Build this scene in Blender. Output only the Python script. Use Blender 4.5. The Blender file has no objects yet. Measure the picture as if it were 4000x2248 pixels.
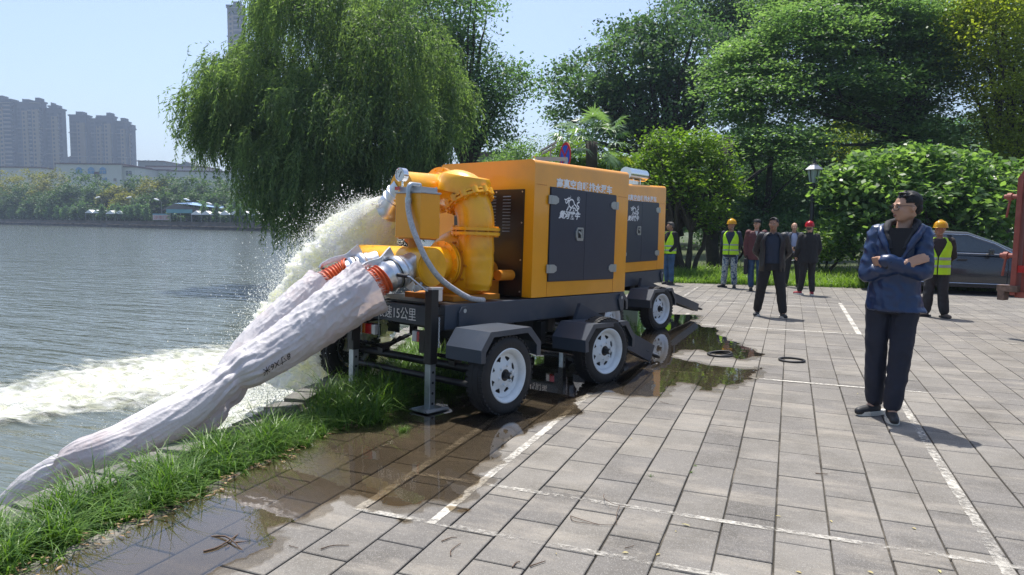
import bpy, bmesh, math, random
import numpy as np
from mathutils import Vector, Matrix, Euler, Quaternion, noise
PI = math.pi
S = bpy.context.scene
C = S.collection
rnd = random.Random(7)
rng = np.random.default_rng(11)

# ------------------------------------------------------------------ camera, sky, sun, exposure
CAM_H, CAM_F, CAM_P, CAM_R, CAM_Y = 1.52, 2750.0, .0902, .0120, .3753
_fw = Vector((-math.sin(CAM_Y)*math.cos(CAM_P), math.cos(CAM_Y)*math.cos(CAM_P), -math.sin(CAM_P)))
_r0 = Vector((math.cos(CAM_Y), math.sin(CAM_Y), 0)); _u0 = _r0.cross(_fw)
_rt = _r0*math.cos(CAM_R)+_u0*math.sin(CAM_R); _up = _r0*-math.sin(CAM_R)+_u0*math.cos(CAM_R)
camd = bpy.data.cameras.new('camera'); cam = bpy.data.objects.new('camera', camd); C.objects.link(cam)
M = Matrix((_rt, _up, -_fw)).transposed().to_4x4(); M.translation = (0, 0, CAM_H)
cam.matrix_world = M
camd.sensor_width = 36; camd.lens = 36*CAM_F/4000; camd.clip_start = .05; camd.clip_end = 6000
S.camera = cam

SUN_EL = math.radians(70); SUN_DIR = Vector((-.565, .825, 0)).normalized()
to_sun = Vector((SUN_DIR.x*math.cos(SUN_EL), SUN_DIR.y*math.cos(SUN_EL), math.sin(SUN_EL)))
W = bpy.data.worlds.new('World'); S.world = W; W.use_nodes = True
nt = W.node_tree; bg = nt.nodes['Background']
sky = nt.nodes.new('ShaderNodeTexSky'); sky.sky_type = 'NISHITA'; sky.sun_disc = False
sky.sun_elevation = SUN_EL; sky.sun_rotation = math.atan2(to_sun.x, to_sun.y)
sky.air_density = 1.0; sky.dust_density = 2.4; sky.ozone_density = 3.0; sky.altitude = 0
nt.links.new(sky.outputs[0], bg.inputs[0]); bg.inputs[1].default_value = .125
sund = bpy.data.lights.new('sun', 'SUN'); sund.energy = 4.4; sund.angle = math.radians(.53); sund.color = (1, .955, .89)
sun = bpy.data.objects.new('sun', sund); C.objects.link(sun)
sun.rotation_euler = to_sun.to_track_quat('Z', 'Y').to_euler(); sun.location = (0, 0, 60)
S.view_settings.view_transform = 'Standard'; S.view_settings.look = 'None'
S.view_settings.exposure = .64; S.view_settings.gamma = 1; S.view_settings.use_curve_mapping = False
S.render.engine = 'CYCLES'
S.cycles.max_bounces = 7; S.cycles.diffuse_bounces = 3; S.cycles.glossy_bounces = 3
S.cycles.transmission_bounces = 4; S.cycles.transparent_max_bounces = 16; S.cycles.volume_bounces = 0
S.cycles.caustics_reflective = False; S.cycles.caustics_refractive = False
S.cycles.use_denoising = True; S.cycles.denoiser = 'OPENIMAGEDENOISE'; S.cycles.denoising_prefilter = 'NONE'; S.cycles.denoising_input_passes = 'RGB_ALBEDO_NORMAL'; S.cycles.sample_clamp_indirect = 4
S.cycles.volume_step_rate = 8

def at(x, y, D):
    """world point seen at photo pixel (x, y of 4000x2248) at camera depth D; used to survey places"""
    return Vector((0, 0, CAM_H)) + (_rt*((x-2000)/CAM_F) - _up*((y-1124)/CAM_F) + _fw)*D
def gnd(x, y, z=0.0):
    d = _rt*((x-2000)/CAM_F) - _up*((y-1124)/CAM_F) + _fw
    return Vector((0, 0, CAM_H)) + d*((z-CAM_H)/d.z)

# ------------------------------------------------------------------ materials
def inp(n, k, v):
    if k in n.inputs: n.inputs[k].default_value = v
def c4(c): return (c[0], c[1], c[2], 1)
MATS = {}
def pmat(name, col, rough=.5, metal=0, var=0, vs=4, bump=0, bs=40, coat=0, spec=.5, dirt=None, ds=2.5, dm=.5, sub=0, trans=0, detail=5):
    m = bpy.data.materials.new(name); m.use_nodes = True; t = m.node_tree; b = t.nodes['Principled BSDF']
    inp(b, 'Base Color', c4(col)); inp(b, 'Roughness', rough); inp(b, 'Metallic', metal); inp(b, 'Coat Weight', coat)
    inp(b, 'Specular IOR Level', spec); inp(b, 'Coat Roughness', .08)
    tc = t.nodes.new('ShaderNodeTexCoord'); src = None
    if var or dirt:
        n = t.nodes.new('ShaderNodeTexNoise'); n.inputs['Scale'].default_value = vs; n.inputs['Detail'].default_value = detail
        t.links.new(tc.outputs['Object'], n.inputs['Vector'])
        r = t.nodes.new('ShaderNodeMapRange'); r.inputs[1].default_value = .3; r.inputs[2].default_value = .7
        r.inputs[3].default_value = 1-var; r.inputs[4].default_value = 1+var
        t.links.new(n.outputs[0], r.inputs[0])
        mx = t.nodes.new('ShaderNodeVectorMath'); mx.operation = 'SCALE'; mx.inputs[0].default_value = col[:3]
        t.links.new(r.outputs[0], mx.inputs['Scale']); src = mx.outputs[0]
        if dirt:
            n2 = t.nodes.new('ShaderNodeTexNoise'); n2.inputs['Scale'].default_value = ds; n2.inputs['Detail'].default_value = 8
            n2.inputs['Roughness'].default_value = .65
            t.links.new(tc.outputs['Object'], n2.inputs['Vector'])
            r2 = t.nodes.new('ShaderNodeMapRange'); r2.inputs[1].default_value = .52; r2.inputs[2].default_value = .72
            r2.inputs[4].default_value = dm
            t.links.new(n2.outputs[0], r2.inputs[0])
            m2 = t.nodes.new('ShaderNodeMix'); m2.data_type = 'RGBA'; m2.inputs['B'].default_value = c4(dirt)
            t.links.new(r2.outputs[0], m2.inputs['Factor']); t.links.new(src, m2.inputs['A']); src = m2.outputs['Result']
        t.links.new(src, b.inputs['Base Color'])
    if bump:
        n3 = t.nodes.new('ShaderNodeTexNoise'); n3.inputs['Scale'].default_value = bs; n3.inputs['Detail'].default_value = 4
        t.links.new(tc.outputs['Object'], n3.inputs['Vector'])
        bp = t.nodes.new('ShaderNodeBump'); bp.inputs['Strength'].default_value = bump; bp.inputs['Distance'].default_value = .01
        t.links.new(n3.outputs[0], bp.inputs['Height']); t.links.new(bp.outputs[0], b.inputs['Normal'])
    if trans: inp(b, 'Transmission Weight', trans)
    MATS[name] = m
    return m

def leafmat(name, col, col2, transl=.45, rough=.42, spec=.35):
    if 'grass' not in name and 'dry' not in name: col = tuple(c*1.15 for c in col); col2 = tuple(c*1.15 for c in col2); transl = min(.62, transl+.06)
    """leaf: colour varies per leaf (attribute var) between col and col2; part of the light goes through"""
    m = bpy.data.materials.new(name); m.use_nodes = True; t = m.node_tree; b = t.nodes['Principled BSDF']; o = t.nodes['Material Output']
    at_ = t.nodes.new('ShaderNodeAttribute'); at_.attribute_name = 'var'
    mx = t.nodes.new('ShaderNodeMix'); mx.data_type = 'RGBA'; mx.inputs['A'].default_value = c4(col); mx.inputs['B'].default_value = c4(col2)
    t.links.new(at_.outputs['Fac'], mx.inputs['Factor']); t.links.new(mx.outputs['Result'], b.inputs['Base Color'])
    inp(b, 'Roughness', rough); inp(b, 'Specular IOR Level', spec)
    tr = t.nodes.new('ShaderNodeBsdfTranslucent')
    g = t.nodes.new('ShaderNodeMix'); g.data_type = 'RGBA'; g.blend_type = 'MULTIPLY'; g.inputs['Factor'].default_value = 1
    g.inputs['B'].default_value = (1.25, 1.35, .55, 1); t.links.new(mx.outputs['Result'], g.inputs['A']); t.links.new(g.outputs['Result'], tr.inputs[0])
    ms = t.nodes.new('ShaderNodeMixShader'); ms.inputs[0].default_value = transl
    t.links.new(b.outputs[0], ms.inputs[1]); t.links.new(tr.outputs[0], ms.inputs[2]); t.links.new(ms.outputs[0], o.inputs[0])
    MATS[name] = m
    return m

# ------------------------------------------------------------------ mesh helpers
def link(name, me, m=None, parent=None):
    o = bpy.data.objects.new(name, me); C.objects.link(o)
    if m is not None and not me.materials: me.materials.append(m)
    if parent: o.parent = parent
    return o
def obj(name, bm, m, parent=None, smooth=False, loc=None, rot=None, bevel=0, auto=None):
    if bevel:
        es = [e for e in bm.edges if len(e.link_faces) == 2 and e.calc_face_angle(0) > .5]
        bmesh.ops.bevel(bm, geom=es, offset=bevel, segments=2, affect='EDGES', profile=.6)
    bmesh.ops.recalc_face_normals(bm, faces=bm.faces)
    me = bpy.data.meshes.new(name); bm.to_mesh(me); bm.free()
    if smooth: me.shade_smooth()
    if auto:
        me.shade_smooth(); me.set_sharp_from_angle(angle=math.radians(auto))
    ms = m if isinstance(m, (list, tuple)) else [m]
    for x in ms: me.materials.append(x)
    o = bpy.data.objects.new(name, me); C.objects.link(o)
    if parent: o.parent = parent
    if loc: o.location = loc
    if rot: o.rotation_euler = rot
    return o
def np_obj(name, V, F, m, parent=None, var=None, smooth=False, kind=None):
    """V (n,3) array; F (k,3|4) index array; var per-face value"""
    V = np.ascontiguousarray(V, dtype=np.float32); F = np.ascontiguousarray(F, dtype=np.int32)
    me = bpy.data.meshes.new(name); k, s = F.shape
    me.vertices.add(len(V)); me.vertices.foreach_set('co', V.ravel())
    me.loops.add(k*s); me.loops.foreach_set('vertex_index', F.ravel())
    me.polygons.add(k); me.polygons.foreach_set('loop_start', np.arange(0, k*s, s, dtype=np.int32))
    me.update(calc_edges=True)
    if var is not None:
        a = me.attributes.new('var', 'FLOAT', 'FACE'); a.data.foreach_set('value', np.ascontiguousarray(var, dtype=np.float32))
    me.shade_smooth() if smooth else me.shade_flat()
    me.materials.append(m)
    o = bpy.data.objects.new(name, me); C.objects.link(o)
    if parent: o.parent = parent
    if kind: o['kind'] = kind
    return o
def empty(name, loc=(0, 0, 0), rot=(0, 0, 0)):
    o = bpy.data.objects.new(name, None); C.objects.link(o); o.location = loc; o.rotation_euler = rot; o.empty_display_size = .2
    return o
def tag(o, label, cat, group=None, kind=None):
    o['label'] = label; o['category'] = cat
    if group: o['group'] = group
    if kind: o['kind'] = kind
    return o
def struct(o): o['kind'] = 'structure'; return o
def BM(): return bmesh.new()
def box(bm, c, s, rot=None):
    """box centred at c with full sizes s"""
    r = bmesh.ops.create_cube(bm, size=1); vs = r['verts']
    mt = Matrix.Translation(c) @ (Euler(rot).to_matrix().to_4x4() if rot else Matrix()) @ Matrix.Diagonal((s[0], s[1], s[2], 1))
    bmesh.ops.transform(bm, matrix=mt, verts=vs); return vs
def frame_z(d):
    d = Vector(d).normalized(); a = Vector((0, 0, 1)) if abs(d.z) < .9 else Vector((1, 0, 0))
    x = a.cross(d).normalized(); return x, d.cross(x), d
def cyl(bm, p0, p1, r0, r1=None, n=24, caps=True):
    r1 = r0 if r1 is None else r1; p0 = Vector(p0); p1 = Vector(p1); x, y, d = frame_z(p1-p0)
    A = [bm.verts.new(p0+x*(r0*math.cos(2*PI*i/n))+y*(r0*math.sin(2*PI*i/n))) for i in range(n)]
    B = [bm.verts.new(p1+x*(r1*math.cos(2*PI*i/n))+y*(r1*math.sin(2*PI*i/n))) for i in range(n)]
    for i in range(n): bm.faces.new((A[i], A[(i+1) % n], B[(i+1) % n], B[i]))
    if caps: bm.faces.new(A[::-1]); bm.faces.new(B)
def lathe(bm, c, axis, prof, n=32, close=False):
    """prof: list of (distance along axis, radius)"""
    c = Vector(c); x, y, d = frame_z(axis); R = []
    for t, r in prof:
        if r < 1e-6: R.append([bm.verts.new(c+d*t)]); continue
        R.append([bm.verts.new(c+d*t+x*(r*math.cos(2*PI*i/n))+y*(r*math.sin(2*PI*i/n))) for i in range(n)])
    for a, b in zip(R, R[1:]+([R[0]] if close else [])):
        for i in range(n):
            j = (i+1) % n
            if len(a) == 1 and len(b) > 1: bm.faces.new((a[0], b[j], b[i]))
            elif len(b) == 1 and len(a) > 1: bm.faces.new((a[i], a[j], b[0]))
            elif len(a) > 1: bm.faces.new((a[i], a[j], b[j], b[i]))
def catmull(P, n):
    P = [Vector(p) for p in P]; Q = [P[0]*2-P[1]]+P+[P[-1]*2-P[-2]]; out = []
    for i in range(1, len(Q)-2):
        for k in range(n):
            t = k/n; a, b, c, d = Q[i-1], Q[i], Q[i+1], Q[i+2]
            out.append(.5*((2*b)+(c-a)*t+(2*a-5*b+4*c-d)*t*t+(3*b-a-3*c+d)*t**3))
    out.append(P[-1]); return out
def tube(bm, pts, rad, n=12, caps=True):
    """swept tube with parallel transport; rad number or list"""
    P = [Vector(p) for p in pts]; m = len(P); rr = rad if isinstance(rad, (list, tuple)) else [rad]*m
    T = [(P[min(i+1, m-1)]-P[max(i-1, 0)]).normalized() for i in range(m)]
    x, y, _ = frame_z(T[0]); R = []
    for i in range(m):
        if i:
            q = T[i-1].rotation_difference(T[i]); x = q @ x; y = q @ y
        R.append([bm.verts.new(P[i]+x*(rr[i]*math.cos(2*PI*k/n))+y*(rr[i]*math.sin(2*PI*k/n))) for k in range(n)])
    for a, b in zip(R, R[1:]):
        for k in range(n): bm.faces.new((a[k], a[(k+1) % n], b[(k+1) % n], b[k]))
    if caps: bm.faces.new(R[0][::-1]); bm.faces.new(R[-1])
def prism(bm, poly, axis, t0, t1):
    """extrude 2D poly along axis 'x','y','z' from t0 to t1; poly gives the other two coords in order"""
    def P(a, b, t): return {'x': (t, a, b), 'y': (a, t, b), 'z': (a, b, t)}[axis]
    A = [bm.verts.new(P(a, b, t0)) for a, b in poly]; B = [bm.verts.new(P(a, b, t1)) for a, b in poly]; n = len(poly)
    for i in range(n): bm.faces.new((A[i], A[(i+1) % n], B[(i+1) % n], B[i]))
    bm.faces.new(A[::-1]); bm.faces.new(B)
def copy_tree(o, parent=None):
    c = o.copy(); C.objects.link(c); c.parent = parent
    for ch in list(o.children): copy_tree(ch, c)
    return c
def text_mesh(name, s, size, m, parent=None, depth=.002, shear=0, bold=0, xs=1.0, align='LEFT'):
    cu = bpy.data.curves.new(name, 'FONT'); cu.body = s; cu.size = size; cu.extrude = depth/2; cu.shear = shear; cu.offset = bold; cu.align_x = align
    cu.resolution_u = 3
    t = bpy.data.objects.new(name, cu); C.objects.link(t)
    dg = bpy.context.evaluated_depsgraph_get(); me = bpy.data.meshes.new_from_object(t.evaluated_get(dg))
    bpy.data.objects.remove(t)
    if xs != 1: me.transform(Matrix.Diagonal((xs, 1, 1, 1)))
    me.materials.clear(); me.materials.append(m)
    o = bpy.data.objects.new(name, me); C.objects.link(o)
    if parent: o.parent = parent
    return o
def fbm(x, y, z=0, o=4):
    return noise.fractal(Vector((x, y, z)), 1.0, 2.0, o)
# ------------------------------------------------------------------ ground, lake, paving
LZ = -.62      # lake level
shore = [(-3.72, -14), (-3.72, 0), (-3.72, 3.0), (-3.78, 3.9), (-3.9, 4.7), (-4.1, 5.7), (-4.4, 6.8), (-5.1, 9), (-6.1, 12), (-7.6, 16), (-12.5, 20.6), (-15.5, 27), (-21, 50), (-55, 97), (-98, 116)]
far = [(-249, 157), (-420, 202), (-900, 300)]
m_soil = pmat('grass_soil', (.045, .065, .018), .95, var=.35, vs=1.2, bump=.6, bs=30, dirt=(.10, .075, .045), ds=.9, dm=.7)
def sheet(name, poly, z, m):
    from mathutils.geometry import delaunay_2d_cdt
    vs, es, fs = delaunay_2d_cdt([Vector(p) for p in poly], [], [list(range(len(poly)))], 1, 1e-6)[:3]
    me = bpy.data.meshes.new(name); me.from_pydata([(v.x, v.y, z) for v in vs], [], fs); me.update()
    if me.polygons and sum(p.normal.z for p in me.polygons) < 0: me.flip_normals()
    me.materials.append(m); o = bpy.data.objects.new(name, me); C.objects.link(o); return o
gp = shore + far + [(-2500, 500), (-2500, 3500), (3000, 3500), (3000, -14)]
ground = struct(sheet('ground', gp, -.035, m_soil))

# lake -------------------------------------------------------------
def lake_mat():
    m = bpy.data.materials.new('lake_water'); m.use_nodes = True; t = m.node_tree; b = t.nodes['Principled BSDF']
    inp(b, 'Base Color', (.095, .110, .092, 1)); inp(b, 'Roughness', .06); inp(b, 'IOR', 1.33); inp(b, 'Specular IOR Level', .6)
    tc = t.nodes.new('ShaderNodeTexCoord'); hs = []
    for sc, st, rot, w, dist in ((1.5, (.35, 1.9, 1), .42, 1.0, .6), (5.0, (.4, 1.6, 1), .25, .34, .3), (.28, (.6, 1.6, 1), .6, 1.2, .3)):
        mp = t.nodes.new('ShaderNodeMapping'); mp.inputs['Rotation'].default_value = (0, 0, -rot); mp.inputs['Scale'].default_value = st
        n = t.nodes.new('ShaderNodeTexNoise'); n.inputs['Scale'].default_value = sc; n.inputs['Detail'].default_value = 3; n.inputs['Distortion'].default_value = dist
        t.links.new(tc.outputs['Object'], mp.inputs[0]); t.links.new(mp.outputs[0], n.inputs['Vector'])
        q = t.nodes.new('ShaderNodeMath'); q.operation = 'MULTIPLY'; q.inputs[1].default_value = w; t.links.new(n.outputs[0], q.inputs[0]); hs.append(q)
    a = t.nodes.new('ShaderNodeMath'); a.operation = 'ADD'; t.links.new(hs[0].outputs[0], a.inputs[0]); t.links.new(hs[1].outputs[0], a.inputs[1])
    a2 = t.nodes.new('ShaderNodeMath'); a2.operation = 'ADD'; t.links.new(a.outputs[0], a2.inputs[0]); t.links.new(hs[2].outputs[0], a2.inputs[1])
    bp = t.nodes.new('ShaderNodeBump'); bp.inputs['Strength'].default_value = 1; bp.inputs['Distance'].default_value = .085
    t.links.new(a2.outputs[0], bp.inputs['Height']); t.links.new(bp.outputs[0], b.inputs['Normal'])
    return m
bm = BM(); vs = [bm.verts.new(p) for p in ((-2600, -300, LZ), (40, -300, LZ), (40, 700, LZ), (-2600, 700, LZ))]; bm.faces.new(vs)
lake = struct(obj('lake_water', bm, lake_mat()))

# lake edge: mortared kerb stones with a wall under them ------------------------------------
m_stone = pmat('edge_stone', (.17, .165, .15), .85, var=.35, vs=6, bump=.8, bs=18, dirt=(.05, .06, .035), ds=3, dm=.7)
def wall_between(name, pts, z0, z1, th, m, parent=None):
    bm = BM(); n = len(pts); L = []
    for i, (x, y) in enumerate(pts):
        a = Vector(pts[max(i-1, 0)]); b = Vector(pts[min(i+1, n-1)]); d = (b-a).normalized(); nn = Vector((d.y, -d.x))
        L.append([bm.verts.new((x, y, z0)), bm.verts.new((x, y, z1)), bm.verts.new((x+nn.x*th, y+nn.y*th, z1)), bm.verts.new((x+nn.x*th, y+nn.y*th, z0))])
    for a, b in zip(L, L[1:]):
        for k in range(4): bm.faces.new((a[k], a[(k+1) % 4], b[(k+1) % 4], b[k]))
    bm.faces.new(L[0]); bm.faces.new(L[-1][::-1])
    return obj(name, bm, m, parent)
edge = empty('lake_edge_wall', (-3.8, 3, LZ)); tag(edge, 'rough grey stone kerb and wall holding the bank beside the pumping trailers', 'wall')
w = wall_between('wall', [(x, y) for x, y in shore[:11]], LZ-.6, -.03, .22, m_stone, edge); w.matrix_parent_inverse = edge.matrix_world.inverted() if 0 else Matrix.Translation((3.8, -3, -LZ))
pa = [Vector(p) for p in shore[:10]]; seg = 1; cur = Vector((-3.72, 1.2)); k = 0
for k in range(34):
    y = 1.3+k*.235
    for a, b in zip(shore, shore[1:]):
        if a[1] <= y < b[1]: x = a[0]+(b[0]-a[0])*(y-a[1])/(b[1]-a[1]); d = Vector((b[0]-a[0], b[1]-a[1])).normalized(); break
    bm = BM(); box(bm, (0, 0, 0), (.23+rnd.uniform(-.05, .04), .215, .085)); 
    for v in bm.verts: v.co += Vector((rnd.uniform(-.018, .018), rnd.uniform(-.012, .012), rnd.uniform(-.012, .012)))
    o = obj('stone', bm, m_stone, edge, bevel=.012); o.location = (x+.09+3.8, y-3, -.01-LZ+rnd.uniform(-.012, .012)); o.rotation_euler = (rnd.uniform(-.05, .05), rnd.uniform(-.05, .05), math.atan2(-d.x, d.y)+rnd.uniform(-.06, .06))

# paving -------------------------------------------------------------------------------------
def paving_mat():
    m = bpy.data.materials.new('paving_concrete'); m.use_nodes = True; t = m.node_tree; b = t.nodes['Principled BSDF']; N = t.nodes; Lk = t.links
    inp(b, 'Roughness', .88); inp(b, 'Specular IOR Level', .3)
    g = N.new('ShaderNodeNewGeometry')
    def nz(sc, det=3, rg=.6):
        n = N.new('ShaderNodeTexNoise'); n.inputs['Scale'].default_value = sc; n.inputs['Detail'].default_value = det; n.inputs['Roughness'].default_value = rg
        Lk.new(g.outputs['Position'], n.inputs['Vector']); return n
    oi = N.new('ShaderNodeObjectInfo')
    def mr(src, a, b_, c, d):
        r = N.new('ShaderNodeMapRange'); [r.inputs.__getitem__(i+1).__setattr__('default_value', v) for i, v in enumerate((a, b_, c, d))]; Lk.new(src, r.inputs[0]); return r.outputs[0]
    def mixc(f, A, B, mode='MIX'):
        x = N.new('ShaderNodeMix'); x.data_type = 'RGBA'; x.blend_type = mode
        if isinstance(f, float): x.inputs['Factor'].default_value = f
        else: Lk.new(f, x.inputs['Factor'])
        for k, v in (('A', A), ('B', B)):
            if isinstance(v, tuple): x.inputs[k].default_value = c4(v)
            else: Lk.new(v, x.inputs[k])
        return x.outputs['Result']
    base = mixc(mr(nz(2.2, 5).outputs[0], .35, .65, 0, 1), (.132, .122, .106), (.200, .188, .170))
    # per-stone tone
    at_ = N.new('ShaderNodeAttribute'); at_.attribute_name = 'tone'; at_.attribute_type = 'GEOMETRY'
    base = mixc(1.0, base, mixc(mr(at_.outputs['Fac'], 0, 1, 0, 1), (.80, .80, .82), (1.16, 1.15, 1.12)), 'MULTIPLY')
    # pale dusty smears, streaked across
    mp = N.new('ShaderNodeMapping'); mp.inputs['Scale'].default_value = (.7, 2.4, 1); Lk.new(g.outputs['Position'], mp.inputs[0])
    n = N.new('ShaderNodeTexNoise'); n.inputs['Scale'].default_value = 1.6; n.inputs['Detail'].default_value = 7; n.inputs['Roughness'].default_value = .7; Lk.new(mp.outputs[0], n.inputs['Vector'])
    base = mixc(mr(n.outputs[0], .50, .70, 0, .8), base, (.30, .27, .225))
    # dark blotches
    base = mixc(mr(nz(1.1, 6, .7).outputs[0], .52, .72, 0, .65), base, (.095, .088, .08))
    base = mixc(mr(nz(5.5, 8, .75).outputs[0], .56, .70, 0, .45), base, (.10, .092, .08))
    base = mixc(mr(nz(28, 5, .7).outputs[0], .5, .75, 0, .4), base, (.26, .24, .21))
    # aggregate speckle
    v = N.new('ShaderNodeTexVoronoi'); v.inputs['Scale'].default_value = 170; Lk.new(g.outputs['Position'], v.inputs['Vector'])
    base = mixc(mr(v.outputs['Distance'], .1, .5, .8, 0), base, mixc(mr(v.outputs['Color'], .2, .8, 0, 1), (.08, .08, .08), (.36, .345, .32)))
    v2 = N.new('ShaderNodeTexVoronoi'); v2.inputs['Scale'].default_value = 60; Lk.new(g.outputs['Position'], v2.inputs['Vector'])
    base = mixc(mr(v2.outputs['Distance'], .05, .16, .5, 0), base, (.07, .065, .06))
    Lk.new(base, b.inputs['Base Color'])
    bp = N.new('ShaderNodeBump'); bp.inputs['Strength'].default_value = .35; bp.inputs['Distance'].default_value = .003
    Lk.new(nz(190, 3).outputs[0], bp.inputs['Height']); Lk.new(bp.outputs[0], b.inputs['Normal'])
    return m
m_pave = paving_mat()
m_joint = pmat('joint_grit', (.045, .040, .032), .95, var=.5, vs=9, bump=.7, bs=120, dirt=(.20, .175, .14), ds=1.5, dm=.9)
TW, TL = .2542, .4905
X0 = 1.008; Yp = (3.052, 3.297)     # a long joint at X0; cross joints alternate
PAVE = []
def far_y(x): return 19.05+.17*(x+2.8)
def tile_mesh(tone):
    bm = BM(); box(bm, (0, 0, -.02), (TW-.0095, TL-.0105, .04))
    bmesh.ops.bevel(bm, geom=[e for e in bm.edges if e.verts[0].co.z > -.01 and e.verts[1].co.z > -.01], offset=.0035, segments=1, affect='EDGES')
    me = bpy.data.meshes.new('paving_stone'); bm.to_mesh(me); bm.free(); me.materials.append(m_pave)
    a = me.attributes.new('tone', 'FLOAT', 'FACE'); a.data.foreach_set('value', np.full(len(me.polygons), tone, dtype=np.float32)); return me
TM = [tile_mesh(t) for t in np.linspace(0, 1, 8)]
pavement = struct(obj('pavement', (lambda b: (prism(b, [(-3.02, -2), (-3.02, 6), (-3.2, 19.0), (13, 21.7), (30, 23), (30, -2)], 'z', -.06, -.012), b)[1])(BM()), m_joint))
tiles = []
for i in range(-17, 60):
    xc = X0+(i-.5)*TW
    par = (i+5) % 2
    j0 = -4
    for j in range(j0, 40):
        yc = Yp[par]+(j+.5)*TL-TL*0
        if yc-TL/2 > far_y(xc) or yc < 1.2: continue
        if xc < -3.05-(.02*(yc-2) if yc > 4 else 0): continue
        q = _rt.dot(Vector((xc, yc, -CAM_H))), _fw.dot(Vector((xc, yc, -CAM_H)))
        if q[1] < .6: continue
        tiles.append((q[1]+.0, xc, yc, q[0]/q[1]))
vis = [t for t in tiles if abs(t[3]) < .80 and t[0] > 2.3 and t[0] < 40]
vis.sort(key=lambda t: t[0])
near, rest = vis[:300], vis[300:]+[t for t in tiles if not (abs(t[3]) < .80 and t[0] > 2.3)]
def tile_xf(xc, yc):
    h = noise.noise(Vector((xc*1.7, yc*1.3, 3)))
    return rnd.uniform(-.0012, .0012)+h*.0008, rnd.uniform(-.0035, .0035), rnd.uniform(-.0020, .0020), rnd.uniform(-.0015, .0015)
for D, xc, yc, r in near:
    o = bpy.data.objects.new('paving_stone', TM[rnd.randrange(8)]); C.objects.link(o); o.parent = pavement
    dz, rz, rx, dx = tile_xf(xc, yc); o.location = (xc+dx, yc, dz); o.rotation_euler = (rx*.35, rx*.35, rz)
V = []; Fq = []; tn = []
b0 = np.array([(sx*(TW-.007)/2, sy*(TL-.006)/2, z) for z in (-.03, 0) for sx, sy in ((-1, -1), (1, -1), (1, 1), (-1, 1))])
ff = np.array([(4, 5, 6, 7), (0, 1, 5, 4), (1, 2, 6, 5), (2, 3, 7, 6), (3, 0, 4, 7)])
for k, (D, xc, yc, r) in enumerate(rest):
    V.append(b0+np.array([xc, yc, rnd.uniform(-.0012, .0012)])); Fq.append(ff+8*k); tn += [rnd.random()]*5
me_o = np_obj('paving_stone_field', np.vstack(V), np.vstack(Fq), m_pave, pavement, kind='stuff')
a = me_o.data.attributes.new('tone', 'FLOAT', 'FACE'); a.data.foreach_set('value', np.array(tn, dtype=np.float32))

# painted bay lines: thin worn paint, broken at the joints
def paint_mat():
    m = bpy.data.materials.new('worn_line_paint'); m.use_nodes = True; t = m.node_tree; b = t.nodes['Principled BSDF']; o = t.nodes['Material Output']
    inp(b, 'Base Color', (.50, .475, .42, 1)); inp(b, 'Roughness', .8)
    g = t.nodes.new('ShaderNodeNewGeometry'); n = t.nodes.new('ShaderNodeTexNoise'); n.inputs['Scale'].default_value = 26; n.inputs['Detail'].default_value = 9; n.inputs['Roughness'].default_value = .72
    t.links.new(g.outputs['Position'], n.inputs['Vector'])
    at_ = t.nodes.new('ShaderNodeAttribute'); at_.attribute_name = 'var'
    a = t.nodes.new('ShaderNodeMath'); a.operation = 'ADD'; t.links.new(n.outputs[0], a.inputs[0]); t.links.new(at_.outputs['Fac'], a.inputs[1])
    r = t.nodes.new('ShaderNodeMapRange'); r.inputs[1].default_value = .42; r.inputs[2].default_value = .70; t.links.new(a.outputs[0], r.inputs[0])
    tr = t.nodes.new('ShaderNodeBsdfTransparent'); ms = t.nodes.new('ShaderNodeMixShader')
    t.links.new(r.outputs[0], ms.inputs[0]); t.links.new(tr.outputs[0], ms.inputs[1]); t.links.new(b.outputs[0], ms.inputs[2]); t.links.new(ms.outputs[0], o.inputs[0])
    return m
m_paint = paint_mat()
def line(x0, y0, x1, y1, w, wear):
    """axis aligned strip broken into short quads, wear per end"""
    n = max(2, int(max(abs(x1-x0), abs(y1-y0))/.06)); V = []; F = []; v = []
    al = abs(x1-x0) > abs(y1-y0)
    for i in range(n):
        a, b = i/n, (i+1)/n
        ax, ay = x0+(x1-x0)*a, y0+(y1-y0)*a; bx, by = x0+(x1-x0)*b, y0+(y1-y0)*b
        j = [rnd.uniform(-.004, .004) for _ in range(2)]
        if al:
            # skip over long joints
            mx = ((ax+bx)/2-X0)/TW
            q = [(ax, ay-w/2), (bx, by-w/2), (bx, by+w/2), (ax, ay+w/2)]
        else: q = [(ax-w/2+j[0], ay), (ax+w/2+j[1], ay), (bx+w/2+j[1], by), (bx-w/2+j[0], by)]
        k = len(V); V += [(p[0], p[1], .0035) for p in q]; F.append((k, k+1, k+2, k+3)); v.append(wear+.05*math.sin(i*.7)+.04*math.sin(i*.23+1))
    return V, F, v
LINES = [(-1.635, 3.06, -1.605, 12.5, .052, .10), (-2.07, 3.055, -2.10, 6.0, .052, .06), (.965, 3.0, .965, 8.2, .055, .03), (.975, 11.1, .985, 15.6, .07, .14),
         (-2.05, 3.66, 2.6, 3.70, .042, .01), (-2.05, 3.07, 1.2, 3.09, .042, -.03), (-1.7, 7.38, 1.0, 7.38, .05, .10), (-1.7, 11.12, 1.0, 11.12, .06, .14), (-1.7, 14.6, 1.0, 14.6, .06, .12), (-1.6, 15.3, 1.1, 15.3, .06, .02),
         (.98, 7.4, 4.6, 7.45, .05, -.05), (1.0, 11.1, 7.5, 11.15, .05, -.02), (4.55, 3.2, 4.6, 15, .055, -.02), (1.1, 14.6, 8, 14.7, .06, -.02), (-2.07, 7.5, -2.1, 18, .05, .02)]
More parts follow.
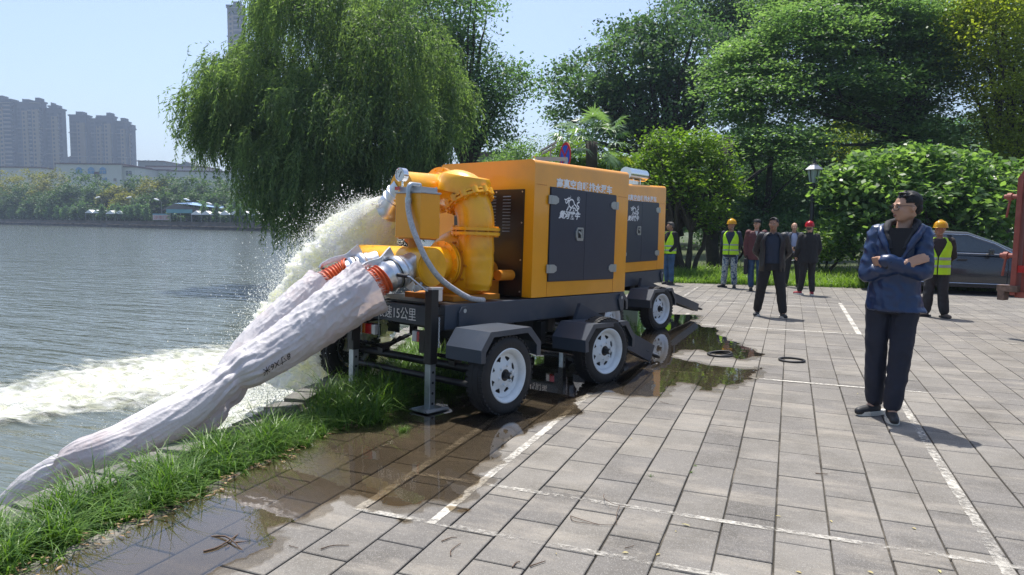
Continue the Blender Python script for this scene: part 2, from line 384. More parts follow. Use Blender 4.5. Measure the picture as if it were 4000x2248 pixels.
for k, L in enumerate(LINES):
    V, F, v = line(*L)
    V = [(a, b, .0035+.0002*k) for a, b, c in V]
    o = np_obj('painted_line', np.array(V), np.array(F), m_paint, var=v); struct(o)

# puddles --------------------------------------------------------------------------------------
def puddle_mat(name, tint, strength, rough=.0, ripple=.0):
    m = bpy.data.materials.new(name); m.use_nodes = True; t = m.node_tree; o = t.nodes['Material Output']; t.nodes.remove(t.nodes['Principled BSDF'])
    tr = t.nodes.new('ShaderNodeBsdfTransparent'); tr.inputs[0].default_value = c4(tint)
    gl = t.nodes.new('ShaderNodeBsdfGlossy'); gl.inputs['Roughness'].default_value = rough
    fr = t.nodes.new('ShaderNodeFresnel'); fr.inputs['IOR'].default_value = 1.36
    g = t.nodes.new('ShaderNodeNewGeometry')
    n = t.nodes.new('ShaderNodeTexNoise'); n.inputs['Scale'].default_value = 9; n.inputs['Detail'].default_value = 2; t.links.new(g.outputs['Position'], n.inputs['Vector'])
    bp = t.nodes.new('ShaderNodeBump'); bp.inputs['Strength'].default_value = ripple; bp.inputs['Distance'].default_value = .01
    t.links.new(n.outputs[0], bp.inputs['Height']); t.links.new(bp.outputs[0], gl.inputs['Normal'])
    q = t.nodes.new('ShaderNodeMath'); q.operation = 'MULTIPLY'; q.inputs[1].default_value = strength; q.use_clamp = True; t.links.new(fr.outputs[0], q.inputs[0])
    ms = t.nodes.new('ShaderNodeMixShader'); t.links.new(q.outputs[0], ms.inputs[0]); t.links.new(tr.outputs[0], ms.inputs[1]); t.links.new(gl.outputs[0], ms.inputs[2]); t.links.new(ms.outputs[0], o.inputs[0])
    return m
m_puddle = puddle_mat('muddy_puddle_water', (.75, .70, .62), 2.2, .0, .06)
m_wet = puddle_mat('damp_film', (.80, .78, .75), .5, .3, .3)
pud_px = [(300, 2420), (700, 2330), (848, 2248), (923, 2211), (1050, 2145), (1097, 2111), (1044, 2083), (1044, 2068), (1159, 2049), (1190, 2027), (1240, 1990), (1330, 1940), (1499, 1973), (1560, 1982), (1630, 1983), (1685, 1962), (1766, 1971), (1871, 1879), (1840, 1850), (1921, 1786), (1983, 1712), (2045, 1693), (2107, 1662), (2232, 1619), (2274, 1619), (2235, 1575), (2300, 1540), (2340, 1531), (2476, 1553), (2580, 1553), (2615, 1515), (2648, 1498), (2723, 1502), (2731, 1527), (2777, 1529), (2814, 1502), (2839, 1514), (2885, 1506), (2938, 1477), (2980, 1440), (2967, 1436), (2959, 1448), (2868, 1444), (2781, 1431), (2690, 1415), (2619, 1398), (2648, 1373), (2723, 1369), (2773, 1382), (2860, 1398), (2889, 1407), (2976, 1394), (2971, 1386), (2913, 1361), (2839, 1328), (2806, 1311), (2814, 1295), (2797, 1282), (2752, 1282), (2698, 1257), (2727, 1245), (2723, 1234), (2681, 1232), (2623, 1230), (2560, 1215), (2480, 1200)]
pw = [gnd(x, y) for x, y in pud_px]
poly = [(p.x, p.y) for p in pw]+[(-3.0, 11.0), (-3.25, 8), (-3.2, 6.2), (-3.25, 4.9), (-3.02, 3.5), (-2.93, 2.2), (-2.95, 1.3)]
def roughen(poly, seg=.03, amp=.03, sc=6):
    out = []; n = len(poly)
    for i in range(n):
        a = Vector(poly[i]); b = Vector(poly[(i+1) % n]); L = (b-a).length; k = max(1, int(L/seg)); nn = Vector((-(b-a).y, (b-a).x)).normalized()
        for q in range(k):
            p = a+(b-a)*(q/k); f = noise.fractal(Vector((p.x*sc, p.y*sc, 1.3)), .8, 2.0, 4)*amp*2
            out.append((p.x+nn.x*f, p.y+nn.y*f))
    return out
def offset(poly, d):
    n = len(poly); A = sum(poly[i][0]*poly[(i+1) % n][1]-poly[(i+1) % n][0]*poly[i][1] for i in range(n)); s = 1 if A > 0 else -1
    out = []
    for i in range(n):
        a = Vector(poly[i-1]); b = Vector(poly[(i+1) % n]); t = (b-a).normalized(); out.append((poly[i][0]+t.y*d*s, poly[i][1]-t.x*d*s))
    return out
pd = sheet('puddle', roughen(poly), .0095, m_puddle); struct(pd)
wp = sheet('damp_patch', roughen(offset(poly, .06), .03, .05, 4), .0075, m_wet); struct(wp)
for cx, cy, s in ((1790, 1995, .05), (1580, 2040, .035)):
    p = gnd(cx, cy); q = [(p.x+s*1.3*math.cos(a)*(1+.25*math.sin(3*a)), p.y+s*.8*math.sin(a)*(1+.2*math.cos(2*a))) for a in np.linspace(0, 2*PI, 14)[:-1]]
    struct(sheet('puddle', roughen(q, .02, .006, 20), .0085, m_puddle))
# ------------------------------------------------------------------ pump trailer
m_orange = pmat('orange_paint', (.84, .345, .006), .34, var=.05, vs=3, coat=.3, dirt=(.55, .24, .03), ds=1.3, dm=.35, bump=.04, bs=30)
m_orange2 = pmat('orange_pipe_paint', (.90, .43, .006), .36, var=.07, vs=5, coat=.3, bump=.18, bs=16, dirt=(.50, .17, .02), ds=4, dm=.5)
m_orange3 = pmat('dark_orange_primer', (.58, .21, .010), .5, var=.1, vs=6, bump=.1)
m_navy = pmat('navy_door_paint', (.020, .029, .050), .42, var=.08, vs=4, bump=.05, bs=60, coat=.1)
m_frame = pmat('slate_chassis_paint', (.040, .052, .072), .42, var=.12, vs=5, bump=.06, bs=30, dirt=(.13, .12, .10), ds=2.5, dm=.35)
m_black = pmat('black_paint', (.012, .012, .013), .4, var=.1)
m_panel = pmat('brown_black_panel', (.018, .012, .009), .33, var=.2, vs=2)
m_silver = pmat('galvanised_steel', (.62, .64, .67), .33, metal=.9, var=.15, vs=9, bump=.1, bs=25)
m_zinc = pmat('zinc_plate', (.42, .46, .48), .42, metal=.8, var=.2, vs=7)
m_chrome = pmat('chrome', (.75, .75, .76), .13, metal=1)
m_hinge = pmat('brushed_stainless', (.40, .42, .40), .42, metal=.55)
m_alu = pmat('grey_cast_lid', (.42, .43, .44), .5, metal=.3, var=.1)
m_tyre = pmat('tyre_rubber', (.012, .012, .013), .72, var=.25, vs=8, bump=.3, bs=60, dirt=(.035, .032, .028), ds=5, dm=.6)
m_rim = pmat('white_rim_paint', (.70, .74, .76), .35, var=.05, vs=8, dirt=(.42, .41, .38), ds=7, dm=.4)
m_white = pmat('white_lettering', (.86, .87, .88), .5)
m_hose = pmat('orange_hose', (.52, .085, .018), .4, var=.1, vs=10)
m_braid = pmat('clear_braided_hose', (.42, .42, .43), .4, var=.25, vs=60, bump=.5, bs=160)
m_red = pmat('red_lens', (.45, .012, .012), .2, coat=.6, var=.1)
m_amber = pmat('amber_lens', (.55, .15, .01), .2, coat=.6)
m_clear = pmat('clear_lens', (.55, .55, .55), .15, coat=.6)
m_rubber = pmat('black_rubber', (.014, .014, .015), .55, var=.2)
m_glassdial = pmat('dial_face', (.75, .76, .74), .25, coat=.8)

HC, LC, AE, HE, WD = .206, 2.853, 1.135, 1.334, 1.12    # chassis height, length, enclosure start, enclosure height, width
Z0 = .65

def round_rect(u0, u1, w0, w1, r, n=5):
    P = []
    P.append((u0, w0)); P.append((u1, w0))
    for k in range(n+1): a = k/n*PI/2; P.append((u1-r+r*math.cos(a), w1-r+r*math.sin(a)))
    for k in range(n+1): a = PI/2+k/n*PI/2; P.append((u0+r+r*math.cos(a), w1-r+r*math.sin(a)))
    return P

def elbow_pipe(bm, pts, r, n=28):
    tube(bm, catmull(pts, 7), r, n)
def flange(bm, c, ax, r, th, n=36, bolts=12, rb=None, gap=True):
    c = Vector(c); x, y, d = frame_z(ax)
    if gap: cyl(bm, c-d*th, c-d*.007, r, n=n); cyl(bm, c+d*.007, c+d*th, r, n=n); cyl(bm, c-d*.008, c+d*.008, r*.8, n=n)
    else: cyl(bm, c-d*th/2, c+d*th/2, r, n=n)
    rb = rb or r-.022
    for k in range(bolts):
        a = 2*PI*(k+.5)/bolts; p = c+x*(rb*math.cos(a))+y*(rb*math.sin(a))
        cyl(bm, p-d*(th+.014), p+d*(th+.014), .011, n=6)

def wheel(parent, loc, steer=0, s=-1):
    w = empty('wheel', loc, (0, 0, steer)); w.parent = parent
    R, b = .325, .185
    bm = BM()
    prof = [(-.08, .205), (-.088, .23), (-.092, .27), (-.084, .300), (-.068, .316), (-.03, .3235), (0, .325), (.03, .3235), (.068, .316), (.084, .300), (.092, .27), (.088, .23), (.08, .205)]
    lathe(bm, (0, 0, 0), (0, 1, 0), prof, 56)
    # tread blocks: shoulder lugs
    for k in range(44):
        a = 2*PI*k/44
        for sgn in (-1, 1):
            box(bm, (math.cos(a+.03*sgn)*.3155, sgn*.064, math.sin(a+.03*sgn)*.3155), (.014, .036, .030), (0, -a, 0))
    for y in (-.027, .027):
        lathe(bm, (0, y, 0), (0, 1, 0), [(-.018, .318), (-.016, .3275), (.016, .3275), (.018, .318)], 56)
    o = obj('tyre', bm, m_tyre, w, auto=40)
    bm = BM()
    # rim barrel, deep dish on the outer side (outer = -y)
    lathe(bm, (0, 0, 0), (0, -1, 0), [(-.075, .19), (.0, .175), (.055, .182), (.078, .195), (.088, .207), (.092, .215), (.088, .222), (.078, .218)], 56)
    rim = obj('rim', bm, m_rim, w, auto=50)
    bm = BM(); n = 96; rs = [.048, .075, .085, .108, .116, .124, .132, .140, .150, .166, .178]; ys = [-.052, -.052, -.050, -.036, -.031, -.027, -.024, -.022, -.024, -.034, -.044]
    G = [[bm.verts.new((r*math.cos(2*PI*i/n), y, r*math.sin(2*PI*i/n))) for i in range(n)] for r, y in zip(rs, ys)]
    for a in range(len(rs)-1):
        for i in range(n):
            ang = (i+.5) % 12-6; rm = (rs[a]+rs[a+1])/2
            hole = .112 < rm < .150 and abs(ang) < (rm-.104)/.044*3.6
            if hole: continue
            bm.faces.new((G[a][i], G[a][(i+1) % n], G[a+1][(i+1) % n], G[a+1][i]))
    for k in range(6):
        a = 2*PI*k/6+.3; cyl(bm, (.078*math.cos(a), -.05, .078*math.sin(a)), (.078*math.cos(a), -.070, .078*math.sin(a)), .013, .010, n=6)
    obj('wheel_disc', bm, m_rim, w, auto=40)
    bm = BM(); cyl(bm, (0, .04, 0), (0, .0, 0), .165, n=32); cyl(bm, (0, 0, 0), (0, -.055, 0), .047, n=20); lathe(bm, (0, -.055, 0), (0, -1, 0), [(0, .030), (.045, .028), (.058, .018), (.061, 0)], 20)
    obj('brake_drum', bm, m_black, w, auto=40)
    bm = BM(); lathe(bm, (0, -.062, 0), (0, -1, 0), [(0, .024), (.042, .023), (.054, .014), (.056, 0)], 16); obj('hub_cap', bm, m_zinc, w, auto=40)
    return w

def trailer(name, tz):
    t = empty(name)
    z = Z0
    # enclosure ------------------------------------------------------------------
    bm = BM(); b0, b1 = z+HC+.01, z+HC+.01+HE; r = .05; u0, u1, v0, v1 = AE, LC, 0.0, WD+.11
    # cross-section in (v,w) with rounded roof edges, lofted along u with a slight fall of the roof to the rear
    def sec(u, top):
        P = [(v0, b0)]
        for k in range(6): a = PI-k/5*PI/2; P.append((v0+r+r*math.cos(a), top-r+r*math.sin(a)))
        for k in range(6): a = PI/2-k/5*PI/2; P.append((v1-r+r*math.cos(a), top-r+r*math.sin(a)))
        P.append((v1, b0)); return [bm.verts.new((u, a, b)) for a, b in P]
    A = sec(u0, b1-.045); B = sec(u1, b1-.003); n = len(A)
    for i in range(n): bm.faces.new((A[i], B[i], B[(i+1) % n], A[(i+1) % n]))
    bm.faces.new(A[::-1]); bm.faces.new(B)
    enc = obj('enclosure', bm, m_orange, t, auto=35)
    for u in (u0+.35, u1-.35):
        bm = BM(); bmesh.ops.create_circle(bm, radius=1, segments=3); bm.clear()
    # lifting eye
    bm = BM(); tube(bm, [(u0+.1+.028*math.cos(a), .10, b1-.03+.028*math.sin(a)) for a in np.linspace(0, 2*PI, 17)], .006, 6, caps=False); obj('lifting_eye', bm, m_zinc, enc)
    # door opening: dark reveal and two doors
    du0, du1, dw0, dw1 = 1.374, LC-.264, b0+.144, b0+HE-.279; mid = 1.985
    bm = BM(); box(bm, ((du0+du1)/2, .004, (dw0+dw1)/2), (du1-du0, .012, dw1-dw0)); obj('door_recess', bm, m_black, t)
    doors = []
    for a, b in ((du0+.008, mid-.002), (mid+.002, du1-.008)):
        bm = BM(); box(bm, ((a+b)/2, -.006, (dw0+dw1)/2), (b-a, .016, dw1-dw0-.016)); doors.append(obj('door', bm, m_navy, t, bevel=.003))
    # panel seams on the side
    for (x0, x1, w0, w1) in ((du0-.003, du0+.003, b0, dw0), (du1-.003, du1+.003, b0, dw0), (u0+.03, du0-.05, dw1+.004, dw1+.009), (du1+.05, u1-.03, dw1-.012, dw1-.007)):
        bm = BM(); box(bm, ((x0+x1)/2, -.0005, (w0+w1)/2), (x1-x0, .004, w1-w0)); obj('panel_seam', bm, m_orange3, enc)
    for u, w_, sg in ((1.38, b0+.93, 1), (LC-.27, b0+.94, -1), (1.38, b0+.27, 1), (LC-.27, b0+.265, -1)):
        bm = BM(); prism(bm, [(0, -.062), (.05, -.062), (.085, -.03), (.085, .03), (.05, .062), (0, .062)], 'y', -.024, -.012)
        box(bm, (-.022, -.016, 0), (.034, .014, .124)); cyl(bm, (-.002, -.022, -.06), (-.002, -.022, .06), .009, n=8)
        h = obj('hinge', bm, m_hinge, t, bevel=.002); h.location = (u+sg*.012, 0, w_); h.scale = (sg*1.25, 1, .66)
    bm = BM(); prism(bm, [(-.052, -.04), (-.03, -.098), (.045, -.098), (.05, -.07), (.05, .07), (.045, .098), (-.03, .098), (-.052, .03)], 'y', -.026, -.012); L = obj('latch', bm, m_hinge, doors[0], bevel=.003); L.location = (mid-.108, 0, b0+.615); L.scale = (1.3, 1, .68)
    bm = BM(); box(bm, (0, -.030, .005), (.066, .006, .085)); obj('latch_cup', bm, m_black, doors[0]).location = (mid-.104, 0, b0+.615)
    bm = BM(); box(bm, (-.022, -.038, .012), (.05, .012, .02), (0, .5, 0)); box(bm, (.006, -.036, 0), (.012, .01, .08)); box(bm, (.028, -.036, 0), (.010, .008, .08)); obj('latch_handle', bm, m_hinge, doors[0], bevel=.002).location = (mid-.104, 0, b0+.615)
    # lettering
    RX = Euler((PI/2, 0, 0))
    tx = text_mesh('lettering', '高真空自吸排水泵车', .092, m_white, enc, .002, bold=.0028, xs=1.24); tx.rotation_euler = RX; tx.location = (1.475, -.002, dw1+.012)
    tx = text_mesh('lettering', '黄河铁牛', .080, m_white, doors[0], .002, shear=.35, bold=.0025, xs=1.12); tx.rotation_euler = RX; tx.location = (1.512, -.0155, dw1-.288)
    tx = text_mesh('registered_mark', 'R', .030, m_white, doors[0], .002, bold=.0008); tx.rotation_euler = RX; tx.location = (1.829, -.0155, dw1-.101)
    # bull emblem, drawn as strokes in door coordinates (photo crop units, 205..)
    def sx(x, y): return (1.374+(x-265)*.00067, dw1-(y-35)*.00041)
    strokes = [([(745, 190), (760, 230), (735, 262), (705, 240)], .016, 1), ([(600, 290), (618, 300), (640, 300)], .011, 0), ([(715, 262), (655, 290), (632, 345), (650, 385), (690, 350), (712, 300), (680, 320), (672, 345)], .011, 0),
               ([(770, 485), (725, 440), (715, 380), (735, 310), (790, 285), (835, 320), (860, 390), (905, 430), (945, 500), (955, 530)], .0145, 0),
               ([(835, 420), (790, 480), (765, 520), (745, 570)], .0145, 0), ([(705, 455), (690, 510), (660, 560)], .0145, 0),
               ([(815, 500), (850, 480), (885, 500), (900, 540), (935, 530), (955, 580)], .0125, 0), ([(850, 520), (825, 570)], .012, 0),
               ([(990, 325), (935, 360), (935, 410), (975, 450), (970, 490), (935, 500)], .0145, 0)]
    bm = BM()
    cnt = [0]
    def stroke(P, wd, taper):
        cnt[0] += 1; yy = -.0155-.00025*cnt[0]
        P = catmull([Vector((*sx(*p), 0)) for p in P], 5); n = len(P); Lf, Rt = [], []
        for i, p in enumerate(P):
            d = (P[min(i+1, n-1)]-P[max(i-1, 0)]).normalized(); nn = Vector((-d.y, d.x, 0))*wd/2*((i/n) if taper else 1)
            a = p+nn; b = p-nn; Lf.append(bm.verts.new((a.x, yy, a.y))); Rt.append(bm.verts.new((b.x, yy, b.y)))
        for i in range(n-1): bm.faces.new((Lf[i], Lf[i+1], Rt[i+1], Rt[i]))
    for P, wd, tp in strokes: stroke(P, wd, tp)
    stroke([(960+34*math.cos(a), 255+48*math.sin(a)) for a in np.linspace(0, 2*PI, 17)], .005, 0)
    obj('bull_emblem', bm, m_white, doors[0])
    # rear panel with louvres
    bm = BM(); box(bm, (AE-.004, .112+(WD-.22)/2, b0+(HE-.32)/2), (.012, WD-.22, HE-.32)); rp = obj('rear_panel', bm, m_panel, t, bevel=.002)
    for col in (.318, .500):
        for k in range(12):
            bm = BM(); prism(bm, [(0, -.006), (-.012, -.004), (0, .006)], 'y', -.046, .046); o = obj('louvre', bm, m_silver if 0 else m_zinc, rp); o.location = (AE-.010, col, b0+.947-k*.030); o.scale = (1, 1, .8)
    for v_, w_ in ((.13, .99), (.13, .7), (.13, .35), (.13, .05), (.45, .99), (.75, .99)): bm = BM(); cyl(bm, (AE-.012, v_, b0+w_), (AE-.017, v_, b0+w_), .008, n=8); obj('screw', bm, m_silver, rp)
    # chassis ------------------------------------------------------------------------
    bm = BM(); box(bm, (LC/2, .03, z+HC/2), (LC, .06, HC)); o = obj('side_beam', bm, m_frame, t, bevel=.008)
    bm = BM(); box(bm, (LC/2, WD-.03, z+HC/2), (LC, .06, HC)); obj('side_beam', bm, m_frame, t, bevel=.008)
    bm = BM(); box(bm, (.03, WD/2, z+.095), (.058, WD-.12, .160)); rb = obj('rear_beam', bm, m_frame, t, bevel=.005)
    bm = BM(); box(bm, (LC-.03, WD/2, z+.10), (.056, WD-.12, .18)); obj('front_beam', bm, m_frame, t)
    bm = BM(); box(bm, (LC/2, WD/2, z+HC-.012), (LC-.12, WD-.12, .016))
    for u in (.45, .95, 1.5, 2.0, 2.45): box(bm, (u, WD/2, z+.09), (.08, WD-.12, .14))
    obj('deck', bm, m_black, t)
    tx = text_mesh('lettering', '限速15公里', .118, m_white, rb, .002, xs=.86); tx.rotation_euler = (PI/2, 0, -PI/2); tx.location = (-.0012, .845, z+.052)
    for u in (.20, LC-.10):   # gusset plates with a pierced eye
        bm = BM(); prism(bm, [(-.055, -.14), (.02, -.14), (.05, .055), (.035, .078), (-.02, .078), (-.055, .03)] if u < 1 else [(-.055, .03), (-.02, .085), (.045, .085), (.06, .06), (.06, -.09), (.0, -.10)], 'y', -.022, -.0), cyl
        o = obj('gusset_plate', bm, m_frame, t, bevel=.003); o.location = (u, 0, z+.105)
        bm = BM(); cyl(bm, (u+.01, -.026, z+.15), (u+.01, -.0225, z+.15), .018, n=14); obj('gusset_eye', bm, m_zinc, t)
    # under-frame: axles, springs, boxes
    AX = (.235, 1.745)
    for i, u in enumerate(AX):
        bm = BM(); cyl(bm, (u, -.38, z-.335), (u, WD+.38, z-.335), .036, n=14); obj('axle', bm, m_black, t)
        for v_ in (.10, WD-.10):
            bm = BM()
            for q in range(4):
                h = .36-.07*q; P = [(u+h*s_, v_, z-.25-.012*q+.075*(s_*s_)) for s_ in np.linspace(-1, 1, 9)]
                for a, b in zip(P, P[1:]):
                    c_ = ((a[0]+b[0])/2, v_, (a[2]+b[2])/2); box(bm, c_, (abs(b[0]-a[0])*1.05, .055, .010), (0, -math.atan2(b[2]-a[2], b[0]-a[0]), 0))
            box(bm, (u, v_, z-.30), (.09, .07, .05)); box(bm, (u-.37, v_, z-.09), (.05, .06, .18)); box(bm, (u+.37, v_, z-.09), (.05, .06, .18)); obj('leaf_spring', bm, m_black, t)
    bm = BM(); box(bm, (.75, .20, z-.10), (.42, .30, .18)); box(bm, (1.05, .75, z-.11), (.6, .3, .2)); box(bm, (1.33, .02, z-.13), (.07, .06, .22)); box(bm, (.46, WD/2, z-.04), (.06, WD, .08)); box(bm, (2.2, WD/2, z-.05), (.4, .8, .10)); lathe(bm, (1.70, WD/2, z-.10), (0, 0, 1), [(-.07, 0), (-.07, .36), (.06, .36), (.06, 0)], 24); obj('under_frame', bm, m_black, t)
    bm = BM(); cyl(bm, (.06, -.30, z-.42), (.06, WD+.05, z-.42), .028, n=12); obj('cross_tube', bm, m_black, t)
    # fenders
    def fender(P, v_out, v_in, flange_h=.05):
        """P: outline (u,w) of the arch; plate with a turned-down outer lip"""
        bm = BM(); n = len(P); th = .006
        for (a, b) in zip(P, P[1:]):
            q = [(a[0], v_out, a[1]), (b[0], v_out, b[1]), (b[0], v_in, b[1]), (a[0], v_in, a[1])]
            bm.faces.new([bm.verts.new(p) for p in q])
        # lip: inner offset polyline toward arch centre
        cx = sum(p[0] for p in P)/n; cz = min(p[1] for p in P)
        def inn(p, i):
            if i == 0: return (p[0]+.055, p[1])
            if i == n-1: return (p[0]-.055, p[1])
            d = Vector((cx-p[0], cz-.05-p[1])).normalized()*.058; return (p[0]+d.x, p[1]+d.y)
        I = [inn(p, i) for i, p in enumerate(P)]
        for i in range(n-1):
            q = [(P[i][0], v_out, P[i][1]), (I[i][0], v_out, I[i][1]), (I[i+1][0], v_out, I[i+1][1]), (P[i+1][0], v_out, P[i+1][1])]
            bm.faces.new([bm.verts.new(p) for p in q])
        # rear closing plate under the slope
        bmesh.ops.remove_doubles(bm, verts=bm.verts, dist=.0005)
        bmesh.ops.recalc_face_normals(bm, faces=bm.faces)
        bmesh.ops.solidify(bm, geom=bm.faces, thickness=.007)
        return obj('mudguard', bm, m_frame, t)
    arches = ([(-.35, -.194), (-.35, -.093), (-.245, .040), (.256, .044), (.40, -.088), (.40, -.204)], [(-.42, -.257), (-.43, -.144), (-.30, -.006), (.33, -.016), (.49, -.185), (.49, -.29)])
    for i, u in enumerate(AX):
        for sd in (-1, 1):
            Pz = [(u+a, z+b) for a, b in arches[i]]
            vo, vi = (-.505, -.13) if sd < 0 else (WD+.505, WD+.13)
            f = fender(Pz, vo, vi)
            bm = BM(); prism(bm, [(Pz[0][0]+.02, Pz[0][1]), (Pz[1][0]+.02, Pz[1][1]), (Pz[2][0], Pz[2][1]-.02), (Pz[3][0], Pz[3][1]-.02), (Pz[4][0]-.02, Pz[4][1]), (Pz[4][0]-.05, Pz[4][1]-.03), (Pz[3][0]-.03, Pz[3][1]-.10), (Pz[2][0]+.05, Pz[2][1]-.12), (Pz[1][0]+.10, Pz[0][1])], 'y', vi-.004 if sd < 0 else vi, vi if sd < 0 else vi+.004); obj('mudguard_side', bm, m_black, t)
            wheel(t, (u, -.405 if sd < 0 else WD+.405, z-.325+tz[i]), (-.14 if i else 0)+(PI if sd > 0 else 0))
    # rear lamps
    for v0_, flip in ((.80, 1), (.10, -1)):
        lp = empty('tail_lamp', (-.035, v0_, z-.075)); lp.parent = t
        for k, (mm, w_) in enumerate(((m_clear, .055), (m_red, .085), (m_amber, .10))):
            off = (0, .055, .14)[k]; bm = BM(); box(bm, (0, off+w_/2, 0), (.04, w_-.003, .088)); obj('lens', bm, mm, lp, bevel=.006)
        bm = BM(); box(bm, (.025, .12, 0), (.02, .26, .10)); obj('lamp_base', bm, m_black, lp)
        if flip < 0: lp.location = (-.035, .33, z-.075); lp.scale = (1, -1, 1)
    # jacks
    for v_, ue in ((.035, -.12), (WD-.10, -.11)):
        j = empty('jack', (ue, v_, 0)); j.parent = t
        bm = BM(); box(bm, (0, 0, z+.035), (.078, .078, .60)); obj('outer_tube', bm, m_black, j, bevel=.006)
        bm = BM(); box(bm, (0, 0, z-.45), (.062, .062, .40)); obj('inner_leg', bm, m_zinc, j, bevel=.004)
        for q in range(4): bm = BM(); cyl(bm, (.0, -.032, z-.33-q*.085), (.0, -.0345, z-.33-q*.085), .011, n=10); obj('pin_hole', bm, m_black, j)
        bm = BM(); box(bm, (0, 0, .018), (.24, .16, .008)); box(bm, (0, -.09, .022), (.24, .03, .008), (.45, 0, 0)); box(bm, (0, .09, .022), (.24, .03, .008), (-.45, 0, 0)); obj('foot_plate', bm, m_zinc, j)
        bm = BM(); box(bm, (.02, 0, z+.345), (.13, .085, .018)); box(bm, (.05, 0, z+.29), (.07, .07, .10)); obj('top_cap', bm, m_silver, j, bevel=.003)
        bm = BM(); P = [(-.02, .0, z+.32), (-.05, .02, z+.33), (-.16, .09, z+.435), (-.175, .105, z+.44)]; tube(bm, P, .008, 8); cr_ = obj('crank', bm, m_silver, j)
        bm = BM(); cyl(bm, (-.165, .10, z+.44), (-.175, .235, z+.445), .016, n=10); obj('crank_grip', bm, m_rubber, cr_)
        bm = BM(); box(bm, (.07, 0, z+.06), (.10, .05, .12)); obj('bracket', bm, m_black, j)
        bm = BM()
        for q in range(11):
            zz = z+.10-q*.022; a = q % 2*PI/2; tube(bm, [(.045+.006*math.cos(s_)*math.cos(a), -.045-.006*math.cos(s_)*math.sin(a), zz+.014*math.sin(s_)) for s_ in np.linspace(0, 2*PI, 7)], .002, 4, caps=False)
        obj('chain', bm, m_silver, j)
    # drawbar turntable is in under_frame; drawbar added by caller
    # pump group -----------------------------------------------------------------------
    p = z
    bm = BM(); cyl(bm, (.05, .21, p+.505), (.05, 1.12, p+.505), .163, n=44); mf = obj('suction_manifold', bm, m_orange2, t, auto=40)
    bm = BM(); lathe(bm, (.05, .21, p+.505), (0, -1, 0), [(0, .150), (.006, .148), (.009, .12), (.009, 0)], 44); obj('end_cap', bm, m_orange2, mf, auto=30)
    bm = BM(); cyl(bm, (.08, .48, p+.52), (.46, .48, p+.52), .150, n=36); flange(bm, (.44, .48, p+.52), (1, 0, 0), .205, .022, bolts=12); obj('suction_flange', bm, m_orange2, mf, auto=40)
    # volute: spiral casing
    bm = BM(); n = 48; R0 = [.315+.075*((k/n+.18) % 1) for k in range(n)]
    cx_, cy_ = (.50, p+.48)
    def ring(u, f): return [bm.verts.new((u, cx_-(R0[k]*f)*math.cos(2*PI*k/n), cy_+(R0[k]*f)*math.sin(2*PI*k/n))) for k in range(n)]
    rings = [ring(u, f) for u, f in ((.50, .45), (.52, .62), (.545, .80), (.58, .93), (.64, 1.0), (.70, 1.0), (.76, .95), (.80, .82), (.83, .62), (.85, .4))]
    for a, b in zip(rings, rings[1:]):
        for k in range(n): bm.faces.new((a[k], a[(k+1) % n], b[(k+1) % n], b[k]))
    bm.faces.new(rings[0][::-1]); bm.faces.new(rings[-1])
    # discharge throat rising tangentially on the near side
    tube(bm, catmull([(.67, .27, p+.30), (.67, .262, p+.42), (.67, .28, p+.60), (.67, .298, p+.79)], 5), [.12]*2+[.135]*3+[.145]*3+[.155]*3+[.163]*5, 28)
    for k in range(4): box(bm, (.50+.10*k, .55, p+.19), (.03, .34, .06))
    vol = obj('pump_casing', bm, m_orange2, t, auto=55)
    bm = BM(); cyl(bm, (.46, .48, p+.52), (.56, .48, p+.50), .185, n=36)
    for k in range(10): a = 2*PI*k/10; cyl(bm, (.50, .48+.21*math.cos(a), p+.51+.21*math.sin(a)), (.535, .48+.21*math.cos(a), p+.51+.21*math.sin(a)), .012, n=6)
    obj('pump_cover', bm, m_orange3, vol, auto=40)
    bm = BM(); cyl(bm, (.85, .5, p+.45), (1.12, .5, p+.45), .10, n=20); box(bm, (.95, .5, p+.28), (.25, .3, .16)); cyl(bm, (.9, .22, p+.42), (1.1, .22, p+.42), .05, n=14); obj('bearing_housing', bm, m_orange3, vol, auto=40)
    bm = BM(); box(bm, (.62, .52, p+HC+.02), (.62, .62, .05)); obj('pump_base', bm, m_orange3, vol, bevel=.005)
    # riser, cast elbow and the horizontal discharge pipe
    bm = BM(); elbow_pipe(bm, [(.67, .30, p+.78), (.67, .30, p+.90), (.67, .32, p+1.00), (.67, .375, p+1.09), (.67, .43, p+1.17)], .168); rs = obj('discharge_elbow', bm, m_orange2, t, auto=40)
    bm = BM(); flange(bm, (.67, .30, p+.819), (0, 0, 1), .222, .034, bolts=12); obj('flange', bm, m_orange2, rs, auto=40)
    fd = Vector((0, .46, .89)).normalized(); fc = Vector((.67, .385, p+1.10))
    bm = BM(); flange(bm, fc, fd, .218, .028, n=24, bolts=0)
    for k in range(12):   # cast lugs round the joint
        a = 2*PI*k/12; x_, y_, d_ = frame_z(fd); q = fc+x_*(.203*math.cos(a))+y_*(.203*math.sin(a)); cyl(bm, q-d_*.032, q+d_*.032, .034, n=10); cyl(bm, q-d_*.050, q+d_*.050, .014, n=6)
    obj('clamp_ring', bm, m_orange2, rs, auto=40)
    bm = BM(); cp_ = catmull([(.67, .39, p+1.10), (.67, .43, p+1.16), (.68, .54, p+1.20), (.71, .66, p+1.205), (.73, .76, p+1.20), (.66, .80, p+1.20)], 5); tube(bm, cp_, [.195-.0012*i for i in range(len(cp_))], 32)
    lathe(bm, (.675, .46, p+1.19), (0, -.17, 1), [(-.02, .245), (.10, .235), (.135, .215), (.142, 0)], 36)
    obj('check_valve_body', bm, m_orange2, t, auto=45)
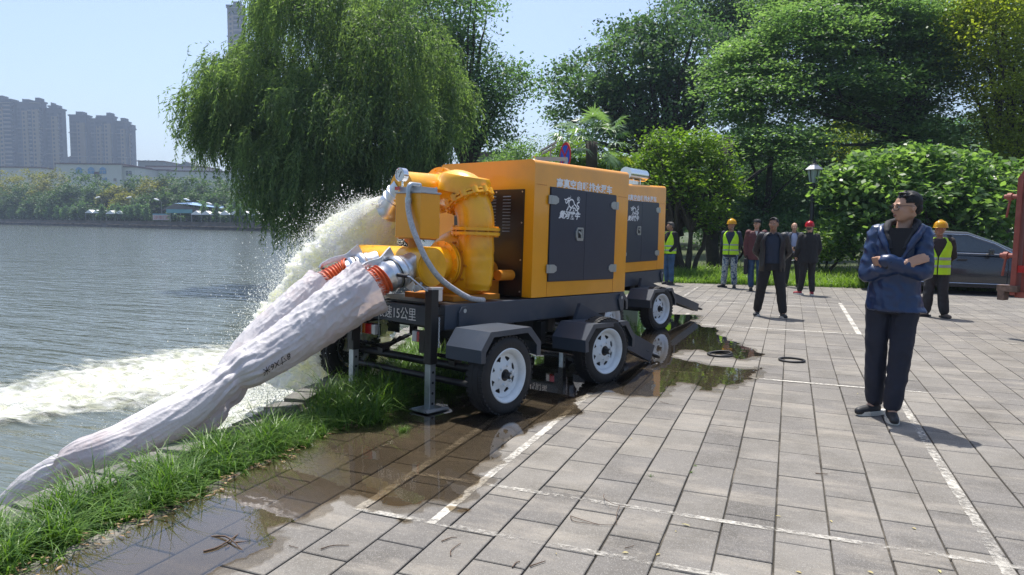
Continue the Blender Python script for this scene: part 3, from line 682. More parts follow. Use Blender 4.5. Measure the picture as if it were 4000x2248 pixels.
    bm = BM(); cyl(bm, (.74, .80, p+1.20), (.215, .80, p+1.183), .152, n=44); uc = obj('discharge_pipe', bm, m_orange2, t, auto=40)
    bm = BM(); flange(bm, (.70, .80, p+1.20), (1, 0, 0), .218, .018, bolts=12); obj('flange', bm, m_orange2, uc, auto=40)
    OD = Vector((-.04, .70, -.715)).normalized(); OE = Vector((.30, 1.10, p+.975)); ox = OE-OD*.34
    bm = BM(); lathe(bm, ox, OD, [(0, .112), (.10, .112), (.105, .120), (.12, .120), (.125, .112), (.17, .110), (.175, .120), (.19, .120), (.195, .112), (.25, .116), (.29, .130), (.305, .140), (.33, .142), (.338, .132), (.31, .118), (.18, .108)], 44); obj('outlet', bm, m_silver, uc, auto=40)
    # vacuum tank with grey lid
    tk = empty('vacuum_tank', (.056, .410, 0)); tk.parent = t
    bm = BM(); box(bm, (0, 0, p+.928), (.222, .310, .372)); obj('tank_body', bm, m_orange, tk, bevel=.008)
    bm = BM(); box(bm, (0, 0, p+1.121), (.234, .322, .014)); box(bm, (0, -.005, p+1.147), (.19, .26, .040))
    for a in (-.09, 0, .09):
        for s_ in (-1, 1): box(bm, (s_*.088, a*1.4, p+1.170), (.012, .012, .012))
    obj('tank_lid', bm, m_alu, tk, bevel=.002)
    bm = BM(); cyl(bm, (-.006, .03, p+.64), (-.006, .03, p+.745), .052, n=20); box(bm, (0, 0, p+.738), (.20, .25, .014)); box(bm, (0, .1, p+.715), (.015, .10, .05), (.6, 0, 0)); obj('tank_neck', bm, m_orange3, tk)
    bm = BM(); cyl(bm, (-.085, .10, p+1.17), (-.085, .10, p+1.225), .010, n=10); lathe(bm, (-.07, .10, p+1.27), (-1, .0, 0), [(0, 0), (0, .058), (.05, .058), (.052, .054), (.048, .050)], 28); obj('gauge', bm, m_chrome, tk, auto=40)
    bm = BM(); cyl(bm, (-.112, .10, p+1.27), (-.115, .10, p+1.27), .051, n=28); g_ = obj('gauge_dial', bm, m_glassdial, tk)
    bm = BM(); box(bm, (-.1165, .10, p+1.272), (.002, .006, .055), (.5, 0, 0)); box(bm, (-.1165, .118, p+1.29), (.002, .014, .004)); box(bm, (-.1165, .082, p+1.29), (.002, .014, .004)); obj('gauge_needle', bm, m_black, tk)
    bm = BM(); box(bm, (-.118, .13, p+1.155), (.004, .06, .03)); obj('red_tag', bm, m_red, tk)
    bm = BM(); tube(bm, catmull([(.0, -.02, p+1.185), (-.08, -.03, p+1.185), (-.125, -.035, p+1.178), (-.14, -.037, p+1.14), (-.142, -.037, p+1.075)], 4), .021, 12); cyl(bm, (-.142, -.037, p+1.075), (-.142, -.037, p+1.03), .027, n=8); box(bm, (-.15, -.055, p+1.06), (.02, .04, .012)); obj('pipe_fitting', bm, m_zinc, tk, auto=40)
    bm = BM(); hp = catmull([(-.086, .373, p+1.05), (-.095, .360, p+.98), (-.11, .30, p+.85), (-.11, .225, p+.72), (-.07, .15, p+.56), (.02, .09, p+.42), (.19, .055, p+.31), (.33, .025, p+.245), (.50, .03, p+.222)], 8); tube(bm, hp, .024, 14); obj('braided_hose', bm, m_braid, t, smooth=True)
    return t

def drawbar(t, ring, a0, half, hh=.1):
    """A-frame drawbar from the turntable to the towing eye (local coordinates)"""
    bm = BM(); R_ = Vector(ring); a0 = Vector(a0); d = (R_-a0); side = Vector((-d.y, d.x, 0)).normalized()
    for s_ in (-1, 1):
        p0 = a0+side*half*s_; p1 = R_-d.normalized()*.16+side*.035*s_; m = (p0+p1)/2; L = (p1-p0).length
        q = (p1-p0).to_track_quat('X', 'Z'); r = bmesh.ops.create_cube(bm, size=1)
        bmesh.ops.transform(bm, matrix=Matrix.Translation(m) @ q.to_matrix().to_4x4() @ Matrix.Diagonal((L, .045, hh, 1)), verts=r['verts'])
    m = a0+d*.62; q = d.to_track_quat('X', 'Z'); r = bmesh.ops.create_cube(bm, size=1)
    bmesh.ops.transform(bm, matrix=Matrix.Translation(m) @ q.to_matrix().to_4x4() @ Matrix.Diagonal((d.length*.45, .16, .012, 1)), verts=r['verts'])
    db = obj('drawbar', bm, m_frame, t, bevel=.005)
    bm = BM(); u_ = d.normalized(); P = [R_-u_*.07+u_*(.055*math.cos(a))*1.2+side*(.045*math.sin(a)) for a in np.linspace(0, 2*PI, 19)]; tube(bm, P, .014, 8, caps=False); obj('towing_eye', bm, m_black, db, smooth=True)
    return db
def place(t, O, yaw, pitch):
    u = Vector((math.sin(yaw)*math.cos(pitch), math.cos(yaw)*math.cos(pitch), -math.sin(pitch))); v = Vector((-math.cos(yaw), math.sin(yaw), 0)); w = u.cross(v)
    R3 = Matrix((u, v, w)).transposed(); o = Vector(O)-w*Z0
    t.matrix_world = Matrix.Translation(o) @ R3.to_4x4(); return R3, o

T1 = trailer('pump_trailer', (-.005, .037))
tag(T1, 'nearest orange pump trailer, pouring water into the lake, hoses at its tail', 'pump trailer', 'orange pump trailers on the bank')
T2 = copy_tree(T1)
tag(T2, 'farther orange pump trailer, half hidden behind the nearer one, silver silencer on its roof', 'pump trailer', 'orange pump trailers on the bank')
for c in T2.children:
    if c.name.startswith('wheel') and c.location.x > 1: c.location.z = Z0-.325+.02
R1, o1 = place(T1, (-2.5817, 5.0737, .6497), .309, .030)
R2, o2 = place(T2, (-2.634, 8.777, .615), .2604, .003)
def L1(u, v, w): return o1 + R1 @ Vector((u, v, w+Z0))
drawbar(T1, (3.10, -.33, Z0-.52), (1.80, .12, Z0+.06), .26, .19)
drawbar(T2, (3.72, -.32, Z0-.50), (1.90, .20, Z0+.06), .30, .13)
bm = BM(); zz = Z0+HC+HE
cyl(bm, (1.75, .16, zz+.145), (2.34, .16, zz+.145), .095, n=28); cyl(bm, (2.34, .16, zz+.145), (2.40, .16, zz+.145), .095, .045, n=28); cyl(bm, (2.40, .16, zz+.145), (2.47, .16, zz+.145), .042, n=16)
box(bm, (1.9, .16, zz+.03), (.03, .12, .08)); box(bm, (2.12, .16, zz+.03), (.03, .12, .08)); si = obj('silencer', bm, m_chrome, T2, auto=40); 
bm = BM(); cyl(bm, (2.445, .16, zz+.145), (2.485, .16, zz+.145), .052, n=16); obj('clamp', bm, m_black, si)

# suction hoses -----------------------------------------------------------------------------
def orient_tube_obj(name, pts, radii, m, parent, nseg=64, disp=None, smooth=True, caps=False):
    P = pts; m_ = len(P); T = [(P[min(i+1, m_-1)]-P[max(i-1, 0)]).normalized() for i in range(m_)]
    x, y, _ = frame_z(T[0]); V = []
    s_ = 0
    for i in range(m_):
        if i:
            q = T[i-1].rotation_difference(T[i]); x = q @ x; y = q @ y; s_ += (P[i]-P[i-1]).length
        for k in range(nseg):
            a = 2*PI*k/nseg; r = radii[i]; d = x*math.cos(a)+y*math.sin(a)
            rr = r*(1+(disp(s_, a, P[i]+d*r) if disp else 0)); p = P[i]+d*rr; V.append((p.x, p.y, p.z))
    F = [(i*nseg+k, i*nseg+(k+1) % nseg, (i+1)*nseg+(k+1) % nseg, (i+1)*nseg+k) for i in range(m_-1) for k in range(nseg)]
    return np_obj(name, np.array(V), np.array(F), m, parent, smooth=smooth)
def cloth_mat():
    m = pmat('woven_sack_cloth', (.66, .64, .65), .5, var=.06, vs=3, bump=.35, bs=45, dirt=(.46, .25, .19), ds=2.1, dm=.5, spec=.45)
    t = m.node_tree; b = t.nodes['Principled BSDF']; o = t.nodes['Material Output']
    tr = t.nodes.new('ShaderNodeBsdfTranslucent'); tr.inputs[0].default_value = (.75, .62, .60, 1)
    ms = t.nodes.new('ShaderNodeMixShader'); ms.inputs[0].default_value = .22
    t.links.new(b.outputs[0], ms.inputs[1]); t.links.new(tr.outputs[0], ms.inputs[2]); t.links.new(ms.outputs[0], o.inputs[0]); return m
m_cloth = cloth_mat()
m_string = pmat('white_thread', (.6, .58, .56), .7)
def ridged(p, sc, seed):
    n = noise.noise(Vector((p.x*sc+seed, p.y*sc, p.z*sc))); return 1-abs(n)*2
def hose(name, label, port, elbow_dir, px, cinch, seed, wrap_from, rs):
    h = empty(name, port); tag(h, label, 'hose', 'wrapped suction hoses at the tail of the nearest trailer')
    I = Matrix.Translation(-Vector(port))
    P0 = Vector(port); d0 = Vector(elbow_dir).normalized()
    pts = [P0, P0+d0*.12]+[at(x, y, D) for x, y, D in px]
    CP = catmull(pts, 14); L = [0]
    for a, b in zip(CP, CP[1:]): L.append(L[-1]+(b-a).length)
    def up_to(s0, s1, n):
        out = []; 
        for q in np.linspace(s0, s1, n):
            k = min(max(np.searchsorted(L, q)-1, 0), len(CP)-2); f = (q-L[k])/max(L[k+1]-L[k], 1e-6); out.append(CP[k].lerp(CP[k+1], f))
        return out
    def add(name, bm, m, **kw):
        o = obj(name, bm, m, h, **kw); o.matrix_parent_inverse = I; return o
    wrap_from = L[14*3]-(.04 if seed < 2 else 0) 
    # galvanised coupling
    ks = 1.0 if seed < 2 else .85
    C0, C1 = P0, up_to(.0, .30, 2)[1]; ax = (C1-C0).normalized(); 
    bm = BM(); lathe(bm, C0-ax*.06, ax, [(t_*ks, r_) for t_, r_ in [(0, .108), (.07, .110), (.08, .114), (.10, .120), (.125, .120), (.14, .134), (.165, .138), (.19, .130), (.205, .116), (.24, .120), (.27, .130), (.285, .124), (.30, .112), (.36, .110)]], 40); cpl = add('coupling', bm, m_silver, auto=40)
    bm = BM(); lathe(bm, C0+ax*.135, ax, [(-.008, .120), (-.008, .128), (.008, .128), (.008, .120)], 40, close=True); add('gasket', bm, m_rubber, auto=40)
    # lever handles
    up = Vector((0, 0, 1)); sd = ax.cross(up).normalized(); upp = sd.cross(ax).normalized()
    for s_ in ((1,) if seed > 2 else (1, -1)):
        b_ = (upp*.75+sd*.45) if s_ > 0 else (-upp*.75-sd*.5)
        b_.normalize(); q = C0+ax*.10*ks+b_*.135
        bm = BM(); path = [q-ax*.05+b_*.05, q+ax*.01+b_*.035, q+ax*.09+b_*.012, q+ax*.20+b_*.03, q+ax*.30+b_*.02, q+ax*.335-b_*.005]
        if s_ < 0: path = [q-ax*.02, q+b_*.05-ax*.03, q+b_*.06-ax*.09, q+b_*.03-ax*.12]
        cp = catmull(path, 5); n_ = len(cp)
        for a, b in zip(cp, cp[1:]):
            m_ = (a+b)/2; L_ = (b-a).length; f = cp.index(a)/n_; wd = .062*(1-f)**1.2+.020; r = bmesh.ops.create_cube(bm, size=1); qq = (b-a).to_track_quat('X', 'Z')
            bmesh.ops.transform(bm, matrix=Matrix.Translation(m_) @ qq.to_matrix().to_4x4() @ Matrix.Diagonal((L_*1.15, .014+.01*f, wd, 1)), verts=r['verts'])
        o = add('lever', bm, m_silver, bevel=.003)
    # ribbed orange hose
    s0_ = .34*ks-.08; sp = up_to(s0_, wrap_from+.30, 260); rr = [(.118 if seed < 2 else .112)+.0075*math.sin(2*PI*(i/259*(wrap_from+.30-s0_)/.030)) for i in range(260)]
    o = orient_tube_obj('ribbed_hose', sp, rr, m_hose, h, 40); o.matrix_parent_inverse = I
    # loose cloth sleeve
    n = 420; sp = up_to(wrap_from, L[-1]-.02, n); Ls = L[-1]-wrap_from
    base = [float(np.interp(i/(n-1), rs[0], rs[1])) for i in range(n)]
    cs = [c*Ls for c in cinch]
    def disp(s_, a, p):
        u_ = s_/Ls; cr_ = max(0, 1-u_*1.7)
        v = .05*noise.noise(Vector((p.x*2.2, p.y*2.2, p.z*2.2+seed)))
        q1 = Vector((s_*7+math.sin(a)*.9, math.cos(a)*1.6, math.sin(a)*1.6+seed)); q2 = Vector((s_*15-math.cos(a+1)*1.5, math.cos(a)*2.6, math.sin(a)*2.6+seed*2)); q3 = Vector((s_*3.5, math.cos(a)*4.5+s_*1.3, math.sin(a)*4.5+seed))
        v += (.040*cr_+.012)*(1-2*abs(noise.noise(q1))) + (.030*cr_+.008)*(1-2*abs(noise.noise(q2)))**2 + .035*(1-2*abs(noise.noise(q3)))**2
        v += .030*(1-abs(math.sin(a*2.5+s_*3.1+1.7*noise.noise(Vector((s_*1.3, a*0, seed))))))**3
        for c in cs:
            d = abs(s_-c); v -= .24*math.exp(-(d/.05)**2); v += .055*math.exp(-(d/.20)**2)*math.sin(a*11+3*noise.noise(Vector((a*2, d*6, seed)))+(s_-c)*3)
        e = s_/.12
        if e < 1: v += (1-e)*.10*(.5+.5*math.sin(a*5+seed))
        return v
    o = orient_tube_obj('cloth_sleeve', sp, base, m_cloth, h, 140, disp); o.matrix_parent_inverse = I
    me = o.data; bmx = BM(); bmx.from_mesh(me)
    # frayed raw edge at the open end
    bm = BM(); T = (sp[3]-sp[0]).normalized(); x, y, _ = frame_z(T)
    for k in range(230):
        a = rnd.uniform(0, 2*PI); d = x*math.cos(a)+y*math.sin(a); r = base[0]*rnd.uniform(.98, 1.12); q = sp[0]+d*r; e = -T*rnd.uniform(.015, .06)+d*rnd.uniform(-.01, .03)+Vector((0, 0, -rnd.uniform(0, .03)))+y*rnd.uniform(-.015, .015)
        w_ = T.cross(d)*.0014; vs = [bm.verts.new(q-w_), bm.verts.new(q+w_), bm.verts.new(q+e+w_*.4), bm.verts.new(q+e-w_*.4)]; bm.faces.new(vs)
    add('frayed_thread', bm, m_string); bmx.free()
    return h, sp, base
pA = L1(-.10, .34, .50); pB = L1(-.10, .80, .50)
hA, spA, bsA = hose('suction_hose', 'nearer cloth-wrapped suction hose with black handwriting, tied in at two places', pA, L1(-1, .37, .40)-L1(0, .34, .5), [(1490, 1092, 5.66), (1430, 1128, 5.60), (1310, 1208, 5.50), (1150, 1325, 5.36), (1000, 1420, 5.20), (895, 1475, 5.06), (735, 1600, 4.84), (525, 1715, 4.62), (415, 1765, 4.52), (315, 1800, 4.55), (180, 1872, 4.72), (45, 1965, 5.05)],
    (.365, .735), 1.0, .40, ([0, .05, .15, .33, .40, .52, .68, .75, .88, 1], [.205, .200, .180, .145, .112, .145, .128, .105, .115, .09]))
hB, spB, bsB = hose('suction_hose', 'farther cloth-wrapped suction hose, running behind and beneath the nearer one', pB, L1(-1, .83, .42)-L1(0, .80, .5), [(1345, 1072, 6.02), (1262, 1118, 5.93), (1130, 1225, 5.76), (1010, 1335, 5.60), (920, 1455, 5.42), (860, 1560, 5.26), (750, 1660, 5.05), (580, 1750, 4.82), (440, 1800, 4.76), (300, 1850, 4.85), (150, 1925, 5.15)],
    (.42, .72), 4.0, .46, ([0, .1, .3, .45, .55, .7, .85, 1], [.150, .145, .135, .12, .145, .13, .10, .09]))
bm = BM(); wp_ = pA+(L1(-1, .37, .40)-L1(0, .34, .5)).normalized()*.16; tube(bm, catmull([wp_+Vector((0, 0, .13)), wp_+Vector((-.06, -.10, .05)), wp_+Vector((-.07, -.12, -.2)), wp_+Vector((-.06, -.12, -.52)), wp_+Vector((-.08, -.12, -.56))], 5), .0022, 5); o = obj('tie_wire', bm, m_zinc, hA); o.matrix_parent_inverse = Matrix.Translation(-pA)
# handwriting on the near sleeve
i0 = 118; T_ = (spA[i0+6]-spA[i0-6]).normalized(); view = (Vector((0, 0, CAM_H))-spA[i0]).normalized()
tx = text_mesh('handwriting', '8寸X6米', .062, m_black, hA, .0015, bold=.0, shear=.3); tx.matrix_parent_inverse = Matrix.Translation(-pA)
nrm = (view - T_*view.dot(T_)).normalized(); nrm = (nrm+Vector((0, 0, -.55))).normalized(); nrm = (nrm-T_*nrm.dot(T_)).normalized()
X_ = T_; Y_ = nrm.cross(X_)
# wrap the flat letters round the sleeve
me = tx.data; r_ = bsA[i0]*1.085
for v in me.vertices:
    a = (v.co.y-.02)/r_; off = spA[i0]+X_*(v.co.x-.12); v.co = off+(nrm*math.cos(a)+Y_*math.sin(a))*(r_+.004+v.co.z)
# ------------------------------------------------------------------ gushing water, foam, droplets
def water_mat(name, col, transl, rough, alpha=None):
    m = bpy.data.materials.new(name); m.use_nodes = True; t = m.node_tree; b = t.nodes['Principled BSDF']; o = t.nodes['Material Output']
    inp(b, 'Roughness', rough); inp(b, 'IOR', 1.33); inp(b, 'Specular IOR Level', .5)
    if name == 'gushing_water': inp(b, 'Subsurface Weight', 1.0); inp(b, 'Subsurface Radius', (.30, .30, .20)); inp(b, 'Subsurface Scale', 1.0)
    g = t.nodes.new('ShaderNodeNewGeometry'); n = t.nodes.new('ShaderNodeTexNoise'); n.inputs['Scale'].default_value = 7; n.inputs['Detail'].default_value = 6
    t.links.new(g.outputs['Position'], n.inputs['Vector'])
    r = t.nodes.new('ShaderNodeMapRange'); r.inputs[1].default_value = .4; r.inputs[2].default_value = .62; t.links.new(n.outputs[0], r.inputs[0])
    mx = t.nodes.new('ShaderNodeMix'); mx.data_type = 'RGBA'; mx.inputs['A'].default_value = c4(col[0]); mx.inputs['B'].default_value = c4(col[1])
    t.links.new(r.outputs[0], mx.inputs['Factor']); t.links.new(mx.outputs['Result'], b.inputs['Base Color'])
    tr = t.nodes.new('ShaderNodeBsdfTranslucent'); t.links.new(mx.outputs['Result'], tr.inputs[0])
    ms = t.nodes.new('ShaderNodeMixShader'); ms.inputs[0].default_value = transl; t.links.new(b.outputs[0], ms.inputs[1]); t.links.new(tr.outputs[0], ms.inputs[2])
    out = ms.outputs[0]
    if alpha:
        at_ = t.nodes.new('ShaderNodeAttribute'); at_.attribute_name = 'dens'
        n2 = t.nodes.new('ShaderNodeTexNoise'); n2.inputs['Scale'].default_value = alpha; n2.inputs['Detail'].default_value = 8; n2.inputs['Roughness'].default_value = .68; n2.inputs['Distortion'].default_value = .8
        mp = t.nodes.new('ShaderNodeMapping'); mp.inputs['Rotation'].default_value = (0, 0, -.5); mp.inputs['Scale'].default_value = (.6, 1.4, 1); t.links.new(g.outputs['Position'], mp.inputs[0]); t.links.new(mp.outputs[0], n2.inputs['Vector'])
        a = t.nodes.new('ShaderNodeMath'); a.operation = 'ADD'; t.links.new(n2.outputs[0], a.inputs[0]); t.links.new(at_.outputs['Fac'], a.inputs[1])
        r2 = t.nodes.new('ShaderNodeMapRange'); r2.inputs[1].default_value = .92; r2.inputs[2].default_value = 1.30; t.links.new(a.outputs[0], r2.inputs[0])
        tp = t.nodes.new('ShaderNodeBsdfTransparent'); m2 = t.nodes.new('ShaderNodeMixShader'); t.links.new(r2.outputs[0], m2.inputs[0]); t.links.new(tp.outputs[0], m2.inputs[1]); t.links.new(out, m2.inputs[2]); out = m2.outputs[0]
        bp = t.nodes.new('ShaderNodeBump'); bp.inputs['Strength'].default_value = 1; bp.inputs['Distance'].default_value = .12; t.links.new(n2.outputs[0], bp.inputs['Height']); t.links.new(bp.outputs[0], b.inputs['Normal'])
    t.links.new(out, o.inputs[0]); return m
m_jet = water_mat('gushing_water', ((.97, .97, .74), (.98, .98, .93)), .35, .35)
m_foam = water_mat('lake_foam', ((.60, .62, .48), (.90, .91, .87)), .1, .5, alpha=3.4)
m_drop = water_mat('spray_drops', ((.93, .94, .90), (.97, .98, .97)), .6, .2)

jd = R1 @ Vector((-.04, .70, -.715)).normalized()
jo = L1(.30, 1.10, .975)-jd*.06
V0 = jd*3.1+Vector((-.45, .2, .6)); G = Vector((0, 0, -9.8))
TT = .43
def jpos(t): return jo+V0*t+G*(t*t/2)
nring, nseg = 150, 130
ts = np.linspace(0, TT, nring); JP = [jpos(t) for t in ts]
V = []; x, y, _ = frame_z(JP[1]-JP[0])
for i, (t, p) in enumerate(zip(ts, JP)):
    T = (JP[min(i+1, nring-1)]-JP[max(i-1, 0)]).normalized(); x = (x-T*x.dot(T)).normalized(); y = T.cross(x)
    r = .125+.52*(t/TT)**.85
    for k in range(nseg):
        a = 2*PI*k/nseg; d = x*math.cos(a)+y*math.sin(a); q = p+d*r
        g = min(1, t/.18)
        s = q-V0*t*.55
        f = 1+g*(.30*noise.noise(s*3.2)+.20*noise.noise(s*8)+.13*noise.noise(s*19)+.08*noise.noise(s*42)+.05*noise.noise(s*90))
        q = p+d*(r*f); V.append(tuple(q))
F = [(i*nseg+k, i*nseg+(k+1) % nseg, (i+1)*nseg+(k+1) % nseg, (i+1)*nseg+k) for i in range(nring-1) for k in range(nseg)]
jet = np_obj('water_jet', np.array(V), np.array(F), m_jet); tag(jet, 'frothy yellowish white water gushing from the silver outlet into the lake', 'water', kind='stuff')

# droplets flung off the jet and off the lake where it lands: little octahedra
def drops(name, P, r, m):
    P = np.asarray(P); n = len(P); r = np.asarray(r)[:, None]
    o = np.array([(1, 0, 0), (-1, 0, 0), (0, 1, 0), (0, -1, 0), (0, 0, 1), (0, 0, -1)], float)
    V = (P[:, None, :]+o[None]*r[:, :, None]*rng.uniform(.6, 1.5, (n, 1, 3))).reshape(-1, 3)
    f = np.array([(0, 2, 4), (2, 1, 4), (1, 3, 4), (3, 0, 4), (2, 0, 5), (1, 2, 5), (3, 1, 5), (0, 3, 5)])
    F = (f[None]+np.arange(n)[:, None, None]*6).reshape(-1, 3)
    return np_obj(name, V, F, m, smooth=True)
n = 90000
t = rng.uniform(.03, TT, n)**1.0; spread = .10+.36*(t/TT)
base = np.array([tuple(jpos(q)) for q in t])
out = np.abs(rng.normal(0, 1, n))**1.3*spread*.62
ang = rng.uniform(0, 2*PI, n); jx, jy, jz = frame_z(jd); jx = np.array(jx); jy = np.array(jy)
dirs = np.cos(ang)[:, None]*jx+np.sin(ang)[:, None]*jy; dirs[:, 2] = np.abs(dirs[:, 2])*.9
P = base+dirs*(out+.09+.20*(t/TT))[:, None]+np.array(jd)*(rng.normal(0, .12, n)*(t/TT))[:, None]
ns_ = 40000; t2 = rng.uniform(.02, TT, ns_)**.9; b2 = np.array([tuple(jpos(q)) for q in t2]); an2 = rng.uniform(0, 2*PI, ns_); dr2 = np.cos(an2)[:, None]*jx+np.sin(an2)[:, None]*jy
r2_ = (.125+.52*(t2/TT)**.85)*(1+.18*rng.normal(0, 1, ns_)*np.minimum(1, t2/.1)+.06); P = np.vstack([P, b2+dr2*r2_[:, None]+np.array(jd)*rng.normal(0, .02, ns_)[:, None]])
P = P[P[:, 2] > LZ+.02]
d1 = drops('spray', P, rng.gamma(2.0, .0009, len(P))+.0011, m_drop)
land = jpos(TT); jh = Vector((jd.x, jd.y, 0)).normalized(); jn = Vector((-jh.y, jh.x, 0))
n = 50000
a = rng.normal(.45, .62, n); b_ = rng.normal(0, .55, n); h = np.abs(rng.normal(0, 1, n))**1.3*.26*np.exp(-(a-.3)**2*.5)
P2 = np.array([(land.x, land.y, LZ)])+a[:, None]*np.array(jh)+b_[:, None]*np.array(jn)+np.array([(0, 0, 1)])*h[:, None]
P2 = P2[(P2[:, 0] < -4.3)]
d2 = drops('spray', P2, rng.gamma(2.0, .0012, len(P2))+.0012, m_drop)
for d in (d1, d2): tag(d, 'fine white spray flying around the gushing water', 'spray', 'fine spray around the jet', kind='stuff')

# churned foam sheet, thickest where the water lands and drifting left
core = [gnd(1500, 1370, LZ), gnd(1250, 1400, LZ), gnd(1050, 1425, LZ), gnd(800, 1450, LZ), gnd(500, 1500, LZ), gnd(200, 1560, LZ), gnd(-300, 1650, LZ), gnd(-900, 1760, LZ)]
wid = [1.0, 1.6, 1.75, 1.7, 1.35, .95, .75, .5]
nx, ny = 300, 250; gx = np.linspace(-16, -3.80, nx); gy = np.linspace(3.0, 16, ny)
X, Y = np.meshgrid(gx, gy); dens = np.zeros_like(X)
cc = np.array([(p.x, p.y) for p in core])
best = np.full(X.shape, -9.0)
for (a, b, wa, wb) in zip(cc, cc[1:], wid, wid[1:]):
    ab = b-a; q = np.clip(((X-a[0])*ab[0]+(Y-a[1])*ab[1])/(ab@ab), 0, 1); d = np.hypot(X-(a[0]+ab[0]*q), Y-(a[1]+ab[1]*q)); w = wa+(wb-wa)*q
    best = np.maximum(best, .96-.42*(d/w)**1.3)
ld = np.hypot(X-land.x, Y-land.y); best = np.maximum(best, 1.25-.6*(ld/1.6)**2)
near_b = (X > -5.6) & (Y > 5.2) & (Y < 9.5); best = np.where(near_b, np.maximum(best, .92), best)
Z = np.zeros_like(X)
for i in range(ny):
    for j in range(nx):
        v = Vector((X[i, j], Y[i, j], 0)); e = max(0, min(1, best[i, j]))
        Z[i, j] = .012+e*((.10*noise.noise(v*1.3)+.075*noise.noise(v*3.7)+.045*noise.noise(v*9)+.02*noise.noise(v*19))+.03)+max(0, 1-ld[i, j]/1.3)*.22
VV = np.stack([X.ravel(), Y.ravel(), (LZ+np.maximum(Z, .006)).ravel()], 1)
idx = np.arange(nx*ny).reshape(ny, nx); F = np.stack([idx[:-1, :-1], idx[:-1, 1:], idx[1:, 1:], idx[1:, :-1]], -1).reshape(-1, 4)
bf = best.ravel()[F].mean(1); F = F[bf > .05]
fo = np_obj('foam', VV, F, m_foam, smooth=True); at_ = fo.data.attributes.new('dens', 'FLOAT', 'POINT'); at_.data.foreach_set('value', best.ravel().astype(np.float32))
tag(fo, 'broad patch of white churned foam drifting left on the lake', 'foam', kind='stuff')

# ------------------------------------------------------------------ grass
m_grass = leafmat('grass_blade', (.035, .100, .016), (.170, .290, .055), .4, .4)
m_grass2 = leafmat('grass_blade_far', (.085, .175, .028), (.27, .40, .07), .45, .45)
def blades(name, x, y, h, w, lean, m, z=0.0, seg=4, tone=None):
    n = len(x); az = rng.uniform(0, 2*PI, n); t = np.linspace(0, 1, seg+1)
    dx, dy = np.cos(az), np.sin(az)
    lx = dx[:, None]*(lean*h)[:, None]*(t[None]**1.8); ly = dy[:, None]*(lean*h)[:, None]*(t[None]**1.8)
    zz = z+h[:, None]*(t[None]-.42*np.minimum(lean, 1.3)[:, None]*t[None]**2.4)
    ww = w[:, None]*np.maximum(.05, (1-t[None]**1.6))*.5
    rx, ry = -dy, dx; tw = rng.uniform(-.6, .6, n); rx, ry = rx*np.cos(tw)-ry*np.sin(tw), rx*np.sin(tw)+ry*np.cos(tw)
    A = np.stack([x[:, None]+lx+rx[:, None]*ww, y[:, None]+ly+ry[:, None]*ww, zz], -1)
    B = np.stack([x[:, None]+lx-rx[:, None]*ww, y[:, None]+ly-ry[:, None]*ww, zz], -1)
    V = np.stack([A, B], 2).reshape(n, -1, 3); k = (seg+1)*2
    f = np.array([(2*i, 2*i+1, 2*i+3, 2*i+2) for i in range(seg)])
    F = (f[None]+np.arange(n)[:, None, None]*k).reshape(-1, 4)
    tone = rng.uniform(0, 1, n) if tone is None else tone
    return np_obj(name, V.reshape(-1, 3), F, m, var=np.repeat(tone, seg))
def edge_x(y):
    for a, b in zip(shore, shore[1:]):
        if a[1] <= y < b[1]: return a[0]+(b[0]-a[0])*(y-a[1])/(b[1]-a[1])
    return -10
# near strip grows in tufts
tx_, ty_, th_, tl_ = [], [], [], []
for k in range(330):
    y = rnd.uniform(.9, 11.0) if k < 330 else rnd.uniform(1.3, 6.6); e = edge_x(y); right = -3.0 if y < 3.6 else -3.0-.09*(y-3.6)
    if 4.3 < y < 6.6: right = -2.86+.0*y
    left = e+(.16 if y < 3.1 else .32)
    x = left+(right-left)*rnd.random()**.9
    hh = .235*rnd.uniform(.7, 1.25)*(1.25 if 4.3 < y < 6.6 else 1)*(.55 if x > right-.10 else 1)
    nb = int(rnd.uniform(45, 85)); s = rnd.uniform(.03, .06)
    for q in range(nb):
        tx_.append(x+rnd.gauss(0, s)); ty_.append(y+rnd.gauss(0, s)); th_.append(hh*rnd.uniform(.5, 1.4)); tl_.append(rnd.uniform(.3, 1.5))
tx_, ty_, th_, tl_ = map(np.array, (tx_, ty_, th_, tl_))
keep = (tx_ < np.where(ty_ < 4.2, -2.99, -2.84)+.03*np.sin(ty_*7)); tx_, ty_, th_, tl_ = tx_[keep], ty_[keep], th_[keep], tl_[keep]
g1 = blades('grass', tx_, ty_, th_, rng.uniform(.006, .0125, len(tx_)), tl_, m_grass, z=-.03)
tag(g1, 'lush long green grass in tufts between the lake wall and the paving', 'grass', kind='stuff')
# far verge
n = 52000; fx = rng.uniform(-9, 13, n); fy = far_y(fx)+np.abs(rng.normal(0, 1, n))**1.1*2.6+.03*np.sin(fx*3)
hh = rng.uniform(.16, .42, n)*(1+.35*np.sin(fx*1.7+fy*2.1))
g2 = blades('grass', fx, fy, hh, rng.uniform(.014, .030, n), rng.uniform(.3, 1.2, n), m_grass2, z=-.03, seg=3, tone=np.clip(rng.uniform(0, 1, n)*.6+.35*(np.sin(fx*.9+1)*np.sin(fy*1.3)*.5+.5), 0, 1))
tag(g2, 'bright green verge grass along the far edge of the paving behind the people', 'grass', kind='stuff')
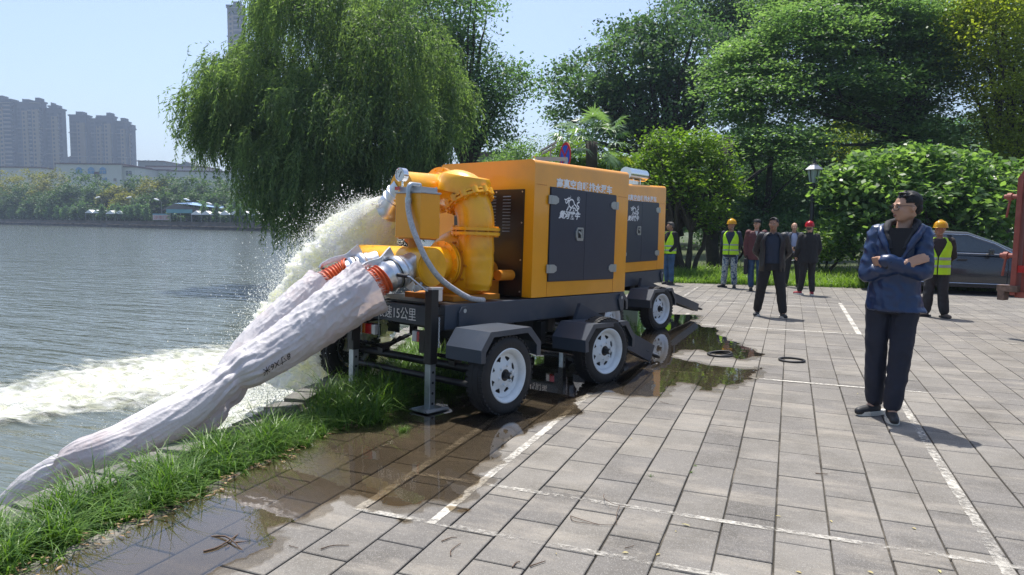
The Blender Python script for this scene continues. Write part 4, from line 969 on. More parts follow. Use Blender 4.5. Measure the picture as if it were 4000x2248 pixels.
# stray tufts in the puddle and joints
for px_, py_, s, nb in ((1575, 1690, .045, 90), (1190, 1745, .05, 60), (2540, 1862, .012, 14), (2700, 1848, .014, 16), (1330, 1655, .05, 60), (2716, 1822, .010, 10)):
    p = gnd(px_, py_); x = rng.normal(p.x, s*.5, nb); y = rng.normal(p.y, s*.5, nb)
    g = blades('weed_tuft', x, y, rng.uniform(.5, 1.3, nb)*s*1.7, np.full(nb, .003), rng.uniform(.4, 1.4, nb), m_grass, z=.0)
    tag(g, {1575: 'small bright tuft standing in the puddle near the jack foot', 1190: 'scraggly tuft at the paving edge left of the puddle', 2540: 'tiny weed in a paving joint, left of the other tiny weed', 2700: 'tiny weed in a paving joint, the larger one to the right', 1330: 'low tuft at the wet foot of the grass bank', 2716: 'minute weed just beyond the larger joint weed'}[px_], 'weed')

# litter: dead leaves at the bank foot, leaves and twigs on the paving
m_dead = leafmat('dry_leaf', (.22, .12, .06), (.42, .30, .18), .15, .7)
m_yel = leafmat('yellow_leaf', (.42, .33, .12), (.52, .46, .24), .2, .6)
m_twig = pmat('dry_twig', (.11, .072, .05), .9, var=.4, vs=30)
def leaf_mesh(bm, c, L, w, az, curl, m_=None):
    d = Vector((math.cos(az), math.sin(az), 0)); s = Vector((-d.y, d.x, 0)); P = []
    for t, ww, zz in ((0, .0, 0), (.25, .8, .35), (.6, 1, .5), (1, .05, .2)):
        a = Vector(c)+d*(L*(t-.5)); P.append((a-s*(w/2*ww)+Vector((0, 0, curl*zz*1.2)), a+Vector((0, 0, curl*zz*.3)), a+s*(w/2*ww)+Vector((0, 0, curl*zz))))
    vs = [[bm.verts.new(q) for q in r] for r in P]
    for a, b in zip(vs, vs[1:]):
        for k in (0, 1): bm.faces.new((a[k], a[k+1], b[k+1], b[k]))
bm = BM()
for k in range(420):
    y = rnd.uniform(1.2, 7); x = (-3.0 if y < 3.6 else -3.0-.03*(y-3.6))+abs(rnd.gauss(0, .07))*rnd.choice((-1, 1, 1))*.8-.02
    leaf_mesh(bm, (x, y, .012+rnd.uniform(0, .01)), rnd.uniform(.02, .055), rnd.uniform(.006, .018), rnd.uniform(0, 6.3), rnd.uniform(.0, .012))
lit = obj('leaf_litter', bm, m_dead); a = lit.data.attributes.new('var', 'FLOAT', 'FACE'); a.data.foreach_set('value', rng.uniform(0, 1, len(lit.data.polygons)).astype(np.float32))
tag(lit, 'dry leaf litter strewn along the foot of the grass bank', 'leaf litter', kind='stuff')
LV = [(2443, 2163, .040, .017, 'orange brown curled leaf on the painted cross line near the bottom edge'), (2571, 2170, .036, .015, 'pale oval leaf lying in a long joint near the bottom edge'), (2680, 2054, .060, .010, 'slim yellow leaf in a cross joint'), (3570, 2068, .030, .018, 'crumpled pale leaf in front of the man in blue, right of the long joint'), (3246, 2040, .030, .012, 'yellow green leaf scrap in a long joint left of the crumpled pale leaf'), (3040, 2020, .036, .010, 'slim pale leaf lying across a long joint'), (2465, 1716, .022, .014, 'small green leaf on the paving right of the near wheel'), (2640, 2100-20, .014, .010, 'small cream petal left of the slim yellow leaf'), (2172, 2167, .014, .010, 'small cream petal beside a twig'), (3120, 2240, .035, .016, 'brown pale leaf at the very bottom edge'), (3400, 2240, .034, .018, 'green leaf at the very bottom edge'), (3670, 2236, .034, .016, 'yellowish curled leaf at the bottom right'), (2904, 1565, .022, .008, 'pale leaf on dry stones right of the puddle'), (3350, 1540, .02, .012, 'leaf scrap left of the trousers of the man in blue'), (2812, 1606, .022, .010, 'cream leaf near the middle of the paving'), (1735, 1740+30, .0, .0, '')]
for x, y, L, w_, lab in LV:
    if not L: continue
    bm = BM(); p = gnd(x, y); leaf_mesh(bm, (0, 0, .004), L*.8, w_*.75, rnd.uniform(0, 6.3), .007); o = obj('fallen_leaf', bm, m_yel); o.location = p
    a = o.data.attributes.new('var', 'FLOAT', 'FACE'); a.data.foreach_set('value', np.full(len(o.data.polygons), rnd.random(), dtype=np.float32)); tag(o, lab, 'leaf', 'leaves fallen on the paving')
def twig(pl, r, lab, base_r=None):
    bm = BM()
    for P in pl:
        pts = [gnd(*p[:2])+Vector((0, 0, p[2] if len(p) > 2 else .006)) for p in P]; c_ = catmull(pts, 4); n_ = len(c_)
        c_ = [p+Vector((rnd.uniform(-.001, .001), rnd.uniform(-.001, .001), 0)) for p in c_]
        tube(bm, c_, [r*(1-.5*i/n_) for i in range(n_)], 6)
    o = obj('twig', bm, m_twig, smooth=True); tag(o, lab, 'twig', 'twigs on the ground')
twig([[(795, 2165, .012), (850, 2150, .014), (905, 2118, .016), (935, 2090)], [(825, 2102), (880, 2112, .02), (915, 2135, .02), (950, 2160)], [(918, 2128, .01), (975, 2120)], [(895, 2140), (880, 2150)]], .0052, 'dark forked branch lying in the shallow puddle at lower left')
twig([[(1253, 2150), (1300, 2136), (1363, 2135)]], .003, 'slim twig on dry stones right of the forked branch')
twig([[(1724, 2120), (1760, 2106), (1786, 2104)]], .003, 'short dark twig above the curved pale twig')
twig([[(1762, 2176), (1760, 2158), (1780, 2140), (1800, 2128)]], .0028, 'curved pale twig near the bottom, left of centre')
twig([[(2070, 2218), (2090, 2210), (2130, 2197)], [(2000, 2222), (2015, 2205), (2030, 2198)]], .0035, 'dark twig pointing across a long joint at the bottom')
twig([[(2440, 2146), (2460, 2142), (2476, 2136)]], .0022, 'very short twig above the orange brown leaf')
twig([[(2360, 1945, .02), (2358, 1965, .03), (2385, 1985, .03), (2425, 1989, .02), (2460, 1984)], [(2420, 1987, .02), (2408, 2020, .01), (2410, 2052)], [(2228, 2020), (2290, 2040), (2350, 2055), (2410, 2054)], [(2228, 2020), (2240, 2040), (2300, 2050), (2350, 2055)]], .0020, 'thin looped vine stem curling over the cross line')
twig([[(3185, 1853), (3232, 1856)]], .003, 'straight twig lying across a long joint beyond the cross line')
twig([[(2580, 1572), (2612, 1581)], [(1130, 2137), (1165, 2146)]], .002, 'two straw bits, one near the puddle rim')
# rubber gaskets
for (x, y, r, lab, dbl) in ((2812, 1389, .138, 'twisted black rubber ring lying at the puddle rim, the left one', 1), (3093, 1411, .135, 'flat black rubber ring lying on dry stones, the right one', 0)):
    g = empty('rubber_ring', gnd(x, y)); tag(g, lab, 'rubber ring', 'black rubber rings on the paving')
    bm = BM(); tube(bm, [(r*math.cos(a), r*.98*math.sin(a), .013) for a in np.linspace(0, 2*PI, 41)], .012, 10, caps=False)
    if dbl: tube(bm, [(r*.93*math.cos(a), r*.80*math.sin(a)+.01, .022+.018*math.sin(a*1+1)) for a in np.linspace(0, 2*PI, 41)], .011, 10, caps=False)
    obj('ring', bm, m_rubber, g, smooth=True)
# ------------------------------------------------------------------ people
m_skin = pmat('skin', (.46, .27, .185), .5, var=.08, vs=20, spec=.35)
inp(m_skin.node_tree.nodes['Principled BSDF'], 'Subsurface Weight', .08); inp(m_skin.node_tree.nodes['Principled BSDF'], 'Subsurface Radius', (.012, .005, .003))
m_skin2 = pmat('tanned_skin', (.34, .19, .125), .5, var=.1, vs=20, spec=.35)
m_hair = pmat('black_hair', (.010, .009, .009), .55, var=.4, vs=60, bump=.3, bs=140, spec=.3)
m_ghair = pmat('grey_cropped_hair', (.06, .055, .05), .7, var=.4, vs=60)
m_eye = pmat('eye_white', (.55, .52, .50), .2, coat=.5); m_iris = pmat('dark_iris', (.012, .008, .006), .15, coat=.8); m_lip = pmat('lips', (.27, .105, .085), .5)
m_blue = pmat('blue_shell_jacket', (.006, .025, .085), .36, var=.16, vs=7, bump=.18, bs=25, spec=.6)
m_lining = pmat('black_hood_lining', (.014, .015, .020), .8); m_shirtk = pmat('black_tee', (.010, .010, .012), .85)
m_nvtr = pmat('navy_trousers', (.009, .012, .026), .75, var=.2, vs=9, bump=.15, bs=80)
m_blk = pmat('black_trousers', (.010, .010, .011), .8, var=.2, vs=9, bump=.15, bs=80)
m_leather = pmat('black_leather_jacket', (.013, .013, .016), .42, var=.3, vs=14, bump=.5, bs=45)
m_nvshirt = pmat('dark_navy_shirt', (.012, .022, .045), .75, var=.1)
m_lime = pmat('lime_hivis_fabric', (.46, .80, .015), .6, var=.07, vs=9, bump=.2, bs=20)
m_refl = pmat('grey_reflective_tape', (.33, .36, .37), .35, var=.1)
m_maroon = pmat('maroon_jacket', (.085, .022, .024), .75, var=.15, vs=9)
m_jean = pmat('blue_jeans', (.022, .055, .115), .85, var=.3, vs=8, bump=.2, bs=60)
m_jean2 = pmat('faded_jeans', (.035, .085, .17), .85, var=.4, vs=6, bump=.2, bs=60)
m_ltshirt = pmat('pale_blue_shirt', (.33, .38, .52), .7); m_cream = pmat('cream_shirt', (.55, .52, .46), .7)
m_helY = pmat('yellow_helmet', (.86, .52, .008), .28, coat=.5, var=.03); m_helR = pmat('red_helmet', (.60, .010, .022), .28, coat=.5, var=.03)
m_shoe = pmat('dark_shoe', (.018, .019, .022), .55, var=.2); m_sole = pmat('white_sole', (.62, .60, .54), .6, var=.1, dirt=(.2, .17, .13), ds=20); m_brownshoe = pmat('dusty_brown_shoe', (.11, .085, .07), .75, var=.2)
m_redshoe = pmat('red_trim', (.30, .02, .03), .5); m_char = pmat('charcoal_trousers', (.020, .020, .024), .8, var=.2, vs=9, bump=.15, bs=80)
def camo():
    m = pmat('blue_grey_camouflage', (.2, .24, .28), .8); t = m.node_tree; b = t.nodes['Principled BSDF']
    tc = t.nodes.new('ShaderNodeTexCoord'); n = t.nodes.new('ShaderNodeTexNoise'); n.inputs['Scale'].default_value = 11; n.inputs['Detail'].default_value = 2
    r = t.nodes.new('ShaderNodeValToRGB'); r.color_ramp.interpolation = 'CONSTANT'; e = r.color_ramp.elements; e[0].color = (.025, .045, .10, 1); e[1].position = .42; e[1].color = (.16, .22, .28, 1)
    for p, c_ in ((.50, (.36, .40, .38, 1)), (.58, (.07, .11, .19, 1)), (.64, (.25, .30, .33, 1))):
        q = e.new(p); q.color = c_
    t.links.new(tc.outputs['Object'], n.inputs['Vector']); t.links.new(n.outputs[0], r.inputs[0]); t.links.new(r.outputs[0], b.inputs['Base Color']); return m
m_camo = camo()

def capsule(bm, p0, r0, p1, r1, n=14):
    p0 = Vector(p0); p1 = Vector(p1); d = p1-p0; L = d.length
    if L < 1e-5: return
    prof = [(-r0, 0), (-r0*.87, r0*.5), (-r0*.5, r0*.87), (0, r0), (L, r1), (L+r1*.5, r1*.87), (L+r1*.87, r1*.5), (L+r1, 0)]
    lathe(bm, p0, d, prof, n)
def ell(bm, c, r, rot=None, sub=2):
    q = bmesh.ops.create_icosphere(bm, subdivisions=sub, radius=1); mt = Matrix.Translation(c) @ (Euler(rot).to_matrix().to_4x4() if rot else Matrix()) @ Matrix.Diagonal((*r, 1))
    bmesh.ops.transform(bm, matrix=mt, verts=q['verts'])
def chain(bm, pts, n=14):
    for a, b in zip(pts, pts[1:]): capsule(bm, a[0], a[1], b[0], b[1], n)
def loft(bm, L, n=28):
    """closed stack of ellipses (cx, cy, z, rx, ry)"""
    R = [[bm.verts.new((cx+rx*math.cos(2*PI*k/n), cy+ry*math.sin(2*PI*k/n), z)) for k in range(n)] for cx, cy, z, rx, ry in L]
    for a, b in zip(R, R[1:]):
        for k in range(n): bm.faces.new((a[k], a[(k+1) % n], b[(k+1) % n], b[k]))
    bm.faces.new(R[0][::-1]); bm.faces.new(R[-1])
def blob(name, bm, m, parent, vox=.012, wr=0, ws=14, smooth_it=3, seed=0, stretch=(1, 1, .5)):
    bmesh.ops.recalc_face_normals(bm, faces=bm.faces)
    me = bpy.data.meshes.new(name); bm.to_mesh(me); bm.free(); o = bpy.data.objects.new(name, me); C.objects.link(o)
    r = o.modifiers.new('r', 'REMESH'); r.mode = 'VOXEL'; r.voxel_size = vox; r.use_smooth_shade = True
    s = o.modifiers.new('s', 'SMOOTH'); s.iterations = smooth_it; s.factor = .5
    dg = bpy.context.evaluated_depsgraph_get(); m2 = bpy.data.meshes.new_from_object(o.evaluated_get(dg)); bpy.data.objects.remove(o)
    if wr:
        k = len(m2.vertices); co = np.empty(k*3, dtype=np.float32); m2.vertices.foreach_get('co', co); co = co.reshape(-1, 3)
        no = np.empty(k*3, dtype=np.float32); m2.vertex_normals.foreach_get('vector', no); no = no.reshape(-1, 3)
        d = np.array([(1-2*abs(noise.noise(Vector((x*ws*stretch[0]+seed, y*ws*stretch[1], z*ws*stretch[2]+x*4)))))*.7+noise.noise(Vector((x*ws*2.1, y*ws*2.1, z*ws*1.3+seed)))*.5 for x, y, z in co])
        co += no*(d*wr)[:, None]; m2.vertices.foreach_set('co', co.ravel().astype(np.float32))
    m2.shade_smooth(); m2.materials.clear(); m2.materials.append(m)
    q = bpy.data.objects.new(name, m2); C.objects.link(q); q.parent = parent; return q
def hand(bm, wrist, dirv, palm_n, curl=.5, side=1, sc=1.0):
    """palm, four fingers of unequal length and a thumb from the side of the palm"""
    w_ = Vector(wrist); d = Vector(dirv).normalized(); nrm = Vector(palm_n); nrm = (nrm-d*nrm.dot(d)).normalized(); s = d.cross(nrm)*side
    L = .085*sc
    for k in range(4):
        o = (k-1.5)*.0195*sc; capsule(bm, w_+s*o*.7+d*.008, .012*sc, w_+s*o+d*L, .0105*sc, 10)
    lens = (.068, .078, .073, .056)
    for k in range(4):
        o = (k-1.5)*.0205*sc; p = w_+s*o+d*L; a = 0; q = p; n3 = 3
        for j in range(n3):
            a += curl*(.5+.15*j); q2 = q+(d*math.cos(a)+nrm*math.sin(a))*(lens[k]*sc/n3); capsule(bm, q, .0092*sc*(1-.08*j), q2, .0088*sc*(1-.1*j), 8); q = q2
    t0 = w_+d*.022-s*.026*sc; t1 = t0+(d*.6-s*.75+nrm*.35).normalized()*.036*sc; t2 = t1+(d*.9-s*.25+nrm*.5).normalized()*.032*sc
    capsule(bm, t0, .013*sc, t1, .0115*sc, 8); capsule(bm, t1, .0112*sc, t2, .0095*sc, 8)

def head(bm, c, face=0, pitch=0, wide=1.0):
    """skull, jaw, nose, brow, ears; returns a function mapping head coordinates (face toward -y) to person space"""
    Rm = Matrix.Rotation(-face, 3, 'Z') @ Matrix.Rotation(pitch, 3, 'X'); c = Vector(c)
    def H(x, y, z): return c+Rm @ Vector((x, y, z))
    e = Rm.to_euler()
    def E(p, r, sub=2, rot=None):
        rr = (Rm @ Euler(rot).to_matrix()).to_euler() if rot else e
        ell(bm, H(*p), r, rr, sub)
    E((0, .012, .028), (.074*wide, .094, .088), 3); E((0, -.030, -.030), (.060*wide, .062, .080), 3); E((0, -.052, -.078), (.036*wide, .034, .030)); E((0, .01, -.04), (.060*wide, .07, .055))
    for s in (-1, 1):
        E((s*.038, -.066, -.020), (.022, .020, .022)); E((s*.030, -.082, .024), (.024, .012, .009)); E((s*.074*wide, .010, -.010), (.010, .020, .031), 2, (0, 0, s*.35)); E((s*.011, -.096, -.030), (.010, .012, .009))
    capsule(bm, H(0, -.083, .018), .008, H(0, -.104, -.024), .012, 10); E((0, -.078, -.052), (.024, .014, .010)); E((0, -.082, -.063), (.020, .012, .007))
    return H, e, Rm
def add_face(parent, H, e, detail=True, lip=True):
    for s in (-1, 1):
        bm = BM(); ell(bm, H(s*.030, -.078, .004), (.0125, .010, .0062), e, 2); ey = obj('eye', bm, m_eye, parent, smooth=True)
        bm = BM(); ell(bm, H(s*.030-.002*0, -.0860, .004), (.0058, .004, .0058), e, 2); obj('iris', bm, m_iris, ey, smooth=True)
        bm = BM(); ell(bm, H(s*.031, -.090, .026), (.019, .004, .0036), e, 2); obj('eyebrow', bm, m_hair, parent, smooth=True)
    if lip:
        bm = BM(); ell(bm, H(0, -.0905, -.056), (.0215, .005, .0050), e, 2); ell(bm, H(0, -.0905, -.0625), (.018, .005, .0042), e, 2); obj('mouth', bm, m_lip, parent, smooth=True)
def hair_cap(parent, H, Rm, m=m_hair, top=.0, back=True, vox=.008, bald=False, grow=1.0):
    bm = BM(); e = Rm.to_euler()
    ell(bm, H(0, .020, .045+top), (.080*grow, .094*grow, .082), e, 3)
    if back: ell(bm, H(0, .060, -.005), (.068, .052, .060), e, 3)
    for k in range(26):   # locks
        a = rnd.uniform(-.9, .9); y0 = rnd.uniform(-.055, .07); x0 = math.sin(a)*.066; z0 = .045+math.cos(a)*.072*math.sqrt(max(.1, 1-(y0/.11)**2))+top
        capsule(bm, H(x0, y0, z0-.008), .013, H(x0*1.15+.012, y0-.030, z0-.004+rnd.uniform(-.004, .012)), .007, 6)
    # cut away the face side
    q = blob('hair', bm, m, parent, vox, .003, 50, 1)
    me = q.data; bmx = BM(); bmx.from_mesh(me); inv = Rm.inverted(); c = H(0, 0, 0); dead = []
    for v in bmx.verts:
        h = inv @ (v.co-c)
        if h.y < -.045 and h.z < .070-max(0, (h.y+.06))*.2: dead.append(v)
        elif h.y < .012 and h.z < .030-.35*h.y*0 and abs(h.x) > .04: dead.append(v)
        elif h.z < -.055: dead.append(v)
    bmesh.ops.delete(bmx, geom=dead, context='VERTS'); bmx.to_mesh(me); bmx.free(); return q
def helmet(parent, H, Rm, m):
    e = Rm.to_euler(); bm = BM(); n = 40
    rings = []
    for z, r in ((.0, 1.0), (.012, .985), (.04, .955), (.07, .88), (.095, .76), (.113, .60), (.126, .40), (.133, .2)):
        rings.append([H(r*.112*math.cos(2*PI*k/n), .008+r*.132*math.sin(2*PI*k/n), .045+z) for k in range(n)])
    V = [[bm.verts.new(p) for p in r] for r in rings]; top = bm.verts.new(H(0, .008, .180))
    for a, b in zip(V, V[1:]):
        for k in range(n): bm.faces.new((a[k], a[(k+1) % n], b[(k+1) % n], b[k]))
    for k in range(n): bm.faces.new((V[-1][k], V[-1][(k+1) % n], top))
    br = [bm.verts.new(H((.112+.012)*math.cos(2*PI*k/n), .008+(.132+.014+(.028 if math.sin(2*PI*k/n) < -.3 else 0))*math.sin(2*PI*k/n), .040)) for k in range(n)]
    for k in range(n): bm.faces.new((br[k], br[(k+1) % n], V[0][(k+1) % n], V[0][k]))
    bmesh.ops.solidify(bm, geom=bm.faces, thickness=.004)
    hm = obj('helmet', bm, m, parent, smooth=True)
    bm = BM(); P = [H(0, .008+.10*math.sin(a), .052+.137*math.cos(a)) for a in np.linspace(-1.0, 1.0, 12)]; tube(bm, P, .006, 8); obj('helmet_ridge', bm, m, hm, smooth=True)
    bm = BM(); P = [H(s_*.078, .0+.02*math.sin(t_*3), .03-.10*t_) for s_ in (-1,) for t_ in np.linspace(0, 1, 5)]+[H(0, -.055, -.108)]+[H(.078, .0+.02*math.sin(t_*3), .03-.10*t_) for t_ in np.linspace(1, 0, 5)]; tube(bm, P, .004, 5); obj('chin_strap', bm, m_cream, hm)
    return hm
def shell(name, parent, m, levels, gap, th=.006, n=48, wr=.004, zs=None, off=0, seed=0):
    """garment open at the front (-y): levels (cx,cy,z,rx,ry); gap(z) = half opening in radians"""
    bm = BM(); R = []
    for cx, cy, z, rx, ry in levels:
        g = gap(z); row = []
        for k in range(n+1):
            a = -PI/2+g+(2*PI-2*g)*k/n; w_ = wr*(noise.noise(Vector((math.cos(a)*4+seed, math.sin(a)*4, z*9)))+.6*noise.noise(Vector((math.cos(a)*9+seed, math.sin(a)*9, z*16))))
            row.append(bm.verts.new((cx+(rx+w_+off)*math.cos(a), cy+(ry+w_+off)*math.sin(a), z)))
        R.append(row)
    for a, b in zip(R, R[1:]):
        for k in range(n): bm.faces.new((a[k], a[k+1], b[k+1], b[k]))
    bmesh.ops.recalc_face_normals(bm, faces=bm.faces); bmesh.ops.solidify(bm, geom=bm.faces, thickness=th)
    return obj(name, bm, m, parent, smooth=True)
def shoe(parent, ank, d, m=m_shoe, sole=m_sole, L=.27):
    """ank: ankle point (x,y,z); d: toe direction on the ground"""
    a = Vector(ank); d = Vector((d[0], d[1], 0)).normalized(); s = Vector((-d.y, d.x, 0)); z = a.z-.085
    heel = Vector((a.x, a.y, 0))-d*.07
    bm = BM(); chain(bm, [((a.x, a.y, z+.10), .040), (tuple(heel+d*.05+Vector((0, 0, z+.055))), .042), (tuple(heel+d*.15+Vector((0, 0, z+.042))), .040), (tuple(heel+d*.215+Vector((0, 0, z+.036))), .034)]); 
    sh = blob('shoe', bm, m, parent, .008, 0)
    me = sh.data
    for v in me.vertices:
        if v.co.z < z+.016: v.co.z = z+.016
    bm = BM(); n = 22; P = []
    for k in range(n):
        t = 2*PI*k/n; c_, s_ = math.cos(t), math.sin(t); P.append(heel+d*(.09+.137*c_)+s*(.049*s_*(1.0+.12*c_)))
    A = [bm.verts.new((p.x, p.y, z+.002)) for p in P]; B = [bm.verts.new((p.x, p.y, z+.036)) for p in P]
    for k in range(n): bm.faces.new((A[k], A[(k+1) % n], B[(k+1) % n], B[k]))
    bm.faces.new(A[::-1]); bm.faces.new(B); obj('sole', bm, sole, sh, bevel=.003)
    return sh

def person(label, pos, H=1.75, yaw=0, face=0, J=None, top=None, trousers=m_blk, skin=m_skin, shoes=(m_shoe, m_sole), vox=.012, group='onlookers and workers on the paving', torso=1.0, hands=(), toe=None, sleeve_r=1.0, cuff=1.0, headp=(0, -.01, 1.645), pitch=0, hem=.80, hip_r=1.0, seed=0, legs_r=1.0, body_w=1.0):
    """joints are given for a figure 1.75 m tall that faces -y; k scales it"""
    r = empty('person', pos, (0, 0, 0)); tag(r, label, 'person', group)
    base = math.atan2(-pos[0], pos[1]); r.rotation_euler = (0, 0, base-yaw); k = H/1.75; r.scale = (k, k, k)
    j = dict(neck=(0, .0, 1.50), sL=(-.185, 0, 1.435), eL=(-.225, .03, 1.15), wL=(-.235, -.01, .90), sR=(.185, 0, 1.435), eR=(.225, .03, 1.15), wR=(.235, -.01, .90),
             hL=(-.095, 0, .92), kL=(-.105, -.015, .50), aL=(-.11, .01, .085), hR=(.095, 0, .92), kR=(.105, -.015, .50), aR=(.11, .01, .085), cx=0, wx=0)
    if J: j.update(J)
    # body: one continuous figure (head, neck, trunk, limbs, hands)
    bm = BM(); h, e, Rm = head(bm, headp, face, pitch)
    capsule(bm, (headp[0]*.9, headp[1]+.035, headp[2]-.05), .052, (j['neck'][0], j['neck'][1]+.01, j['neck'][2]-.06), .058)
    loft(bm, [(j['wx'], 0, .86, .145, .105), (j['wx'], 0, .98, .15, .105), (j['wx']*.5+j['cx']*.5, 0, 1.12, .135, .10), (j['cx'], 0, 1.28, .155, .11), (j['cx'], 0, 1.40, .165, .10), (j['neck'][0], 0, 1.47, .08, .07)])
    for s in 'LR':
        chain(bm, [(j['s'+s], .052), (j['e'+s], .038), (j['w'+s], .026)]); chain(bm, [(j['h'+s], .085), (j['k'+s], .055), (j['a'+s], .038)])
        a = Vector(j['a'+s]); td = (toe or {}).get(s, (0, -1)); capsule(bm, a, .036, a+Vector((td[0]*.1, td[1]*.1, -.05)), .022)
    for (s, d, n_, cu) in hands: hand(bm, j['w'+s], d, n_, cu, 1 if s == 'L' else -1)
    blob('body', bm, skin, r, min(vox, .008))
    # trousers
    bm = BM(); q = legs_r
    loft(bm, [(j['wx'], 0, .84, .165*hip_r, .12), (j['wx'], 0, .93, .175*hip_r, .125), (j['wx'], 0, 1.03, .162*hip_r, .115), (j['wx'], 0, 1.06, .158*hip_r, .112)])
    for s in 'LR':
        a = Vector(j['a'+s]); kn = Vector(j['k'+s]); cf = a.lerp(kn, .04)
        chain(bm, [(j['h'+s], .100*q), (j['k'+s], .078*q), (tuple(a.lerp(kn, .45)), .072*q*cuff), (tuple(cf+Vector((0, 0, .03))), .064*q*cuff)])
    blob('trousers', bm, trousers, r, vox, .0075, 13, 2, seed, (1, 1, .8))
    td = toe or {}
    for s in 'LR': shoe(r, j['a'+s], td.get(s, (0, -1)), *shoes)
    return r, j, h, e, Rm
def sleeves(bm, j, r0=.068, r1=.056, r2=.048, stop=.0):
    for s in 'LR':
        w_ = Vector(j['e'+s]).lerp(Vector(j['w'+s]), 1-stop); chain(bm, [(j['s'+s], r0), (j['e'+s], r1), (tuple(w_), r2)])
def torso_levels(j, hem, w=1.0, d=1.0):
    cx, wx = j['cx'], j['wx']
    return [(wx, 0, hem, .190*w, .145*d), (wx, 0, hem+.12, .188*w, .143*d), (wx*.6+cx*.4, 0, 1.08, .178*w, .135*d), (cx, 0, 1.22, .185*w, .138*d), (cx, 0, 1.34, .200*w, .134*d), (cx, 0, 1.42, .196*w, .118*d), (cx*.5+j['neck'][0]*.5, .008, 1.475, .140*w, .098*d), (j['neck'][0], .012, 1.51, .082, .078)]
def vest(r, j, hem=.86, w=1.03, stripes=((.955, .995), (1.075, 1.115)), seed=0, shoulder=True):
    lv = torso_levels(j, hem, w, 1.06); zz = [l[2] for l in lv]; L = []
    for z in np.linspace(hem, 1.505, 26):
        i = max(0, min(len(lv)-2, int(np.searchsorted(zz, z))-1)); f = (z-zz[i])/(zz[i+1]-zz[i]); f = max(0, min(1, f)); a, b = lv[i], lv[i+1]; L.append(tuple(a[q]+(b[q]-a[q])*f if q != 2 else z for q in range(5)))
    gap = lambda z: .05 if z < 1.14 else .05+(z-1.14)/.36*.75
    v = shell('hivis_vest', r, m_lime, L, gap, .005, 56, .006, off=.010, seed=seed)
    for k, (z0, z1) in enumerate(stripes):
        Ls = [tuple(float(np.interp(z, [l[2] for l in L], [l[q] for l in L])) if q != 2 else z for q in range(5)) for z in (z0, (z0+z1)/2, z1)]
        shell('reflective_stripe', v, m_refl, Ls, lambda z: .07, .002, 56, .006, off=.0155, seed=seed)
    for s_ in (-1, 1):
        bm = BM(); P = [(j['cx']+s_*(.095), -.150, 1.12), (j['cx']+s_*.105, -.148, 1.30), (j['cx']*.6+s_*.110, -.10, 1.44), (j['cx']*.6+s_*.105, -.02, 1.50), (j['cx']*.6+s_*.10, .07, 1.47)]
    return v

# 1: the man in blue, foreground -------------------------------------------------------------
p = gnd(3462, 1634)
J = dict(sL=(-.135, 0, 1.44), eL=(-.172, -.09, 1.135), wL=(.10, -.175, 1.225), sR=(.165, 0, 1.44), eR=(.205, -.09, 1.165), wR=(-.055, -.205, 1.250), neck=(.035, .0, 1.50), cx=.01, wx=-.005,
         hL=(-.095, 0, .90), kL=(-.105, .02, .50), aL=(-.105, .05, .085), hR=(.088, 0, .90), kR=(.075, -.03, .50), aR=(.045, -.05, .085))
r, j, h, e, Rm = person('bespectacled man in a blue jacket standing with folded arms in the foreground', tuple(p), 1.79, .2, .85, J, trousers=m_nvtr, vox=.009, headp=(.055, -.02, 1.645), pitch=.03,
                        hands=(('L', (1, .12, .42), (0, 1, -.2), .22), ('R', (-.8, .75, -.25), (0, 1, 0), .4)), toe={'L': (-.55, -.85), 'R': (.35, -.95)}, legs_r=.98, cuff=1.04, hip_r=.98, seed=3)
bm = BM(); lv = torso_levels(j, .88, .95, .98); loft(bm, lv[:-1]); 
chain(bm, [(j['sL'], .074), (j['eL'], .064)]); capsule(bm, j['eL'], .062, tuple(Vector(j['eL']).lerp(Vector(j['wL']), .85)), .050)
chain(bm, [(j['sR'], .074), (j['eR'], .064)]); capsule(bm, j['eR'], .062, tuple(Vector(j['eR']).lerp(Vector(j['wR']), .88)), .052)
loft(bm, [(.018, 0, .858, .207, .153), (.005, 0, .89, .196, .148), (0, 0, .97, .184, .142)])
jk = blob('jacket', bm, m_blue, r, .0085, .013, 12, 2, 2, (1, 1, 1.1))
bm = BM(); prism(bm, [(-.050, 1.24), (.075, 1.24), (.110, 1.49), (-.045, 1.49)], 'y', -.158, -.128)
for v in bm.verts:
    if v.co.z > 1.4: v.co.y += .045; 
    v.co.x += .012
obj('tee_shirt', bm, m_shirtk, r, bevel=.008)
bm = BM()   # stand-up collar and hood
for s_ in (-1, 1):
    P = [(.035+s_*.045, -.135, 1.33), (.035+s_*.075, -.115, 1.42), (.035+s_*.098, -.06, 1.495), (.035+s_*.092, .02, 1.53), (.035+s_*.03, .08, 1.545)]; tube(bm, catmull(P, 4), [.018]*6+[.026]*11, 10)
blob('hood', bm, m_lining, r, .008, .005, 20, 1)
bm = BM()
for s_ in (-1, 1):
    P = [(.035+s_*.035, -.155, 1.25), (.035+s_*.080, -.142, 1.35), (.035+s_*.125, -.108, 1.44), (.035+s_*.135, -.045, 1.49), (.035+s_*.11, .04, 1.50)]; tube(bm, catmull(P, 4), [.012]*4+[.024]*8+[.026]*5, 10)
blob('collar', bm, m_blue, jk, .008, .008, 16, 1)
add_face(r, h, e); hair_cap(r, h, Rm, grow=1.0, vox=.006)
gl = BM()
for s_ in (-1, 1):
    P = [h(s_*.034+dx, -.1055+.006*abs(s_*.034+dx)/.03, .000+dz) for dx, dz in ((-.026, .015), (.026, .015), (.027, -.010), (.018, -.018), (-.018, -.018), (-.026, -.010), (-.026, .015))]; tube(gl, P, .0026, 6)
    tube(gl, [h(s_*.060, -.100, .012), h(s_*.078, -.04, .012), h(s_*.080, .012, .008)], .0024, 6)
